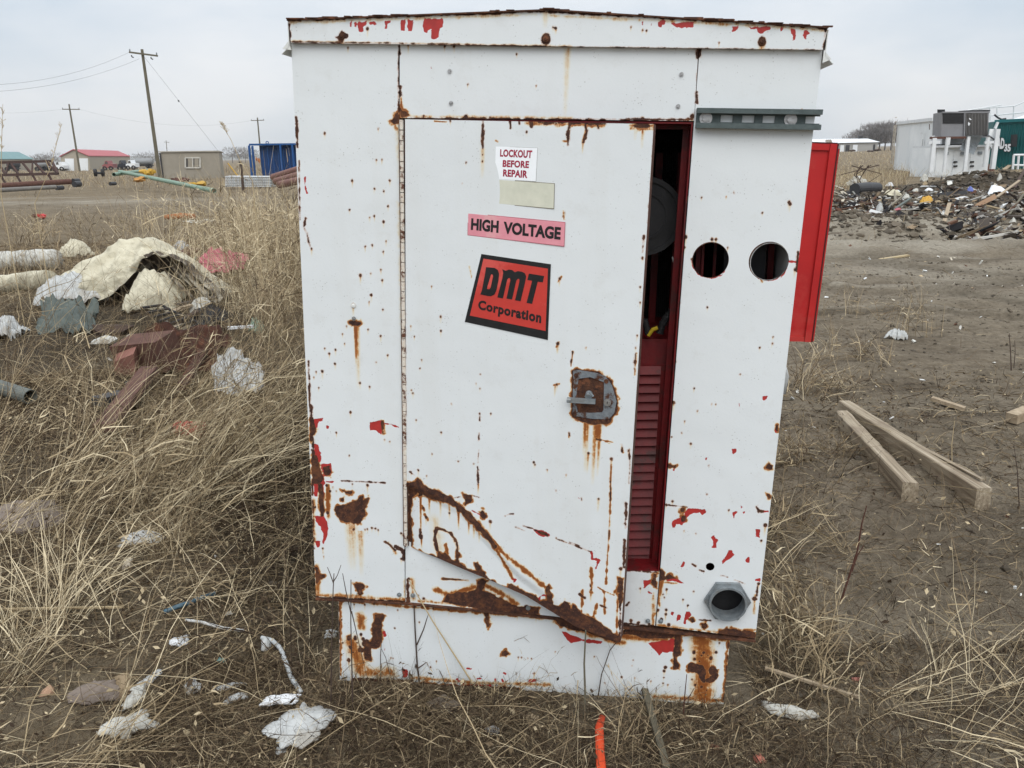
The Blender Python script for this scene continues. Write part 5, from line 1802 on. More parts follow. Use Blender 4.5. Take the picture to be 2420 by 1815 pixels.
stalk([[c8(522, 1320), c8(535, 1100), c8(525, 800), c8(540, 480)]], 'thick grey brown cut stem standing before the skid under the door corner', M_TIMBERPOLE, .0036, 'cut_stem')
stalk([[c8(650, 1130), c8(690, 900), c8(770, 670), c8(930, 475)]], 'curved dark stalk arching right under the door corner', M_TWIG, .0018)
stalk([[c8(1090, 1090), c8(1050, 930), c8(1045, 620), c8(1100, 470)], [c8(1045, 790), c8(1040, 640)], [c8(1030, 1060), c8(1032, 880)]], 'dark stalk kinked in the middle before the red scrape on the skid', M_TWIG, .0020)
stalk([[c8(1465, 1320), c8(1478, 1130), c8(1500, 900)], [c8(1480, 1150), c8(1530, 1100), c8(1570, 1030)]], 'reddish stalk with a pale side straw at the right end of the skid', M_TWIGRED, .0019)
stalk([[c7(600, 1000), c7(600, 720), c7(612, 560)], [c7(700, 940), c7(650, 740), c7(600, 640)]], 'pair of thin dark twigs before the rust stripe on the skid', M_TWIG, .0015)
stalk([[c7(1640, 950), c7(1500, 830), c7(1200, 640), c7(1000, 510), c7(800, 380), c7(640, 270)]], 'long grey stem slanting across the left half of the skid', M_TIMBERPOLE, .0016)
stalk([[(1815, 1300), (1852, 1190), (1862, 1130), (1872, 1093)], [(1840, 1235), (1852, 1200), (1866, 1178)]], 'dark red stalk standing alone on the soil right of the cabinet', M_TWIGRED, .0035)
stalk([[(2057, 1010), (2056, 960), (2062, 910)], ], 'pale thin stem standing beyond the long timber', M_STRAWSTEM, .0024)
stalk([[(2203, 1100), (2198, 1020), (2190, 960)]], 'thin brown stem at the right past the timbers', M_TWIG, .0022)
stalk([[(2185, 800), (2183, 760), (2180, 720)], [(2190, 795), (2193, 760), (2192, 735)]], 'pair of dark thin stems on bare soil at the far right', M_TWIG, .004)
# tall seedy stems against the sky at left
for ln, lb in (([[(2, 420), (3, 330), (6, 225)]], 'tall pale plume of seeding grass at the left edge'), ([[(75, 440), (110, 360), (132, 270)], [(106, 365), (98, 345)]], 'tall faint bent stem crossing the red roofed barn'),
               ([[(545, 390), (520, 350), (498, 300), (476, 265)]], 'tall thin stem leaning left beside the blue shelter')):
    base = gp(ln[0][0][0], 600); Y = 7.0
    mb = MB()
    rr = np.random.RandomState(int(ln[0][0][0]) + 3)
    for l in ln:
        pts = [fw(px, py, Y) for px, py in l]
        if l is ln[0]: pts = [np.array([pts[0][0], Y, float(ground(pts[0][0], Y))])] + pts
        mb.tube(pts, list(np.linspace(.004, .0015, len(pts))), 5)
    tip = fw(*ln[0][-1], Y); mid = fw(*ln[0][-2], Y)
    for k in range(34):
        a = mid + (tip - mid) * (.05 + .95 * rr.rand())
        mb.tube([a, a + np.array([rr.randn() * .012, rr.randn() * .012, .015 + .015 * rr.rand()])], [.0012, .0022], 4)
    tag(mb.build('tall_grass_stem', M_STRAWSTEM), lb, 'grass stem')


# ------------------------------------------------------------------ rubbish shapes
def sheet(name, px, py, w, d, h, label, cat, m, seed, rot=0.0, fold=1.0, lift=.0, n=26, profile=None, ragged=.25, group=None, th=.004):
    """crumpled film or cloth lying on the ground at a pixel; w across, d in depth, h high, in metres"""
    c = gp(px, py)
    s = np.linspace(-1, 1, n); A, B = np.meshgrid(s, s)
    q = 1 + ragged * fbm(np.arctan2(A, B) * 1.7 + seed, B * 0 + seed, seed, 3) * 1.4
    rr = np.maximum(np.abs(A), np.abs(B))
    ra = np.sqrt(A * A + B * B) + 1e-6
    k = rr / ra * (1 - .35 * ragged)
    X = A * q * (1 - .5 * (1 - k) * rr); Y = B * q * (1 - .5 * (1 - k) * rr)
    z = h * (np.clip(1 - rr ** 2, 0, 1) if profile is None else profile(A, B))
    rid = np.abs(fbm(A * 1.9 + seed * 3.1, B * 1.9, seed, 4))
    rid2 = np.abs(fbm(A * 3.7 + seed, B * 3.7, seed + 2, 3))
    z = z * (1 + .3 * fbm(A * 1.2, B * 1.2, seed + 9, 2)) + h * fold * (.28 - rid) * 1.3 + h * fold * (.2 - rid2) * .8 + .2 * h * fold * fbm(A * 6, B * 6, seed + 4, 3)
    cr_, sr_ = math.cos(rot), math.sin(rot)
    x = c[0] + (X * w / 2) * cr_ - (Y * d / 2) * sr_; y = c[1] + (X * w / 2) * sr_ + (Y * d / 2) * cr_
    zz = np.maximum(ground(x, y) + .006 + lift + np.maximum(z, 0), ground(x, y) + .006)
    V = np.stack([x, y, zz], -1).reshape(-1, 3)
    i = np.arange(n * n).reshape(n, n)
    F = np.stack([i[:-1, :-1], i[:-1, 1:], i[1:, 1:], i[1:, :-1]], -1).reshape(-1, 4)
    ring = np.concatenate([i[0, :], i[1:, -1], i[-1, -2::-1], i[-2:0:-1, 0]])
    V2 = V - np.array([0, 0, th]); N0 = len(V)
    a = np.arange(len(ring)); e = (a + 1) % len(ring)
    FS = np.stack([ring[a], N0 + ring[a], N0 + ring[e], ring[e]], 1)
    V = np.concatenate([V, V2]); F = np.concatenate([F, F[:, ::-1] + N0, FS])
    o = np_mesh(name, V - c, F, m, smooth=True)
    o.location = c
    return tag(o, label, cat, group)


def rock(name, px, py, s, m, label, cat, seed, sq=(1, 1, .7)):
    r = np.random.RandomState(seed); c = gp(px, py)
    V = ICO * (1 + .22 * r.randn(12, 1)) * np.array(sq) * s
    return tag(MB().add(V + c + np.array([0, 0, s * .3 * sq[2]]), [tuple(f) for f in ICF]).build(name, m, origin=c), label, cat)


def plank(name, pa, pb, w, h, m, label, cat, za=0.0, zb=0.0, group=None, bend=0.0):
    a, b = gp(*pa), gp(*pb)
    a = a + np.array([0, 0, h / 2 + za]); b = b + np.array([0, 0, h / 2 + zb])
    mb = MB()
    if bend:
        mid = (a + b) / 2 + np.array([0, 0, bend]); mb.beam(a, mid, w, h); mb.beam(mid, b, w, h)
    else: mb.beam(a, b, w, h)
    return tag(mb.build(name, m, origin=a), label, cat, group)


def pipe(name, pa, pb, r, m, label, cat, za=0.0, zb=0.0, hollow=True, group=None, n=20):
    a, b = gp(*pa) + np.array([0, 0, r + za]), gp(*pb) + np.array([0, 0, r + zb])
    mb = MB()
    d = b - a
    if hollow: mb.ring(a, d, r * .9, r, np.linalg.norm(d), n)
    else: mb.tube([a, a + d * .97, b], [r, r, r * .93], n)
    return tag(mb.build(name, m, smooth=False, origin=a), label, cat, group)


M_CANVAS = simple('cream_canvas', (.60, .56, .43), (.46, .42, .31), .8, 5, bmp=.8, bdist=.03, c3=(.33, .3, .22))
M_SHELLIN = simple('peeling_brown_lining', (.12, .095, .07), (.05, .042, .036), .9, 9, bmp=.5, c3=(.42, .38, .3))
M_FILM = simple('grey_white_film', (.53, .545, .54), (.38, .385, .37), .55, 14, bmp=.4, c3=(.38, .36, .32))
M_BAGW = simple('white_cloth', (.56, .555, .51), (.36, .35, .31), .8, 14, bmp=.4, c3=(.26, .23, .18))
M_PINK = simple('pink_plastic', (.47, .145, .17), (.33, .085, .105), .5, 9, bmp=.4)
M_GREENP = simple('green_plastic', (.16, .27, .19), (.10, .18, .13), .6, 12)
M_DKGREEN = simple('grey_green_sheet', (.12, .14, .125), (.07, .085, .08), .7, 7, bmp=.4)
M_OLDRUST = simple('dark_old_rust', (.07, .028, .018), (.035, .017, .013), .95, 18, bmp=.5, c3=(.11, .045, .025))
M_STONE = simple('sandstone', (.30, .25, .18), (.2, .165, .12), .95, 12, bmp=.6)
M_ORANGE = simple('orange_webbing', (.72, .085, .025), (.55, .06, .02), .7, 30, bmp=.3)
M_TEAL = simple('teal_plastic', (.12, .32, .32), (.1, .26, .27), .5)
M_BLUEHOSE = simple('faded_blue_rubber', (.07, .14, .19), (.03, .055, .075), .6, 22, c3=(.14, .2, .23))
M_YELLOW = simple('yellow_paint', (.50, .30, .03), (.38, .22, .03), .6, 6)
M_ORANGEW = simple('orange_wood', (.40, .17, .06), (.28, .085, .035), .8, 8)
M_REDP = simple('red_plastic', (.52, .035, .035), (.36, .025, .03), .5)
M_PIPEGREEN = simple('pale_green_pipe', (.21, .31, .235), (.155, .235, .175), .55, 3, bmp=.05)
M_BOARD = simple('white_board', (.74, .76, .78), (.66, .68, .7), .6, 3)
M_BROWNB = simple('brown_board', (.26, .16, .09), (.2, .12, .07), .8, 3)
M_CONCRETE = simple('grey_brown_card', (.22, .18, .15), (.16, .13, .11), .9, 8)

# rubbish heap on the left: a torn cream shell arched like a hood, open towards the camera at its right half
c = gp(270, 640); YS = c[1]
COLS = [((120, 600), (92, 650)), ((165, 580), (135, 655)), ((205, 556), (195, 652)), ((235, 535), (235, 640)), ((262, 520), (268, 618)), ((290, 511), (290, 588)), ((318, 512), (308, 562)), ((348, 524), (337, 551)), ((378, 543), (366, 554)), ((405, 563), (398, 573)), ((435, 592), (429, 602)), ((458, 622), (455, 632)), ((474, 652), (471, 662))]
ncx = 72; tq = np.linspace(0, len(COLS) - 1, ncx)
ci = lambda k, j: np.interp(tq, np.arange(len(COLS)), [q[k][j] for q in COLS])
tx_, ty_, rx_, ry_ = ci(0, 0), ci(0, 1), ci(1, 0), ci(1, 1)
wv = np.sin(tq * 2.7) * 3 + 2 * np.sin(tq * 6.1)
rows = []
top = np.array([fw(a, b + w * .5, YS + .12) for a, b, w in zip(tx_, ty_, wv)])
rim = np.array([fw(a, b + w, YS - .22) for a, b, w in zip(rx_, ry_, wv)])
rim[:, 2] = np.maximum(rim[:, 2], ground(rim[:, 0], rim[:, 1]) + .02)
bb_ = top + np.array([.1, .55, 0]); bb_[:, 2] = ground(bb_[:, 0], bb_[:, 1])
for u in np.linspace(0, 1, 9)[:-1]:                                    # back slope, bulging
    p = bb_ + (top - bb_) * u; p[:, 2] = bb_[:, 2] + (top[:, 2] - bb_[:, 2]) * np.sin(u * math.pi / 2); rows.append(p)
for u in np.linspace(0, 1, 20):
    p = top + (rim - top) * u; bulge = .06 * np.sin(u * math.pi) * np.minimum(1, np.linalg.norm(top - rim, axis=1) / .3)
    p[:, 1] -= bulge; rows.append(p)
n_out = len(rows)
lin = rim + np.array([0.02, .42, 0]); lin[:, 2] = ground(lin[:, 0], lin[:, 1])
for u in np.linspace(0, 1, 12)[1:]:
    p = rim + (lin - rim) * u; p[:, 2] = np.maximum(rim[:, 2] + .03 * np.sin(u * 3.1) - (rim[:, 2] - lin[:, 2]) * u ** 2.2, lin[:, 2]); rows.append(p)
A_ = np.array(rows)
nr = len(rows)
U_, W_2 = np.meshgrid(np.arange(ncx) / ncx, np.arange(nr) / nr)
dsp = .06 * fbm(U_ * 9, W_2 * 7, 71, 5) + .08 * np.abs(fbm(U_ * 14, W_2 * 9, 75, 4))
amp = np.ones((nr, ncx)); amp[n_out - 1] = .4
A_[..., 1] -= dsp * amp; A_[..., 2] += dsp * .5 * amp
idx_ = np.arange(nr * ncx).reshape(nr, ncx)
FQ_ = np.stack([idx_[:-1, :-1], idx_[:-1, 1:], idx_[1:, 1:], idx_[1:, :-1]], -1)
root = thing('canvas_shell', c, 'big crumpled cream canvas shell arched over the rubbish heap at left', 'canvas')
np_mesh('outer_skin', A_.reshape(-1, 3), FQ_[:n_out - 1].reshape(-1, 4), M_CANVAS, None, root, True)
np_mesh('torn_lining', A_.reshape(-1, 3), FQ_[n_out - 1:].reshape(-1, 4), M_SHELLIN, None, root, True)
# rotten laths of the frame hanging at its right end
for k, (xa, ya, xb, yb) in enumerate(((372, 575, 440, 640), (385, 572, 452, 636), (362, 590, 425, 652), (395, 585, 462, 655))):
    MB().beam(fw(xa, ya, YS - .12 - .02 * k), fw(xb, yb, YS - .2 - .02 * k), .035, .012).build('rotten_lath', M_SHELLIN, root)
sheet('canvas_scrap', 335, 660, .55, .42, .26, 'cream rounded canvas lump below the hollow of the arched shell', 'canvas', M_CANVAS, 8, .0, .35, .02, 26)
sheet('canvas_flap', 160, 655, .75, .4, .2, 'pale grey flap of canvas at the lower left of the cream shell', 'canvas', M_FILM, 12, .0, .6, .05, 26)
sheet('dark_sheet', 150, 715, .50, .25, .24, 'grey green sheet hanging below the pale flap of canvas', 'sheet', M_DKGREEN, 14, .0, .6, .0, 24, lambda A, B: (B + 1) / 2, .3)
sheet('canvas_edge', 165, 560, .5, .3, .22, 'small cream fold of canvas behind the left shoulder of the shell', 'canvas', M_CANVAS, 17, .2, .4, .05, 20)
# rolls
def roll(pa, pb, r, m, label, name='fabric_roll'):
    a, b = gp(*pa), gp(*pb); a = a + np.array([0, 0, r]); b = b + np.array([0, 0, r])
    mb = MB(); pts = []; rs = []
    k = 22
    for i in range(k):
        t_ = i / (k - 1); pts.append(a + (b - a) * t_ + np.array([0, 0, .01 * math.sin(t_ * 9)])); rs.append(r * (1 + .04 * math.sin(i * 1.9) - (.10 if i in (0, k - 1) else 0)))
    mb.tube(pts, rs, 22)
    return tag(mb.build(name, m, smooth=True), label, 'roll')
roll((-90, 585), (126, 583), .135, M_BAGW, 'thick white fabric roll lying at the left edge of the heap')
roll((-90, 640), (112, 628), .10, M_CANVAS, 'thinner beige roll lying in front of the white roll')
sheet('white_bag', 8, 728, .36, .3, .13, 'pale crumpled bag half hidden in weeds at the left edge', 'bag', M_FILM, 19, .2, 1.1, 0, 26, None, .5)
sheet('grey_jug', 392, 545, .42, .2, .15, 'grey crumpled plastic jug behind the shell', 'jug', simple('grey_plastic', (.36, .38, .4), (.28, .3, .31), .5, 9), 21, .15, .3)
sheet('pink_sheet', 488, 618, .50, .34, .20, 'crumpled pink plastic sheet right of the cream shell', 'plastic sheet', M_PINK, 23, -.1, .5, .10, 30, lambda A, B: .45 + .55 * (B + 1) / 2, .3)
sheet('black_bag', 440, 592, .42, .3, .16, 'small black torn bag between the shell and the pink sheet', 'bag', M_BLACK, 25, .2, .9)
sheet('green_scrap', 430, 585, .2, .14, .12, 'dull green plastic scrap beside the black bag', 'scrap', M_GREENP, 27)
plank('brown_sheet', (385, 570), (432, 562), .30, .03, M_RUSTBROWN, 'reddish brown metal sheet leaning behind the right end of the shell', 'metal sheet', .10, .16)
sheet('rusty_plate', 415, 800, .50, .22, .26, 'dark rusty plate leaning behind the weeds below the stone block', 'metal plate', M_OLDRUST, 83, .15, .3, .02, 20, lambda A, B: (B + 1) / 2, .4)
sheet('concrete_chunk', 292, 742, .22, .14, .06, 'small grey concrete chunk before the hollow of the shell', 'concrete chunk', simple('grey_slab_c', (.33, .32, .29), (.22, .21, .19), .9, 9), 84, .1, .4)
plank('dark_lath', (345, 742), (440, 700), .05, .02, M_TWIG, 'dark lath lying across the heap under the shell', 'lath', .08, .12)
plank('pale_lath_piece', (365, 705), (415, 690), .06, .02, M_TIMBER, 'short cream lath on the heap beside the stone block', 'lath', .10, .12)
rock('pale_boulder', 365, 716, .09, M_STONE, 'pale stone left of the tan stone block under the shell', 'stone', 23, (1.2, .8, .7))
rock('dark_lump', 250, 720, .13, M_TWIG, 'dark lump below the left foot of the shell', 'lump', 24, (1.5, .8, .6))
rock('dark_lump', 445, 760, .12, M_RUST, 'dark rusty lump right of the stone block', 'lump', 25, (1.4, .8, .6))
sheet('rusty_tray', 350, 775, .42, .20, .14, 'rusty tray edge between the stone block and the rusty box', 'metal tray', M_OLDRUST, 87, -.1, .3, .03, 20, lambda A, B: (B + 1) / 2, .3)
rock('concrete_chunk', 225, 742, .10, M_BAGW, 'pale broken chunk below the grey green sheet', 'concrete chunk', 26, (1.3, .8, .5))
plank('splintered_board', (385, 690), (470, 668), .07, .02, M_SHELLIN, 'splintered dark board under the right end of the shell', 'board', .12, .10)
rock('grey_lump', 300, 838, .07, M_DARK, 'dark grey lump beside the rusty channel', 'lump', 27, (1.3, .8, .7))
plank('rust_strip', (395, 860), (450, 790), .06, .03, M_OLDRUST, 'rusty strip sloping between the rusty plate and the pale plate', 'metal strip', .05, .12)
rock('cream_lump', 432, 716, .05, M_BAGW, 'white broken lump right of the stone block', 'lump', 21, (1, .7, .8))
rock('brown_lump', 470, 800, .10, M_RUSTBROWN, 'brown lump in the weeds right of the rusty box', 'lump', 22, (1.4, .8, .6))
sheet('black_film', 462, 700, .4, .25, .12, 'black plastic film in the weeds right of the white disc', 'film', M_BLACK, 86, .3, 1.0, 0, 22, None, .5)
rock('sandstone_block', 397, 730, .13, M_STONE, 'tan stone block in the middle of the heap', 'stone', 3, (1.1, .8, .8))
mb = MB(); c = gp(438, 690); mb.tube([c + np.array([0, 0, .10]), c + np.array([-.005, -.02, .115])], .10, 22)
tag(mb.build('plastic_disc', M_BAGW), 'dirty white round plastic disc leaning at the right foot of the shell', 'disc')
mb = MB()
for k in range(7):
    a = gp(360 + 14 * k, 700 + 7 * k); mb.tube([a + np.array([-.2, 0, .14 - .01 * k]), a + np.array([0, -.05, .17]), a + np.array([.2, -.1, .06])], .012, 6)
tag(mb.build('torn_strips', M_BLACK), 'bundle of black torn rubber strips under the shell lining', 'strips')
mb = MB(); c = gp(325, 800)
mb.box(c + np.array([0, 0, .12]), (.17, -.04, .02), (.03, .10, .02), (-.01, -.03, .11))
mb.box(c + np.array([-.10, -.12, .08]), (.08, -.02, 0.03), (.0, .03, .02), (0.01, -.02, .07), 1)
tag(mb.build('rusty_box', [M_RUSTBROWN, simple('pinkish_rust', (.27, .13, .10), (.2, .09, .07), .9)]), 'rusty brown metal box below the stone block', 'metal box')
plank('rusty_channel', (228, 955), (330, 845), .10, .045, M_RUSTBROWN, 'long rusty steel channel sloping through the grass below the heap', 'steel channel', .05, .12)
plank('grey_channel', (215, 895), (270, 880), .10, .05, M_DARK, 'short dark grey metal piece beside the rusty channel', 'metal piece', .05, .05)
sheet('pale_plate', 520, 850, .34, .22, .20, 'torn pale grey plastic plate in the weeds left of the cabinet', 'plastic plate', M_FILM, 31, .3, .35, .02, 24, lambda A, B: (B + 1) / 2 * (1 - .3 * (A > .3)), .3)
plank('white_stick', (495, 738), (551, 734), .03, .02, M_BOARD, 'short white stick lying in weeds near the cabinet', 'stick', .1, .1)
sheet('mint_scrap', 556, 718, .12, .1, .09, 'little mint green scrap near the white stick', 'scrap', simple('mint_plastic', (.3, .45, .36), None, .6), 33)
pipe('grey_pipe', (-30, 860), (70, 880), .045, simple('grey_green_pipe', (.13, .14, .125), None, .6), 'grey pipe sticking out of the weeds at the left edge', 'pipe', .06, .02)
mb = MB(); c = gp(415, 945); mb.tube([c + np.array([-.07, 0, .05]), c + np.array([.07, -.03, .05])], .045, 18, 0)
mb.tube([c + np.array([.0, -.001, .05]), c + np.array([.03, -.012, .05])], .046, 18, 1)
tag(mb.build('tin_can', [M_REDP, simple('tin_green', (.24, .25, .08))]), 'red and green tin can lying in the straw', 'can')
sheet('brown_flap', 70, 1125, .28, .35, .05, 'dull brown plastic flap in the grass at the left', 'flap', M_CONCRETE, 37, .6, .3)

# litter on the near ground
sheet('shell_scrap', 306, 1172, .17, .10, 0.025, 'curved pale grey scrap of bark like plastic in the grass', 'scrap', M_FILM, 41, .35, .3, .0, 20, lambda A, B: np.clip(1 - A * A * .6, 0, 1) * (.3 + .7 * (B + 1) / 2))
sheet('paper_card', 276, 1222, .035, .05, .015, 'small creased cream card in the grass', 'card', simple('cream_card', (.6, .53, .42)), 43, .2, .2, 0, 12, None, .05)
plank('white_cane', (-20, 1336), (271, 1322), .007, .006, M_STRAWSTEM, 'straight bleached cane lying at the left edge', 'cane', .03, .015)
def hose(name, pts, r, m, label, cat, dz=.0, flatr=1.0):
    p3 = [gp(*p) + np.array([0, 0, r + dz]) for p in pts]
    # resample smoothly
    P_ = np.array(p3); tt = np.linspace(0, len(P_) - 1, len(P_) * 6)
    sm_ = np.stack([np.interp(tt, np.arange(len(P_)), P_[:, k]) for k in range(3)], 1)
    for _ in range(3): sm_[1:-1] = (sm_[:-2] + sm_[1:-1] * 2 + sm_[2:]) / 4
    return tag(MB().tube(list(sm_), r, 10).build(name, m, smooth=True), label, cat)
hose('blue_hose', [(356, 1334), (385, 1322), (410, 1314), (440, 1302), (466, 1293)], .0075, M_BLUEHOSE, 'faded blue strip of hose lying in the grass', 'hose', .012)
hose('white_tube', [(403, 1351), (440, 1356), (480, 1368), (529, 1374)], .0048, simple('chalky_plastic', (.6, .6, .58), (.45, .45, .43), .7, 30), 'straight white plastic tube in the grass left of the skid', 'plastic tube', .014)
hose('white_strip', [(566, 1388), (590, 1394), (608, 1412), (618, 1440), (630, 1475), (651, 1506)], .0065, simple('dull_white_plastic', (.52, .54, .54), (.42, .44, .44), .6), 'curved dull white plastic strip ending beside the skid', 'plastic strip', .010)
sheet('strip_end', 575, 1400, .03, .05, .02, 'torn white flap hanging at the upper end of the curved strip', 'scrap', M_FILM, 45, .2, .2, .005, 12)
sheet('paper_triangle', 388, 1388, .05, .06, 0.010, 'white triangular torn paper below the white tube', 'paper', M_BOARD, 47, .5, .4, 0, 14, None, .5)
sheet('teal_scrap', 479, 1434, .022, .016, .008, 'tiny teal plastic scrap on the soil', 'scrap', M_TEAL, 49, 0, .2, .005, 10)
sheet('torn_cloth', 282, 1580, .14, .10, 0.015, 'dirty white torn cloth at the bottom left', 'cloth', M_BAGW, 51, .5, .5, .012, 26, None, .55)
sheet('cloth_tail', 298, 1515, .06, .09, 0.013, 'narrow grey white rag above the torn cloth', 'rag', M_BAGW, 53, .1, .5, .010, 20, None, .5)
sheet('white_plastic', 655, 1580, .15, .17, 0.018, 'large torn white plastic sheet curling on the soil before the skid', 'plastic sheet', M_FILM, 55, -.5, .35, .016, 30, None, .45)
sheet('plastic_tail', 605, 1525, .10, .04, 0.010, 'white point of torn plastic beside the large plastic sheet', 'plastic scrap', M_BOARD, 57, .0, .3, .014, 18, None, .4)
sheet('plastic_corner', 608, 1625, .03, .035, 0.006, 'small white plastic corner at the bottom edge', 'plastic scrap', M_FILM, 58, .3, .3, .002, 12, None, .3)
for i, (px, py, w, d, lb) in enumerate(((492, 1490, .09, .03, 'long flat pale scrap half buried in soil'), (510, 1512, .06, .03, 'pale scrap left of the large torn plastic'), (416, 1490, .045, .05, 'pinkish white crumpled scrap in the litter'),
                                        (322, 1475, .09, .03, 'pale shred of plastic leaning in straws'), (430, 1300, .06, .02, 'white shred beside the blue hose'), (715, 1375, .04, .04, 'pale blue scrap of film left of the skid'))):
    sheet('plastic_shred', px, py, w, d, .007, lb, 'plastic scrap', M_FILM, 60 + i, .3 * i, .4, .003, 14, None, .4)
sheet('leather_scrap', 215, 1500, .14, .08, .025, 'reddish brown leathery scrap in the litter at lower left', 'scrap', M_CONCRETE, 71, .3, .5)
sheet('tan_leaf', 270, 1490, .05, .09, .03, 'curled tan leaf standing in the litter at lower left', 'leaf', simple('tan_leaf_skin', (.3, .23, .14), (.22, .16, .1)), 73, .6, .2)
rock('clay_lump', 105, 1497, .018, simple('clay', (.45, .28, .18)), 'small orange clay lump at lower left', 'clay lump', 5)
rock('tan_pebble', 1149, 1553, .014, simple('pebble_tan', (.36, .28, .18), None, .6), 'smooth tan pebble on the soil before the skid', 'pebble', 7, (1.4, .9, .6))
rock('brown_stone', 960, 1535, .035, simple('stone_brown', (.12, .095, .07)), 'brown flat stone among litter before the skid', 'stone', 8, (1.2, .8, .6))
rock('grey_stone', 1067, 1583, .02, simple('stone_grey', (.28, .28, .27)), 'grey stone near the bottom centre', 'stone', 9)
rock('red_pebble', 1543, 1617, .012, simple('terracotta', (.28, .12, .075)), 'round terracotta pebble on bare soil', 'pebble', 10, (1.2, 1, .7))
sheet('red_chip', 1640, 1645, .03, .03, .012, 'salmon red chip of plastic at the bottom right', 'chip', simple('salmon', (.5, .17, .12)), 75, .2, .2, 0, 10)
sheet('white_tissue', 1705, 1545, .13, .045, 0.015, 'crumpled white tissue on the soil right of the skid', 'tissue', M_BAGW, 77, -.35, .7, 0, 24, None, .45)
rock('pink_chip', 1848, 1470, .012, simple('pink_chip_c', (.5, .2, .16)), 'small pink chip on the soil at right', 'chip', 12)
plank('brown_cane', (1651, 1466), (1860, 1513), .009, .007, M_TIMBER, 'thin brown cane lying on the soil right of the skid', 'cane', .03, .004)
plank('dead_branch', (1392, 1508), (1440, 1670), .016, .014, M_TIMBERPOLE, 'grey weathered branch pointing from the skid to the bottom edge', 'branch', .02, .006)
sheet('dead_leaf', 1450, 1495, .06, .045, .035, 'curled grey brown leaf against the foot of the skid', 'leaf', simple('leaf_greybrown', (.16, .13, .10)), 79, .4, .6, .003, 14)
# orange strap end
p3 = [gp(1301, 1556) + np.array([0, 0, .012]), gp(1294, 1590) + np.array([0, 0, .026]), gp(1296, 1640) + np.array([0, 0, .024]), gp(1300, 1700) + np.array([0, 0, .03])]
mb = MB(); vs = []
for i, p in enumerate(p3):
    w = (.0085, .0105, .011, .012)[i]
    for k in range(10):
        a = 2 * math.pi * k / 10
        vs.append(p + np.array([w * math.cos(a), .002 * math.sin(a * 3), .005 * math.sin(a) + .0018 * math.cos(3 * a + i)]))
mb.add(vs, [(i * 10 + k, i * 10 + (k + 1) % 10, (i + 1) * 10 + (k + 1) % 10, (i + 1) * 10 + k) for i in range(3) for k in range(10)] + [tuple(range(10))[::-1]])
tag(mb.build('orange_strap', M_ORANGE, smooth=True), 'bright orange strap end rising from the soil at the bottom edge', 'strap')

# timbers at right
def timber(c0, c1, name, label, ragged=0, crack=False):
    """c0 far end (left, right top corners), c1 near end (left, right top corners), in pixels, with their drop to the ground"""
    mb = MB()
    (a, b, ga), (c, d, gc) = c0, c1
    A0 = gp(*ga); C0 = gp(*gc)
    ha = .082
    tops = []
    for p, base in ((a, A0), (b, A0), (c, C0), (d, C0)):
        r = ray(*p); s_ = (base[2] + ha - CAMZ) / r[2]; tops.append(CAM + r * s_)
    tA, tB, tC, tD = tops
    n = 14; rr = np.random.RandomState(len(name))
    V = []
    for i in range(n + 1):
        t_ = i / n
        l = tA + (tC - tA) * t_; r_ = tB + (tD - tB) * t_
        jl = rr.randn() * .0025; jr = rr.randn() * .002
        ac_ = (r_ - l) / np.linalg.norm(r_ - l)
        l = l + ac_ * jl; r_ = r_ - ac_ * jr
        dn = np.array([0, 0, -ha - .02])
        ch = .004
        V += [l + dn, l - np.array([0, 0, ch]), l + ac_ * ch, r_ - ac_ * ch, r_ - np.array([0, 0, ch]), r_ + dn]
    F = [(i * 6 + k, i * 6 + (k + 1) % 6, (i + 1) * 6 + (k + 1) % 6, (i + 1) * 6 + k) for i in range(n) for k in range(6)]
    F += [tuple(range(6)), tuple(range(n * 6 + 5, n * 6 - 1, -1))]
    mb.add(V, F)
    if crack:   # lifted splinter along the top near the near end
        e = tB + (tD - tB) * .66; f = tB + (tD - tB) * .955
        wv = (tC - tD) * .55
        mb.add([e, f + np.array([0, 0, .008]), f + wv * .42 + np.array([0, 0, .009]), e + wv * .7, e + np.array([0, 0, .001]), f + np.array([0, 0, .016]), f + wv * .42 + np.array([0, 0, .016]), e + wv * .7 + np.array([0, 0, .001])],
               [(3, 2, 1, 0), (4, 5, 6, 7), (0, 1, 5, 4), (1, 2, 6, 5), (2, 3, 7, 6), (3, 0, 4, 7)])
    dv_ = (C0 - A0)
    return tag(mb.build(name, timber_mat(-math.atan2(dv_[1], dv_[0]))), label, 'timber')


def timber_mat(ang):
    m, t, b = mat('weathered_timber')
    tcn = t.nodes.new('ShaderNodeTexCoord')
    mpn = t.nodes.new('ShaderNodeMapping'); mpn.inputs['Rotation'].default_value = (0, 0, ang); t.links.new(tcn.outputs['Object'], mpn.inputs[0])
    g1 = noise(t, 1, 5, mpn.outputs[0], sc=(2.2, 90, 60)); g2 = noise(t, 7, 5); g3 = noise(t, 1, 3, mpn.outputs[0], sc=(1.2, 240, 160))
    col = ramp(t, g1, [(.3, (.16, .12, .08)), (.5, (.30, .245, .17)), (.7, (.44, .375, .285))])
    col = mixc(t, ramp(t, g2, [(.5, (0, 0, 0)), (.72, (.6, .6, .6))]), col, (.16, .115, .075))
    col = mixc(t, ramp(t, g3, [(.30, (1, 1, 1)), (.36, (0, 0, 0))]), col, (.05, .035, .025))
    t.links.new(col, b.inputs['Base Color']); b.inputs['Roughness'].default_value = .85
    bump(t, b, math_(t, 'ADD', g1, g3), .5, .004)
    return m


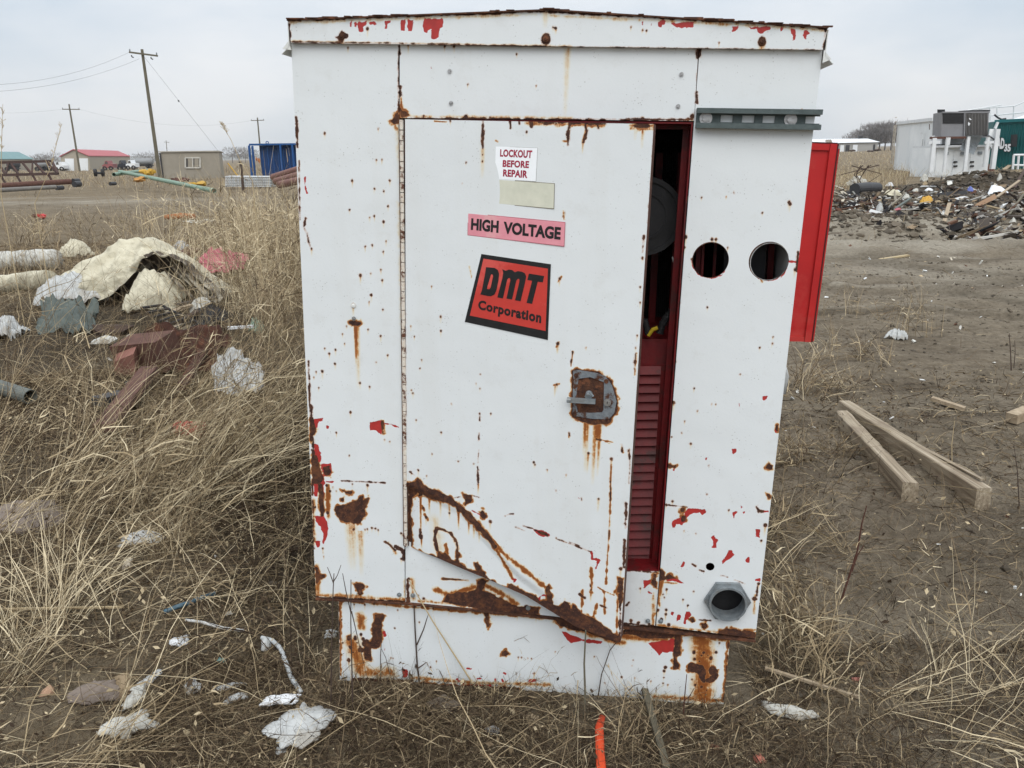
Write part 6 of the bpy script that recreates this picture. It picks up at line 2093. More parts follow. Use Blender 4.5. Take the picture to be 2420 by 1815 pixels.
c5 = lambda x, y: (1627 + .2645 * x, 731 + .2645 * y)
timber((c5(690, 507), c5(790, 507), c5(690, 600)), (c5(1830, 1225), c5(1952, 1218), c5(1815, 1330)), 'timber_beam', 'longer squared timber with a lifted splinter on bare soil', crack=True)
timber((c5(672, 590), c5(772, 588), c5(680, 690)), (c5(1225, 1172), c5(1355, 1183), c5(1215, 1295)), 'timber_beam', 'shorter squared timber lying nearer the cabinet with a broken end')
plank('wood_slat', c5(1455, 525), c5(1725, 595), .035, .02, M_TIMBER, 'thin pale slat lying on the soil beyond the timbers', 'slat', .015, .003)
plank('split_log', (2183, 918), (2240, 895), .06, .05, M_TIMBER, 'broken pale log end at the right edge', 'log', .01, .01)
sheet('plastic_wrapper', 1940, 732, .16, .09, .05, 'crumpled pale plastic wrapper on the soil behind the timbers', 'wrapper', M_FILM, 81, .1, 1.2, 0, 24, None, .55)
plank('pale_lath', (1901, 555), (1962, 553), .07, .02, simple('yellow_lath', (.5, .4, .24), None, .8, 4), 'pale yellow lath lying across the wheel ruts', 'lath')

# ------------------------------------------------------------------ background, left
M_WALLTAN = simple('tan_cladding', (.36, .32, .255), (.33, .295, .235), .7, 3, bmp=0)
M_ROOFRED = simple('red_metal_roof', (.40, .10, .11), (.34, .085, .09), .6, 1, bmp=0)
M_ROOFTEAL = simple('teal_metal_roof', (.16, .27, .27), (.13, .23, .235), .6, 1, bmp=0)
M_SHEDTAN = simple('shed_tan', (.30, .27, .22), (.26, .235, .19), .75, 1.5, bmp=0)
M_FRAMEW = simple('pale_frame', (.6, .58, .52), None, .6, 5, bmp=0)
M_GLASS = simple('dim_glass', (.06, .055, .05), (.12, .11, .10), .2, 2, bmp=0, spec=.6)
M_BLUE = simple('blue_enamel', (.012, .075, .24), (.010, .06, .19), .5, 2, bmp=0)
M_BLUED = simple('blue_enamel_deep', (.008, .04, .14), (.006, .03, .10), .6, 2, bmp=0)
M_WIRE = simple('line_wire', (.16, .165, .17), None, .6, 5, bmp=0)
M_TANKG = simple('dull_tank_steel', (.26, .27, .27), (.2, .2, .2), .5, .5, metal=.3, bmp=0)
M_CARW = simple('white_car_paint', (.75, .77, .78), (.7, .72, .73), .3, 2, bmp=0)
M_CARR = simple('dusty_red_paint', (.3, .10, .10), (.25, .08, .08), .4, 2, bmp=0)
M_CARB = simple('black_car_paint', (.02, .022, .03), (.03, .032, .04), .35, 2, bmp=0)
PXR = lambda Y: Y / (1791.0 * .9635)      # metres per measured pixel at depth Y near the horizon


def gY(px, Y):
    """ground point below a pixel column at depth Y"""
    r = ray(px, 345)
    return np.array([r[0] * Y / r[1], Y, float(ground(r[0] * Y / r[1], Y)) if Y < 190 else 0.0])


def ztop(px, py, Y): return fw(px, py, Y)[2]


def barn(name, label, Yf, pl, pc, Yr, pr, eave_py, apex_px, apex_py, mw, mr, doors=(), end_gable=True):
    """gabled shed: gable front from px pl to pc at depth Yf, long side from pc to pr receding to depth Yr"""
    A, B = gY(pl, Yf), gY(pc, Yf * 1.0)
    D = gY(pr, Yr)
    side = D - B; side[2] = 0
    he = ztop(pc, eave_py, Yf); ha = ztop(apex_px, apex_py, Yf)
    E_ = A + side
    mid = (A + B) / 2
    z = lambda p, h: np.array([p[0], p[1], h])
    root = thing(name, z((A + B + D + E_) / 4, 0), label, 'barn')
    mb = MB()
    V = [z(A, -.3), z(B, -.3), z(D, -.3), z(E_, -.3), z(A, he), z(B, he), z(D, he), z(E_, he), z(mid, ha), z(mid + side, ha)]
    mb.add(V, [(0, 1, 5, 8, 4), (1, 2, 6, 5), (2, 3, 7, 9, 6), (3, 0, 4, 7), (3, 2, 1, 0)])
    mb.build('wall', mw, root)
    rf = MB(); u = np.array([0, 0, .12]); ov = .25
    sd_ = side / np.linalg.norm(side) * ov
    for p in (A, B):
        e0, e1 = z(p, he), z(p, he) + side; r0, r1 = z(mid, ha), z(mid, ha) + side
        out = (e0 - r0) * .05
        a0, a1, b0, b1 = e0 + out - sd_, e1 + out + sd_, r0 - sd_, r1 + sd_
        rf.hexa([a0, a1, b1, b0, a0 + u, a1 + u, b1 + u, b0 + u])
    rf.build('roof', mr, root)
    for (x0, x1, y0, y1) in doors:
        a, b = fw(x0, y1, Yf - .06), fw(x1, y1, Yf - .06); t0, t1 = fw(x0, y0, Yf - .06), fw(x1, y0, Yf - .06)
        q = MB(); q.hexa([z(a, 0), z(b, 0), z(b, 0) + (0, .1, 0), z(a, 0) + (0, .1, 0), t0, t1, t1 + (0, .1, 0), t0 + (0, .1, 0)])
        q.build('door', M_CARW, root)
    return root


barn('red_roofed_barn', 'long tan barn with a red roof and two white doors in its gable', 150, 131.6, 192.4, 185, 281, 337.0, 162, 323.5, M_WALLTAN, M_ROOFRED,
     [(140, 159, 342.5, 362), (171, 189.5, 342, 362)])
barn('green_roofed_barn', 'tan shed with a teal green roof cut by the left edge of the view', 170, -70, -8, 190, 70, 344, -40, 328, M_WALLTAN, M_ROOFTEAL)

# tan portable shed
Ys = 66
A, B, D = gY(349, Ys), gY(474, Ys), gY(481, Ys + 2.6)
zt = ztop(349, 329, Ys)
root = thing('portable_shed', (A + B) / 2 + np.array([0, 1.3, 0]), 'flat roofed tan portable cabin with one small window', 'shed')
dv = D - B; dv[2] = 0
z_ = lambda p, h: np.array([p[0], p[1], h])
MB().hexa([z_(A, -.1), z_(B, -.1), z_(B + dv, -.1), z_(A + dv, -.1), z_(A, zt), z_(B, zt - .04), z_(B + dv, zt - .12), z_(A + dv, zt - .06)]).build('wall', M_SHEDTAN, root)
MB().hexa([z_(A, zt) - (.1, .1, 0), z_(B, zt) + (.08, -.1, -.04), z_(B + dv, zt) + (.08, .1, -.12), z_(A + dv, zt) + (-.1, .1, -.06),
           z_(A, zt) + (-.1, -.1, .08), z_(B, zt) + (.08, -.1, .04), z_(B + dv, zt) + (.08, .1, -.04), z_(A + dv, zt) + (-.1, .1, .02)]).build('roof', simple('pale_roof_edge', (.42, .39, .33), None, .7, 2, bmp=0), root)
wn = MB()
Yw = Ys - .05
q = [fw(400.6, 362.4, Yw), fw(432.4, 362.4, Yw), fw(432.4, 340.7, Yw), fw(400.6, 340.7, Yw)]
for a, b in ((0, 1), (1, 2), (2, 3), (3, 0)): wn.beam(q[a], q[b], .09, .09)
wn.beam((q[0] + q[1]) / 2, (q[2] + q[3]) / 2, .07, .07)
W_ = wn.build('window', M_FRAMEW, root)
MB().hexa([q[0], q[1], q[1] + (0, .03, 0), q[0] + (0, .03, 0), q[3], q[2], q[2] + (0, .03, 0), q[3] + (0, .03, 0)]).build('pane', M_GLASS, W_)
for k in (.18, .62):
    a = q[0] + (q[1] - q[0]) * k; b = q[3] + (q[2] - q[3]) * k
    MB().hexa([a - (0, .02, 0), a + (.32, -.02, 0), a + (.32, -.01, 0), a - (0, .01, 0), b - (0, .02, 0), b + (.32, -.02, 0), b + (.32, -.01, 0), b - (0, .01, 0)]).build('curtain', M_SHEDTAN, W_)
MB().beam(gY(347.5, Ys - .1) + (0, 0, -.1), z_(gY(347.5, Ys - .1), zt - .05), .08, .08).build('corner_trim', M_DARK, root)


# utility poles and lines
def pole(pbx, ptx, pty, Y, arm, label, r0, ins=True, arm2=None):
    base = gY(pbx, Y); top = fw(ptx, pty, Y)
    root = thing('utility_pole', base, label, 'utility pole')
    MB().tube([base - (0, 0, .3), (base + top) / 2, top], [r0, r0 * .85, r0 * .68], 12).build('pole', M_TIMBERPOLE, root)
    a, b = fw(arm[0], arm[1], Y - r0 - .05), fw(arm[2], arm[3], Y - r0 - .05)
    MB().beam(a, b, r0 * .7, r0 * .8).build('crossarm', M_TIMBERPOLE, root)
    if ins:
        for t_ in (.03, .97):
            c = a + (b - a) * t_
            MB().tube([c + (0, 0, r0 * .3), c + (0, 0, r0 * 1.2), c + (0, 0, r0 * 1.6)], [r0 * .28, r0 * .36, r0 * .2], 8).build('insulator', M_GALV, root)
    return root, a, b, top


P1, a1, b1, t1_ = pole(340.5, 306.6, 106.4, 76, (279, 112.7, 340.7, 120.8), 'near tall leaning timber utility pole with a crossarm beside the tan cabin', .17)
for px, py in ((284, 119), (326, 123)):
    c = fw(px, py, 75.6); MB().tube([c, c + (0, 0, -.12), c + (.15, 0, -.2)], .05, 6).build('insulator', M_DARK, P1)
P2, a2, b2, t2_ = pole(168.6, 149, 225, 142, (134.5, 236, 172, 236.2), 'utility pole before the red roofed barn', .17)
P3, a3, b3, t3_ = pole(564, 556, 254, 160, (542.3, 260.5, 570.3, 259.6), 'utility pole standing behind the blue shelter', .16)
P4, a4, b4, t4_ = pole(362, 358.7, 303, 330, (354.4, 307, 365.6, 307.6), 'farthest small utility pole above the roof of the tan cabin', .16)


def wire(a, b, sag, label, r=.008, n=14):
    pts = [a + (b - a) * (k / n) - np.array([0, 0, sag * 4 * (k / n) * (1 - k / n)]) for k in range(n + 1)]
    return tag(MB().tube(pts, r, 5).build('power_line', M_WIRE), label, 'power line')


wire(fw(280, 112.5, 75.8), fw(-160, 180, 60), 1.0, 'overhead wire from the left end of the near crossarm to the left edge', .009)
wire(fw(301, 127, 75.8), fw(-160, 198, 60), .9, 'lower overhead wire from the near pole to the left edge', .009)
wire(a2, fw(-150, 230, 150), .8, 'faint wire running left from the pole at the red barn', .009)
wire(b2, a3, 1.6, 'long faint wire between the barn pole and the pole behind the blue shelter', .009)
g0, g1 = fw(311, 122, 75.8), gp(515, 382)
wr = thing('guy_wire', g1, 'slanting guy wire with a yellow guard right of the near pole', 'guy wire')
MB().tube([g0, g1], .011, 6).build('cable', M_WIRE, wr)
MB().tube([g1 + (g0 - g1) * .0, g1 + (g0 - g1) * .11], .05, 8).build('guard', M_YELLOW, wr)
c = fw(382, 149, 75); MB
tag(MB().tube([g0 + (g1 - g0) * .37, g0 + (g1 - g0) * .375 + (0, 0, -.05)], .06, 8).build('strain_insulator', M_DARK), 'small dark strain insulator on the guy wire', 'insulator')

# blue open shelter
Yb = 60
root = thing('blue_shelter', gY(600, Yb), 'blue steel shelter open at its left end behind the cabinet', 'shelter')
zt = ztop(541, 311, Yb); A = gY(541, Yb); Bx = gY(700, Yb); dpt = np.array([.5, 2.4, 0])
MB().hexa([z_(A, zt - .10), z_(Bx, zt - .14), z_(Bx + dpt, zt - .14), z_(A + dpt, zt - .1), z_(A, zt + .02), z_(Bx, zt - .02), z_(Bx + dpt, zt), z_(A + dpt, zt)]).build('roof', M_BLUE, root)
for px, dy in ((541, .0), (608, .0), (634, 0), (548, 2.3)):
    p = gY(px, Yb + dy); MB().beam(z_(p, -.1), z_(p, zt - .1), .13, .13, up=(0, 1, 0)).build('post', M_BLUE, root)
A2 = gY(563, Yb + .5); B2 = gY(700, Yb + .5)
bk_ = MB(); bk_.hexa([z_(A2, -.1), z_(B2, -.1), z_(B2, -.1) + (0, 1.5, 0), z_(A2, -.1) + (0, 1.5, 0), z_(A2, zt - .12), z_(B2, zt - .15), z_(B2, zt - .15) + (0, 1.5, 0), z_(A2, zt - .12) + (0, 1.5, 0)])
bk_.build('cabin_wall', M_BLUED, root)
for k in range(12):
    p = A2 + (B2 - A2) * (k + .5) / 12 - (0, .03, 0)
    MB().beam(z_(p, 0), z_(p, zt - .2), .05, .05, up=(0, 1, 0)).build('rib', M_BLUE, root)
c = fw(577, 308, Yb + 1); MB().ring(c, (0, 1, 0), .06, .11, .05, 14).build('lifting_eye', M_BLUE, root)

# stack of galvanised sheets and brown pipes
Yg = 42
root = thing('metal_sheet_stack', gY(541, Yg), 'low stack of ribbed galvanised metal sheets before the blue shelter', 'metal stack')
for k in range(7):
    py = 401 - k * 3.4
    a, b = fw(492.5, py, Yg), fw(590, py + .6, Yg)
    m_ = MB(); m_.beam(a, b, .9, .028); m_.beam(a + (0, .1, -.03), b + (0, .1, -.03), .85, .02, 1)
    for j in range(22):
        p = a + (b - a) * (j + .3 + .3 * (k % 2)) / 22; m_.box(p - (0, .455, .018), (.018, 0, 0), (0, .01, 0), (0, 0, .02))
    m_.build('ribbed_sheet', [simple('galv_white', (.70, .72, .73), (.55, .57, .58), .5, 4, metal=.0, bmp=0), M_GALVDARK] if k == 0 else [bpy.data.materials['galv_white'], M_GALVDARK], root)
M_BPIPE = simple('brown_primer_pipe', (.20, .10, .08), (.15, .075, .06), .7, 2, bmp=0)
for i, (xa, ya, xb, yb, lb) in enumerate(((590, 383, 690, 352, 'upper reddish brown pipe of the stack left of the cabinet'), (596, 392, 690, 366, 'middle reddish brown pipe of the stack left of the cabinet'), (604, 399, 690, 380, 'lower reddish brown pipe of the stack left of the cabinet'))):
    a, b = fw(xa, ya, 33 - i), fw(xb, yb, 30 - i)
    tag(MB().ring(a, b - a, .11, .13, np.linalg.norm(b - a), 18).build('steel_pipe', M_BPIPE), lb, 'pipe', 'reddish brown pipes stacked beside the cabinet')
for px, h, lb in ((519, 349, 'dark short post before the guy wire'), (650, 370, 'dark post holding the brown pipes')):
    p = gY(px, 36); tag(MB().beam(p, z_(p, ztop(px, h, 36)), .09, .09, up=(0, 1, 0)).build('post', M_TWIG), lb, 'post')

# pale green pipes and yellow scrap
Yp = 48
for xa, ya, Ya, xb, yb, Yb_, r, lb in ((258, 370.5, 46, 462, 412, 31, .088, 'long pale green pipe sloping down to the right'), (246, 377, 44, 318, 368, 52, .095, 'shorter pale green pipe lying behind the long one')):
    a, b = fw(xa, ya, Ya), fw(xb, yb, Yb_)
    tag(MB().ring(a, b - a, r * .88, r, np.linalg.norm(b - a), 18).build('green_pipe', M_PIPEGREEN), lb, 'pipe', 'pale green pipes on the rough grass')
def junk(name, x0, x1, y0, y1, Y, m, label, cat, seed):
    r = np.random.RandomState(seed); c = fw((x0 + x1) / 2, y1, Y); w = (x1 - x0) * PXR(Y); h = (y1 - y0) * PXR(Y)
    mb = MB()
    for k in range(6):
        s_ = ICO * (1 + .25 * r.randn(12, 1)) * np.array([w * (.16 + .14 * r.rand()), .3 * w, h * (.3 + .2 * r.rand())])
        mb.add(s_ + c + np.array([w * (r.rand() - .5) * .7, .1 * r.randn(), h * (.35 + .3 * r.rand())]), [tuple(f) for f in ICF])
    return tag(mb.build(name, m), label, cat)
junk('yellow_machine_part', 309, 340, 366, 380, 45, M_YELLOW, 'yellow machine part behind the green pipes', 'machine part', 1)
junk('orange_scrap', 288, 320, 383, 395, 40, simple('faded_orange', (.5, .27, .08), (.38, .19, .06), .8), 'faded orange scrap below the green pipes', 'scrap', 2)
junk('yellow_scrap', 416, 455, 391, 406, 38, M_YELLOW, 'yellow scrap metal right of the long green pipe', 'scrap', 3)
junk('brown_scrap', 370, 408, 384, 398, 40, M_RUSTBROWN, 'brown scrap behind the middle of the green pipe', 'scrap', 4)
# rusty lattice boom
M_BOOM = simple('old_boom_rust', (.055, .038, .034), (.085, .05, .042), .9, 3, bmp=0)
root = thing('lattice_boom', gY(60, 40), 'rusty lattice boom section lying on the grass at the left edge', 'boom')
Yt = 40
ta, tb = fw(-30, 352, Yt), fw(112, 348, Yt); ba, bb = fw(-30, 379, Yt - .5), fw(125, 375, Yt - .5)
for a, b in ((ta, tb), (ba, bb)):
    MB().beam(a, b, .12, .12).build('chord', M_BOOM, root)
for k in range(6):
    s0, s1 = k / 5.5, (k + (.5 if k % 1 == 0 else .5)) / 5.5
    a = ta + (tb - ta) * min(s0, 1); b = ba + (bb - ba) * min(s1, 1)
    MB().beam(a, b, .08, .08).build('lattice_brace', M_BOOM, root)
    if k % 2: MB().beam(ta + (tb - ta) * min((k + .9) / 5.5, 1), b, .06, .06).build('lattice_brace', M_BOOM, root)
MB().beam(tb, bb, .1, .1).build('lattice_brace', M_BOOM, root)
for k in range(4):
    a = ba + (bb - ba) * (.2 + .22 * k); MB().beam(a, a + (.25, -.1, -.45), .07, .07).build('leg', M_BOOM, root)
# long dark pipe and bits
for xa, ya, Ya, xb, yb, Yb_, r, m_, lb in ((-40, 404, 30, 152, 392, 33, .10, M_RUSTBROWN, 'long dark rusty pipe lying across the left field'), (-20, 412, 27, 120, 404, 29, .07, simple('grey_old_pipe', (.2, .19, .17), (.14, .13, .12), .8), 'grey pipe lying before the dark rusty pipe')):
    a, b = fw(xa, ya, Ya), fw(xb, yb, Yb_)
    tag(MB().ring(a, b - a, r * .85, r, np.linalg.norm(b - a), 16).build('old_pipe', m_), lb, 'pipe')
for px, py, Y, s_, lb in ((158, 391, 33, .09, 'end of a dark round drum beside the dark pipe'), (160, 398, 32, .11, 'dark drum lying in grass'), (122, 406, 30, .08, 'dark old wheel hub at the end of the grey pipe'), (238, 397, 33, .07, 'small dark drum left of the green pipe')):
    c = fw(px, py, Y); tag(MB().tube([c, c + (.06, .3, 0)], s_, 16).build('drum', M_DARK), lb, 'drum')
root = thing('axle', gY(211, 60), 'dark axle with two wheels lying on the grass before the barn', 'axle')
for px in (203, 219):
    c = fw(px, 373, 60); MB().ring(c, (1, .3, 0), .1, .26, .18, 18).build('wheel', M_BLACK, root)
MB().tube([fw(203, 373, 60), fw(219, 374, 60)], .09, 8).build('axle_beam', M_DARK, root)
for i, (x0, x1, y0, y1, m_, lb, nm) in enumerate(((84, 106, 461, 472, M_REDP, 'red plastic crate piece on the lane at left', 'red_scrap'), (66, 84, 464, 471, M_RUSTBROWN, 'dark red scrap beside the red piece', 'dark_scrap'),)):
    junk(nm, x0, x1, y0, y1, 22, m_, lb, 'scrap', 30 + i)
mb = MB(); c = gp(389, 474)
mb.tube([c + (-.36, .0, .06), c + (.0, .05, .08), c + (.36, -.02, .07)], [.055, .075, .065], 12)
tag(mb.build('orange_log', M_ORANGEW), 'short orange brown log on the lane at left', 'log')
sheet('white_rag', 430, 482, .7, .25, .05, 'white rag beside the orange brown log', 'rag', M_BAGW, 91, 0, .5)


# vehicles by the barn
def tanker(px0, px1, Y, label, m, r=.62):
    a, b = gY(px0, Y), gY(px1, Y)
    root = thing('tank_trailer', (a + b) / 2, label, 'tank trailer')
    up_ = np.array([0, 0, 1.25])
    d = (b - a) / np.linalg.norm(b - a)
    MB().tube([a + up_, a + up_ + d * .3, b + up_ - d * .3, b + up_], [r * .6, r, r, r * .6], 18).build('tank', m, root)
    for t_ in (.12, .78, .9):
        c = a + (b - a) * t_ + np.array([0, -.9, .5]); MB().ring(c, (0, 1, 0), .15, .38, .3, 16).build('wheel', M_BLACK, root)
    MB().beam(a + (0, 0, .6), b + (0, 0, .6), .5, .15).build('chassis', M_DARK, root)


def car(px0, px1, Y, label, m, pickup=False):
    a, b = gY(px0, Y), gY(px1, Y); L = np.linalg.norm(b - a); d = (b - a) / L; n_ = np.array([d[1], -d[0], 0]) * -1
    root = thing('pickup_truck' if pickup else 'parked_car', (a + b) / 2, label, 'pickup truck' if pickup else 'car')
    prof = [(0, .45), (0, .95), (.2, 1.05), (.32, 1.6), (.55, 1.65), (.62, 1.15), (1, 1.1), (1, .45)] if pickup else [(0, .4), (0, .85), (.22, 1.0), (.34, 1.5), (.72, 1.55), (.9, 1.05), (1, .95), (1, .4)]
    pr = [a + d * L * x + np.array([0, 0, z]) for x, z in prof]
    MB().extr(pr, n_ * 1.8).build('body', m, root)
    MB().extr([a + d * L * x + np.array([0, -.02, z]) for x, z in ((.26, 1.08), (.35, 1.5), (.53, 1.53), (.58, 1.1))], (0, .015, 0)).build('window', M_GLASS, root)
    for t_ in (.2, .8):
        c = a + d * L * t_ + np.array([0, -.05, .38]); MB().ring(c, (0, 1, 0), .18, .38, .22, 16).build('wheel', M_BLACK, root)


tanker(290, 330, 150, 'grey tank trailer parked right of the red roofed barn', M_TANKG)
tanker(79, 102, 150, 'grey tank trailer between the two barns', M_TANKG)
tanker(14, 40, 150, 'dark tank trailer before the green roofed barn', M_DARK)
car(270, 290, 146, 'white truck parked before the tank trailer', M_CARW, True)
car(252, 268, 147, 'black truck parked by the side of the red roofed barn', M_CARB, True)
car(219, 241, 147, 'dusty red truck parked at the corner of the red roofed barn', M_CARR, True)
car(114, 134, 148, 'white car parked left of the red roofed barn', M_CARW)
car(100, 112, 152, 'small white pickup half hidden between the barns', M_CARW, True)
junk('orange_machine', 553, 562, 340, 352, 170, simple('machine_orange', (.45, .16, .05)), 'tiny orange machine beyond the blue shelter', 'machine', 44)

# ------------------------------------------------------------------ bare trees
M_BARK = simple('bare_tree_bark', (.17, .155, .145), (.23, .21, .20), .9, 1, bmp=0)


def tree(px, Y, h, w, label, seed, n=420, group='bare trees along the horizon'):
    r = np.random.RandomState(seed); b = gY(px, Y); b[2] = 0
    root = thing('bare_tree', b, label, 'tree', group)
    tk = MB(); tk.tube([b - (0, 0, .3), b + (0, 0, h * .35), b + (.05 * w, 0, h * .6)], [h * .028, h * .02, h * .009], 7)
    for k in range(7):
        a0 = b + np.array([0, 0, h * (.2 + .35 * r.rand())]); an = r.rand() * 6.28
        tk.tube([a0, a0 + np.array([math.cos(an) * w * .3, math.sin(an) * w * .3, h * .3])], [h * .012, h * .004], 5)
    tk.build('trunk', M_BARK, root)
    az = r.rand(n) * 6.28; rad = w * .5 * r.rand(n) ** .6; zz = h * (.25 + .68 * r.rand(n)) ; k = np.sqrt(np.clip(1 - ((zz / h - .55) / .5) ** 2, .05, 1))
    P0 = np.stack([b[0] + np.cos(az) * rad * k, b[1] + np.sin(az) * rad * k, zz], 1)
    d = np.stack([np.cos(az) * .6, np.sin(az) * .6, .9 + 0 * az], 1) + r.randn(n, 3) * .5
    d *= (h * .16 * (.5 + r.rand(n)) / np.linalg.norm(d, axis=1))[:, None]
    sd = np.cross(d, r.randn(n, 3)); sd = sd / np.linalg.norm(sd, axis=1)[:, None] * (.00028 * Y * (.5 + .5 * r.rand(n)))[:, None]
    V = np.stack([P0 - sd, P0 + sd, P0 + d + sd * .3, P0 + d - sd * .3], 1).reshape(-1, 3)
    np_mesh('crown', V, np.arange(4 * n).reshape(-1, 4), M_BARK, None, root)


for i, (px, h, w, lb) in enumerate(((1872, 5.5, 8, 'leftmost low bare tree behind the white roofed building'), (1884, 7.5, 11, 'bare tree beside the end of the white roofed building'), (1897, 7.8, 12, 'tall bare tree left of the white trailer'),
                                    (1909, 8, 13, 'broad bare tree before the white trailer'), (1922, 8, 12, 'bare tree touching the edge of the white trailer'), (1846, 5, 9, 'low bare bush before the white roofed building'), (1858, 6, 8, 'bare bush at the wall of the white roofed building'))):
    tree(px, 255, h, w, lb, 100 + i, 1100)
for i, (px, Y, h, w, lb) in enumerate(((502, 330, 6, 8, 'low bare tree at the horizon left of the blue shelter'), (516, 330, 5, 9, 'bare bush beyond the guy wire'), (530, 330, 6, 9, 'second bare bush beyond the guy wire'), (545, 340, 5, 8, 'low bare bush just left of the blue shelter'),
                                       (113, 300, 5, 10, 'bare bush right beside the left wall of the red barn'), (95, 300, 4.5, 10, 'bare bush between the two barns'), (84, 300, 4, 8, 'small bare bush by the green roofed barn'), (303, 300, 4, 8, 'low bush behind the tank trailer'), (322, 300, 4.5, 10, 'low bush left of the leaning pole'), (345, 300, 4, 8, 'low bush behind the tan cabin'))):
    tree(px, Y, h, w, lb, 200 + i, 260)

# ------------------------------------------------------------------ background, right
M_TRAILER = simple('weathered_white_trailer', (.84, .86, .86), (.66, .69, .70), .6, .8, bmp=0, c3=(.74, .76, .76))
M_WHITEST = simple('white_steel', (.72, .74, .75), (.6, .62, .63), .5, 2, bmp=0)
M_GREYUNIT = simple('grey_unit_casing', (.235, .235, .245), (.19, .19, .20), .6, 1.5, bmp=0)
M_GREENB = simple('teal_green_cladding', (.006, .105, .105), (.005, .085, .088), .5, .6, bmp=0)
# far white roofed building
Yf = 240
root = thing('white_roofed_building', gY(1820, Yf), 'long low building with a white roof on the right horizon', 'building')
A, B = gY(1690, Yf), gY(1893, Yf); he, hr = ztop(1800, 309, Yf), ztop(1800, 298, Yf)
dv = np.array([0, 16, 0])
MB().hexa([z_(A, -.3), z_(B, -.3), z_(B + dv, -.3), z_(A + dv, -.3), z_(A, he), z_(B, he), z_(B + dv, he), z_(A + dv, he)]).build('wall', simple('grey_wall', (.3, .29, .27), (.36, .35, .33), .8, .2, bmp=0), root)
MB().hexa([z_(A, he) - (.5, .5, 0), z_(B, he) + (.5, -.5, 0), z_(B + dv, he) + (.5, .5, 0), z_(A + dv, he), z_(A, hr) + (0, 7, 0), z_(B, hr) + (0, 7, -.3), z_(B, hr) + (0, 9, -.3), z_(A, hr) + (0, 9, 0)]).build('roof', M_BOARD, root)
MB().extr([z_(gY(1787, Yf - 1), he - .3), z_(gY(1797, Yf - 1), he - .3), z_(gY(1792, Yf - 1), hr - .4)], (0, 4, 0)).build('gable', simple('tan_gable', (.33, .28, .22)), root)
for x0, x1, m_ in ((1813, 1821, M_CARW), (1825, 1833, M_DARK), (1840, 1850, M_BOARD), (1884, 1888, M_DARK)):
    a, b = gY(x0, Yf - .2), gY(x1, Yf - .2)
    MB().hexa([z_(a, 0), z_(b, 0), z_(b, 0) + (0, .1, 0), z_(a, 0) + (0, .1, 0), z_(a, he * .75), z_(b, he * .75), z_(b, he * .75) + (0, .1, 0), z_(a, he * .75) + (0, .1, 0)]).build('door', m_, root)
c = fw(1858, 298, Yf); MB().abox(c - (.5, .5, .2), c + (.5, .5, .6)).build('roof_vent', M_DARK, root)
for px, py, lb in ((1840, 327, 'low dark implement lying in the right field'), (1880, 328, 'second low dark implement in the right field'), (1896, 326, 'small dark cart near the bare trees')):
    junk('farm_implement', px - 7, px + 7, py - 3.5, py + .5, 150, M_TWIG, lb, 'farm implement', px)

# white trailer with a ladder
cR = lambda x, y: (1736.7 + .21487 * x, 210.2 + .21487 * y)
Yn, Yfar = 41.0, 52.0
root = thing('white_trailer', gY(1965, 46), 'tall weathered white trailer body with a ladder on its left corner', 'trailer')
pn, pf = cR(1265, 0)[0], cR(908, 0)[0]
N_, F_ = gY(pn, Yn), gY(pf, Yfar)
ztn = ztop(pn, cR(0, 222)[1], Yn); ztf = ztop(pf, cR(0, 262)[1], Yfar)
bd = N_ + np.array([2.3, 1.0, 0]); fd = F_ + np.array([2.3, 1.0, 0])
MB().hexa([z_(F_, -.1), z_(N_, -.1), z_(bd, -.1), z_(fd, -.1), z_(F_, ztf), z_(N_, ztn), z_(bd, ztn), z_(fd, ztf)]).build('body', M_TRAILER, root)
rl = MB(); rl.beam(z_(F_, ztf) + (-.05, -.05, 0), z_(N_, ztn) + (-.05, -.05, 0), .14, .16)
rl.build('roof_rail', M_WHITEST, root)
ld = MB(); la = F_ + (N_ - F_) * .035 + np.array([-.25, -.2, 0]); lb_ = F_ + (N_ - F_) * -.02 + np.array([-.25, -.2, 0])
for p in (la, lb_): ld.beam(z_(p, .3), z_(p, ztf - .1), .05, .05, up=(0, 1, 0))
for k in range(11): ld.beam(z_(la, .4 + k * .26), z_(lb_, .4 + k * .26), .035, .035)
ld.build('ladder', simple('rust_cream_paint', (.45, .38, .30), (.55, .5, .42), .7, 3), root)
wd = (N_ - F_) / np.linalg.norm(N_ - F_)
def on_side(x, y0, y1, wpx, m_, nm):
    t_ = (cR(x, 0)[0] - pf) / (pn - pf); Y = 1 / ((1 - t_) / Yfar + t_ / Yn)
    p = fw(cR(x, 0)[0], cR(0, y0)[1], Y - .06); q = fw(cR(x, 0)[0], cR(0, y1)[1], Y - .06)
    w = wd * wpx * .21487 * PXR(Y) * 2.2
    MB().hexa([q - w, q + w, q + w + (-.03, -.05, 0), q - w + (-.03, -.05, 0), p - w, p + w, p + w + (-.03, -.05, 0), p - w + (-.03, -.05, 0)]).build(nm, m_, root)
on_side(1180, 352, 368, 22, M_WHITEST, 'light_fitting'); on_side(1262, 270, 325, 8, M_RUSTBROWN, 'rust_patch')
# marks along its edge
mb = MB()
for y in (478, 545, 605):
    t_ = (cR(1190, 0)[0] - pf) / (pn - pf); Y = 1 / ((1 - t_) / Yfar + t_ / Yn)
    p = fw(cR(1190, 0)[0], cR(0, y)[1], Y - .08)
    v, f = text2d('C' if y > 500 else 'I', .01)
    w = wd * .35; hgt = .55
    mb.add([p + w * (a[0] - .5) * (1 if y > 500 else .35) + np.array([0, 0, hgt * (a[1] - .5)]) for a in v], f)
mb.build('faded_lettering', M_DARK, root)
on_side(1225, 565, 690, 18, M_WHITEST, 'locker')

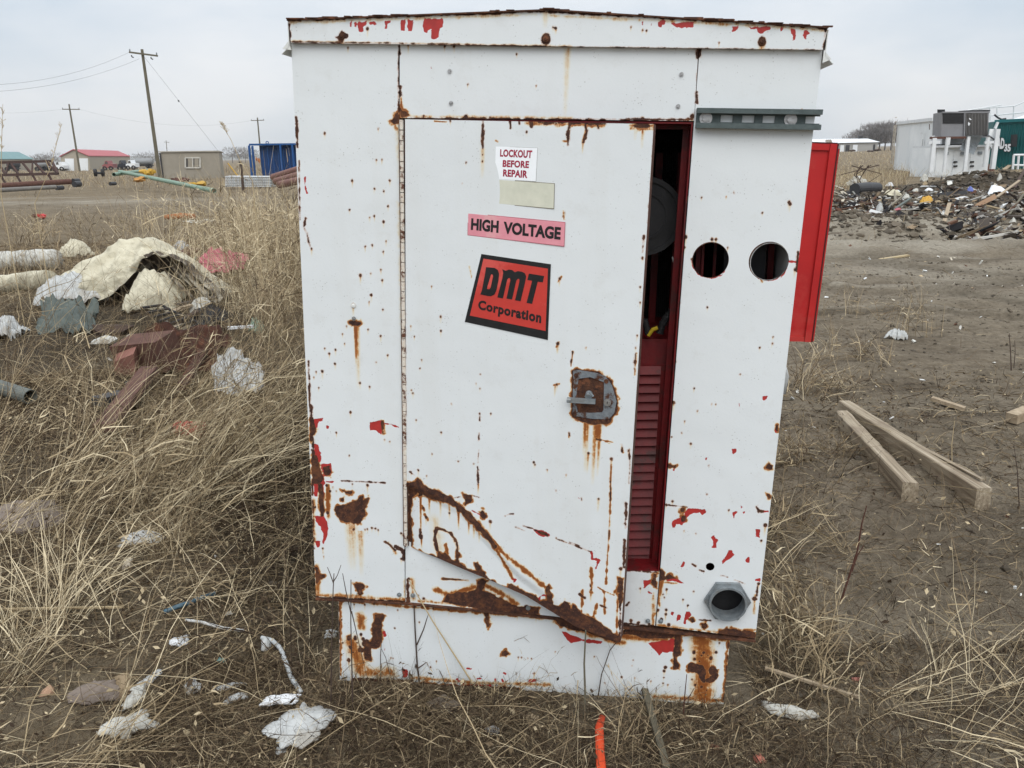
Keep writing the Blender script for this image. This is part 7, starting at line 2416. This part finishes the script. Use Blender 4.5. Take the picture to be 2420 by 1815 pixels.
# cooling unit on a white steel stand
Yu = 37.0
root = thing('cooling_unit', gY(2085, Yu), 'grey box shaped cooling unit with a black opening raised on the white stand', 'cooling unit')
q = lambda x, y, Y=Yu: fw(*cR(x, y), Y)
a, b, c_, d_ = q(1378, 398), q(1850, 398), q(1860, 148), q(1385, 150)
bkd = np.array([.15, 2.2, 0]); lf = q(1290, 388, Yu + 2.2); lft = q(1300, 165, Yu + 2.2)
MB().hexa([a, b, b + bkd, lf, d_, c_, c_ + bkd, lft]).build('casing', M_GREYUNIT, root)
fwd_ = np.array([0, -.03, 0])
MB().hexa([q(1395, 262) + fwd_, q(1598, 262) + fwd_, q(1598, 262), q(1395, 262), q(1395, 162) + fwd_, q(1598, 162) + fwd_, q(1598, 162), q(1395, 162)]).build('opening', M_BLACK, root)
lvm = MB()
lvm.hexa([q(1618, 385) + fwd_, q(1838, 385) + fwd_, q(1838, 385), q(1618, 385), q(1618, 158) + fwd_, q(1845, 155) + fwd_, q(1845, 155), q(1618, 158)])
for k in range(15):
    x = 1625 + k * 15; lvm.beam(q(x, 382) + fwd_ * 2, q(x, 160) + fwd_ * 2, .03, .03, up=(0, 1, 0))
lvm.build('louvre_grille', simple('grille_grey', (.15, .145, .14), (.11, .105, .10), .6, 3, bmp=0), root)
mb = MB(); mb.beam(q(1606, 395) + fwd_, q(1612, 152) + fwd_, .06, .05, up=(0, 1, 0)); mb.beam(q(1378, 398) + fwd_, q(1850, 398) + fwd_, .05, .05); mb.beam(q(1385, 152) + fwd_, q(1860, 150) + fwd_, .06, .06)
mb.build('casing_trim', M_GREYUNIT, root)
MB().hexa([q(1340, 155, Yu + .8), q(1418, 155, Yu + .8), q(1418, 155, Yu + 1.5), q(1340, 155, Yu + 1.5), q(1340, 122, Yu + .8), q(1418, 122, Yu + .8), q(1418, 122, Yu + 1.5), q(1340, 122, Yu + 1.5)]).build('stack_cap', M_BLACK, root)
c = q(1710, 145, Yu + 1); MB().tube([c, c + (0, 0, .05)], .62, 22).build('fan_shroud', M_DARK, root)
mb = MB(); mb.add([q(1650, 205) + fwd_ * 3, q(1675, 225) + fwd_ * 3, q(1665, 232) + fwd_ * 3, q(1648, 220) + fwd_ * 3], [(0, 1, 2, 3)]); mb.add([q(1640, 248) + fwd_ * 3, q(1662, 265) + fwd_ * 3, q(1645, 290) + fwd_ * 3, q(1636, 270) + fwd_ * 3], [(0, 1, 2, 3)])
mb.build('paint_scuff', M_BOARD, root)

root = thing('equipment_stand', gY(2070, Yu), 'white steel stand with cupboard doors carrying the grey cooling unit', 'stand')
Yc = Yu + .35
gz = lambda x, Y: gY(cR(x, 0)[0], Y)
z1 = q(0, 535, Yc)[2]; z0 = -.05
A, B = gz(1275, Yc), gz(1858, Yc)
MB().hexa([z_(A, z0), z_(B, z0), z_(B, z0) + (0, 1.8, 0), z_(A, z0) + (0, 1.8, 0), z_(A, z1), z_(B, z1), z_(B, z1) + (0, 1.8, 0), z_(A, z1) + (0, 1.8, 0)]).build('cupboard', M_TRAILER, root)
z2 = q(0, 515, Yc)[2]
MB().hexa([z_(A, z1) - (0, .2, 0), z_(B, z1) + (.05, -.2, 0), z_(B, z1) + (.05, 1.8, 0), z_(A, z1) + (0, 1.8, 0), z_(A, z2) - (0, .2, 0), z_(B, z2) + (.05, -.2, 0), z_(B, z2) + (.05, 1.8, 0), z_(A, z2) + (0, 1.8, 0)]).build('worktop', M_WHITEST, root)
zA, zB = q(0, 512, Yc)[2], q(0, 408, Yc)[2]
A3, B3 = gz(1365, Yc + .5), gz(1600, Yc + .5)
MB().hexa([z_(A3, zA), z_(B3, zA), z_(B3, zA) + (0, .8, 0), z_(A3, zA) + (0, .8, 0), z_(A3, zB), z_(B3, zB), z_(B3, zB) + (0, .8, 0), z_(A3, zB) + (0, .8, 0)]).build('back_panel', M_WHITEST, root)
MB().abox(np.array([gz(1330, Yc)[0], Yc - .1, q(0, 513, Yc)[2]]), np.array([gz(1590, Yc)[0], Yc + .3, q(0, 500, Yc)[2]])).build('slot', M_BLACK, root)
for x0, x1 in ((1330, 1495), (1505, 1660), (1672, 1840)):
    a, b = gz(x0, Yc - .03), gz(x1, Yc - .03)
    D_ = MB().hexa([z_(a, .08), z_(b, .08), z_(b, .08) + (0, .03, 0), z_(a, .08) + (0, .03, 0), z_(a, z1 - .12), z_(b, z1 - .12), z_(b, z1 - .12) + (0, .03, 0), z_(a, z1 - .12) + (0, .03, 0)]).build('cupboard_door', M_TRAILER, root)
    if x0 > 1400:
        for y in (650, 692):
            p = q(x0 + 6, y, Yc - .08); MB().abox(p - (.03, .02, .035), p + (.13, .02, .035)).build('hinge', M_BLACK, D_)
for x, y0, y1, w in ((1285, 410, 745, .16), (1418, 405, 752, .13), (1432, 405, 480, .10), (1625, 395, 745, .12), (1822, 400, 700, .15), (1905, 320, 720, .17)):
    p = gz(x, Yu - .4); zt_ = q(x, y0, Yu - .4)[2]; zb_ = max(-.05, q(x, y1, Yu - .4)[2])
    if x in (1418, 1822):
        MB().tube([z_(p, zb_), z_(p, zt_), z_(p, zt_ + .02)], [w * .5, w * .55, w * .75], 12).build('column', M_WHITEST, root)
    else: MB().beam(z_(p, zb_), z_(p, zt_), w, w, up=(0, 1, 0)).build('column', M_WHITEST, root)
MB().beam(q(1250, 455, Yu - .4), q(1365, 450, Yu - .4), .10, .12).build('rail', M_WHITEST, root)
MB().beam(q(1270, 408, Yu - .35), q(1625, 404, Yu - .35), .12, .09).build('rail', M_RUSTBROWN, root)
MB().beam(q(1815, 455, Yu - .4), q(1930, 450, Yu - .4), .10, .10).build('rail', M_WHITEST, root)
MB().extr([q(1850, 440, Yu - .3), q(1935, 440, Yu - .3), q(1938, 318, Yu - .3), q(1870, 318, Yu - .3)], (0, .06, 0)).build('bracket_plate', M_TRAILER, root)
MB().beam(q(1855, 385, Yu - .4), q(1935, 440, Yu - .4), .05, .05).build('brace', M_DARK, root)
MB().beam(q(1920, 315, Yu - .3), q(1948, 250, Yu - .3), .10, .08).build('brace', M_WHITEST, root)
for x, y in ((1432, 565), (1597, 563), (1770, 560)):
    p = q(x, y, Yc - .06); MB().abox(p - (.09, .02, .06), p + (.09, .02, .06)).build('plate', M_GALV, root)
# crumpled ribbed sheet hanging below the unit
mb = MB(); n = 24; rows = 8
VV = []
for j in range(rows + 1):
    t_ = j / rows
    for i in range(n + 1):
        s_ = i / n
        x = (1640 - 80 * t_) + s_ * (160 - 15 * t_); y = 385 + 140 * t_ + s_ * 50 * t_ ** 1.3
        VV.append(q(x, y, Yu - .5 + .05 * (i % 2) + .25 * math.sin(t_ * 2.2)))
mb.add(VV, [(j * (n + 1) + i, j * (n + 1) + i + 1, (j + 1) * (n + 1) + i + 1, (j + 1) * (n + 1) + i) for j in range(rows) for i in range(n)])
tag(mb.build('corrugated_sheet', simple('pale_zinc_sheet', (.42, .45, .47), (.3, .33, .35), .5, 3, bmp=0)), 'bent corrugated metal sheet hanging under the grey cooling unit', 'metal sheet')

# teal green building with the number
Yg = 48.0
root = thing('green_building', gY(2230, Yg + 1), 'teal green metal clad building with white lettering at the right edge', 'building')
A, B = gz(1862, Yg), gz(2700, Yg - 3)
zl, zr_ = q(1870, 245, Yg)[2], q(2700, 200, Yg - 3)[2]
dvv = np.array([2, 6, 0])
MB().hexa([z_(A, -.1), z_(B, -.1), z_(B + dvv, -.1), z_(A + dvv, -.1), z_(A, zl), z_(B, zr_), z_(B + dvv, zr_), z_(A + dvv, zl)]).build('wall', M_GREENB, root)
rb_ = MB()
for k in range(26):
    s_ = (k + .5) / 26; p = A + (B - A) * s_ - (0, .03, 0); rb_.beam(z_(p, 0), z_(p, zl + (zr_ - zl) * s_ - .2), .05, .05, up=(0, 1, 0))
rb_.build('cladding_rib', M_GREENB, root)
MB().beam(z_(A, zl) - (0, .1, 0), z_(B, zr_) - (0, .1, 0), .2, .16).build('eave_trim', simple('teal_trim', (.012, .14, .15), None, .5), root)
e0 = z_(A + (B - A) * .22, zl + (zr_ - zl) * .22 + .05)
MB().extr([e0, z_(B, zr_ + .05), z_(B, zr_ + 2.4), e0 + (3.4, 0, 1.0)], (0, .15, 0)).build('roof', M_BOARD, root)
pa = lambda x, y: fw(*cR(x, y), Yg - .12 - 3.0 * (x - 1862) / 838 - .15)
for st_r, quad in (('AD', [(1945, 408), (2018, 408), (2012, 520), (1935, 517)]), ('35', [(2018, 470), (2082, 468), (2075, 548), (2010, 544)]), ('R', [(1865, 405), (1905, 405), (1895, 515), (1858, 515)])):
    v, f = text2d(st_r, .05)
    Q = [pa(*p) for p in quad]
    mb = MB(); mb.add(quad_map(Q, v), f, 0)
    Q2 = [p + np.array([.035, .03, -.045]) for p in Q]; Q3 = [p + np.array([-.03, .04, .03]) for p in Q]
    mb.add(quad_map(Q2, v), f, 1); mb.add(quad_map(Q3, v), f, 1)
    mb.build('lettering', [M_BOARD, M_BLACK], root)
MB().hexa([pa(2095, 498), pa(2140, 496), pa(2140, 496) + (0, .2, 0), pa(2095, 498) + (0, .2, 0), pa(2102, 375), pa(2147, 372), pa(2147, 372) + (0, .2, 0), pa(2102, 375) + (0, .2, 0)]).build('vent_panel', M_DARK, root)
# railings
root = thing('roof_railing', pa(2000, 240), 'white railing along the roof of the teal green building', 'railing')
def rail(pts, r=.035):
    MB().tube([fw(*cR(*p), Yg + 1.2) for p in pts], r, 8).build('rail', M_WHITEST, root)
rail([(1870, 235), (1870, 105)]); rail([(1865, 105), (2110, 88)]); rail([(1865, 185), (2230, 150)]); rail([(1940, 200), (1940, 100)]); rail([(2105, 220), (2110, 90)]); rail([(1760, 120), (1865, 105)]); rail([(2110, 90), (2250, 30)]); rail([(1640, 132), (1990, 75)])
p = [fw(*cR(x, y), Yg + .9) for x, y in ((1915, 175), (1950, 205), (1985, 222), (2030, 215))]
tag(MB().tube(p, .05, 8).build('bent_pipe', M_DARK), 'bent dark pipe above the left end of the green wall', 'pipe')
root = thing('yard_railing', gY(2220, 36), 'white pipe railing before the green building at the right edge', 'railing')
for pts in ([(2108, 580), (2260, 578)], [(2100, 682), (2260, 684)], [(2110, 580), (2098, 725)], [(2160, 580), (2148, 725)], [(2222, 580), (2215, 725)]):
    MB().tube([fw(*cR(*p), 35.5) for p in pts], .045, 8).build('rail', M_WHITEST, root)


# ------------------------------------------------------------------ single pieces on the tip at right
def on_tip(x, y): return gp(*cR(x, y))
def tsheet(name, x0, x1, y0, y1, label, cat, m, seed, fold=.5, rot=0.0, rag=.35):
    c = on_tip((x0 + x1) / 2, y1); w = (x1 - x0) * .21487 * PXR(c[1]); h = (y1 - y0) * .21487 * PXR(c[1])
    return sheet(name, *cR((x0 + x1) / 2, y1 - 6), w, w * .6, h * .9, label, cat, m, seed, rot, fold, .02, 18, None, rag)
tsheet('white_tarp', 420, 650, 830, 905, 'crumpled white tarp at the left end of the tip', 'tarp', M_BAGW, 301, .6)
tsheet('white_sack', 825, 900, 870, 905, 'small white sack between the tarp and the soil mound', 'sack', M_BOARD, 302)
tsheet('white_sack', 1220, 1295, 892, 920, 'long white sack lying at the foot of the soil mound', 'sack', M_BOARD, 303)
tsheet('white_sack', 1085, 1160, 900, 938, 'round white sack left of the long sack', 'sack', M_BAGW, 304)
tsheet('white_sheet', 1168, 1240, 790, 860, 'white plastic draped on the left slope of the soil mound', 'plastic sheet', M_BAGW, 305, .8)
tsheet('cream_sheet', 820, 990, 942, 992, 'cream flat sheet in the middle of the left rubbish', 'sheet', M_CANVAS, 306, .5)
tsheet('white_bundle', 985, 1065, 980, 1030, 'white bundle left of the black boards', 'bundle', M_BAGW, 307)
tsheet('white_bundle', 1930, 1985, 825, 880, 'white bundle right above the foam board', 'bundle', M_BAGW, 308)
tsheet('blue_ball', 1648, 1705, 888, 932, 'blue plastic piece on the bare soil of the tip', 'plastic piece', simple('periwinkle', (.16, .2, .5), (.12, .15, .4), .5), 309, .3)
tsheet('yellow_can', 1168, 1292, 1008, 1078, 'crumpled yellow can before the black boards', 'can', simple('bright_yellow', (.62, .36, .05), (.5, .28, .05), .5), 310, .5)
tsheet('clear_bag', 650, 785, 1218, 1255, 'clear crumpled bag on the pale berm', 'bag', M_FILM, 311)
tsheet('pink_rag', 915, 975, 1135, 1152, 'pink rag at the lower left of the tip', 'rag', M_PINK, 312)
tsheet('grey_film', 725, 790, 1090, 1165, 'grey film standing up at the lower left of the tip', 'film', M_FILM, 313, .8)
tsheet('pale_heap', 2060, 2130, 1250, 1310, 'pale pinkish rag at the right foot of the tip', 'rag', M_BAGW, 314, .9)
tsheet('rust_hump', 1808, 1898, 688, 752, 'rusty brown hump on top of the tip before the stand', 'rusty sheet', M_RUSTBROWN, 315, .3)
def tplank(name, x0, y0, x1, y1, wpx, label, cat, m, za=.05, zb=.05, hh=.35):
    a, b = on_tip(x0, y0), on_tip(x1, y1); w = wpx * .21487 * PXR(a[1])
    a = a + (0, 0, za); b = b + (0, 0, zb)
    return tag(MB().beam(a, b, w, w * hh).build(name, m, origin=a), label, cat)
def tslab(name, poly, th, label, cat, m, lean=.25):
    """flat piece propped on the tip: outline in pixels, given its own thickness, leaning back"""
    base = on_tip(poly[0][0], poly[0][1]); Y = base[1]; y0 = max(p[1] for p in poly)
    front = [fw(*cR(*p), Y + lean * (y0 - p[1]) / 100) for p in poly]
    return tag(MB().extr(front, (0, th, -.02)).build(name, m), label, cat)


tslab('black_board', [(1325, 1008), (1340, 962), (1560, 940), (1638, 932), (1642, 975), (1480, 996)], .06, 'long black board lying across the tip', 'board', M_BLACK)
tslab('black_board', [(1108, 990), (1090, 942), (1135, 955), (1180, 948), (1230, 985), (1345, 962), (1320, 1015), (1200, 1012)], .05, 'crooked torn black board left of the long one', 'board', M_TWIG)
tslab('brown_board', [(1738, 1112), (1728, 1072), (1920, 968), (1938, 1015)], .05, 'tan brown flat board leaning on the tip at right', 'board', M_BROWNB, .5)
tslab('foam_board', [(1858, 980), (1905, 880), (1985, 898), (2065, 962), (1975, 984)], .10, 'bright white foam board on the right of the tip', 'foam board', M_BOARD, .6)
tplank('grey_plank', 1935, 1045, 2150, 965, 26, 'long grey plank beside the brown board', 'plank', M_TIMBER, .1, .35)
tplank('grey_plank', 915, 1140, 1070, 1065, 24, 'greenish grey plank at the lower left of the tip', 'plank', M_DKGREEN, .05, .12)
tplank('grey_plank', 1650, 1190, 1830, 1255, 20, 'thin dark plank on the lower slope', 'plank', M_TWIG, .06, .04)
tplank('pale_plank', 1400, 1335, 1440, 1265, 36, 'short pale board standing up at the foot of the tip', 'board', M_TIMBER, .02, .35, .3)
tplank('pale_plank', 1675, 785, 1760, 735, 22, 'pale board on the crest of the mound', 'board', M_TIMBER, .1, .25)
tplank('pale_plank', 2010, 750, 2120, 700, 34, 'grey pale board on the crest at the right edge', 'board', M_TIMBER, .1, .35, .3)
tplank('dark_plank', 2060, 1215, 2190, 1110, 20, 'dark slanting stick at the right of the tip', 'stick', M_TIMBERPOLE, .05, .3)
tplank('brown_plank', 2110, 945, 2215, 880, 28, 'dark brown plank at the right edge above the foam board', 'plank', M_TWIG, .1, .4)
tplank('flat_lath', 1440, 890, 1510, 835, 30, 'grey flat lath on the face of the soil mound', 'lath', M_TIMBERPOLE, .03, .12)
for x, y, lb in ((500, 965, 'black tyre half buried at the left of the tip'),):
    a, b = on_tip(505, 975) + (0, 0, .16), on_tip(732, 968) + (0, 0, .16)
    tag(MB().tube([a, a + (b - a) * .5, b], [.16, .18, .16], 18).build('black_drum', M_DARK), 'black pipe section lying at the left of the tip', 'pipe')
mb = MB(); a = on_tip(560, 905)
for k in range(6):
    r = np.random.RandomState(k + 70); mb.tube([a + (r.randn() * .2, r.randn() * .1, 0), a + (r.randn() * .3, r.randn() * .1, .45), a + (.1 + r.randn() * .3, 0, .75)], .018, 5)
tag(mb.build('twisted_wire', M_TWIG), 'tangle of dark twisted wire over the white tarp', 'wire')

# ------------------------------------------------------------------ air
hz = MB().abox((-5300, -3300, -1.5), (5300, 5400, 32))
m = bpy.data.materials.new('air'); m.use_nodes = True; t = m.node_tree; t.nodes.clear()
ho = t.nodes.new('ShaderNodeOutputMaterial'); pv = t.nodes.new('ShaderNodeVolumePrincipled')
pv.inputs['Color'].default_value = (.86, .90, .95, 1); pv.inputs['Density'].default_value = .00022; pv.inputs['Anisotropy'].default_value = .2
t.links.new(pv.outputs[0], ho.inputs['Volume'])
HZ = hz.build('haze', m, origin=(0, 0, 0)); HZ['kind'] = 'stuff'; HZ['label'] = 'thin pale air fading the far hills'
SC.cycles.volume_bounces = 1
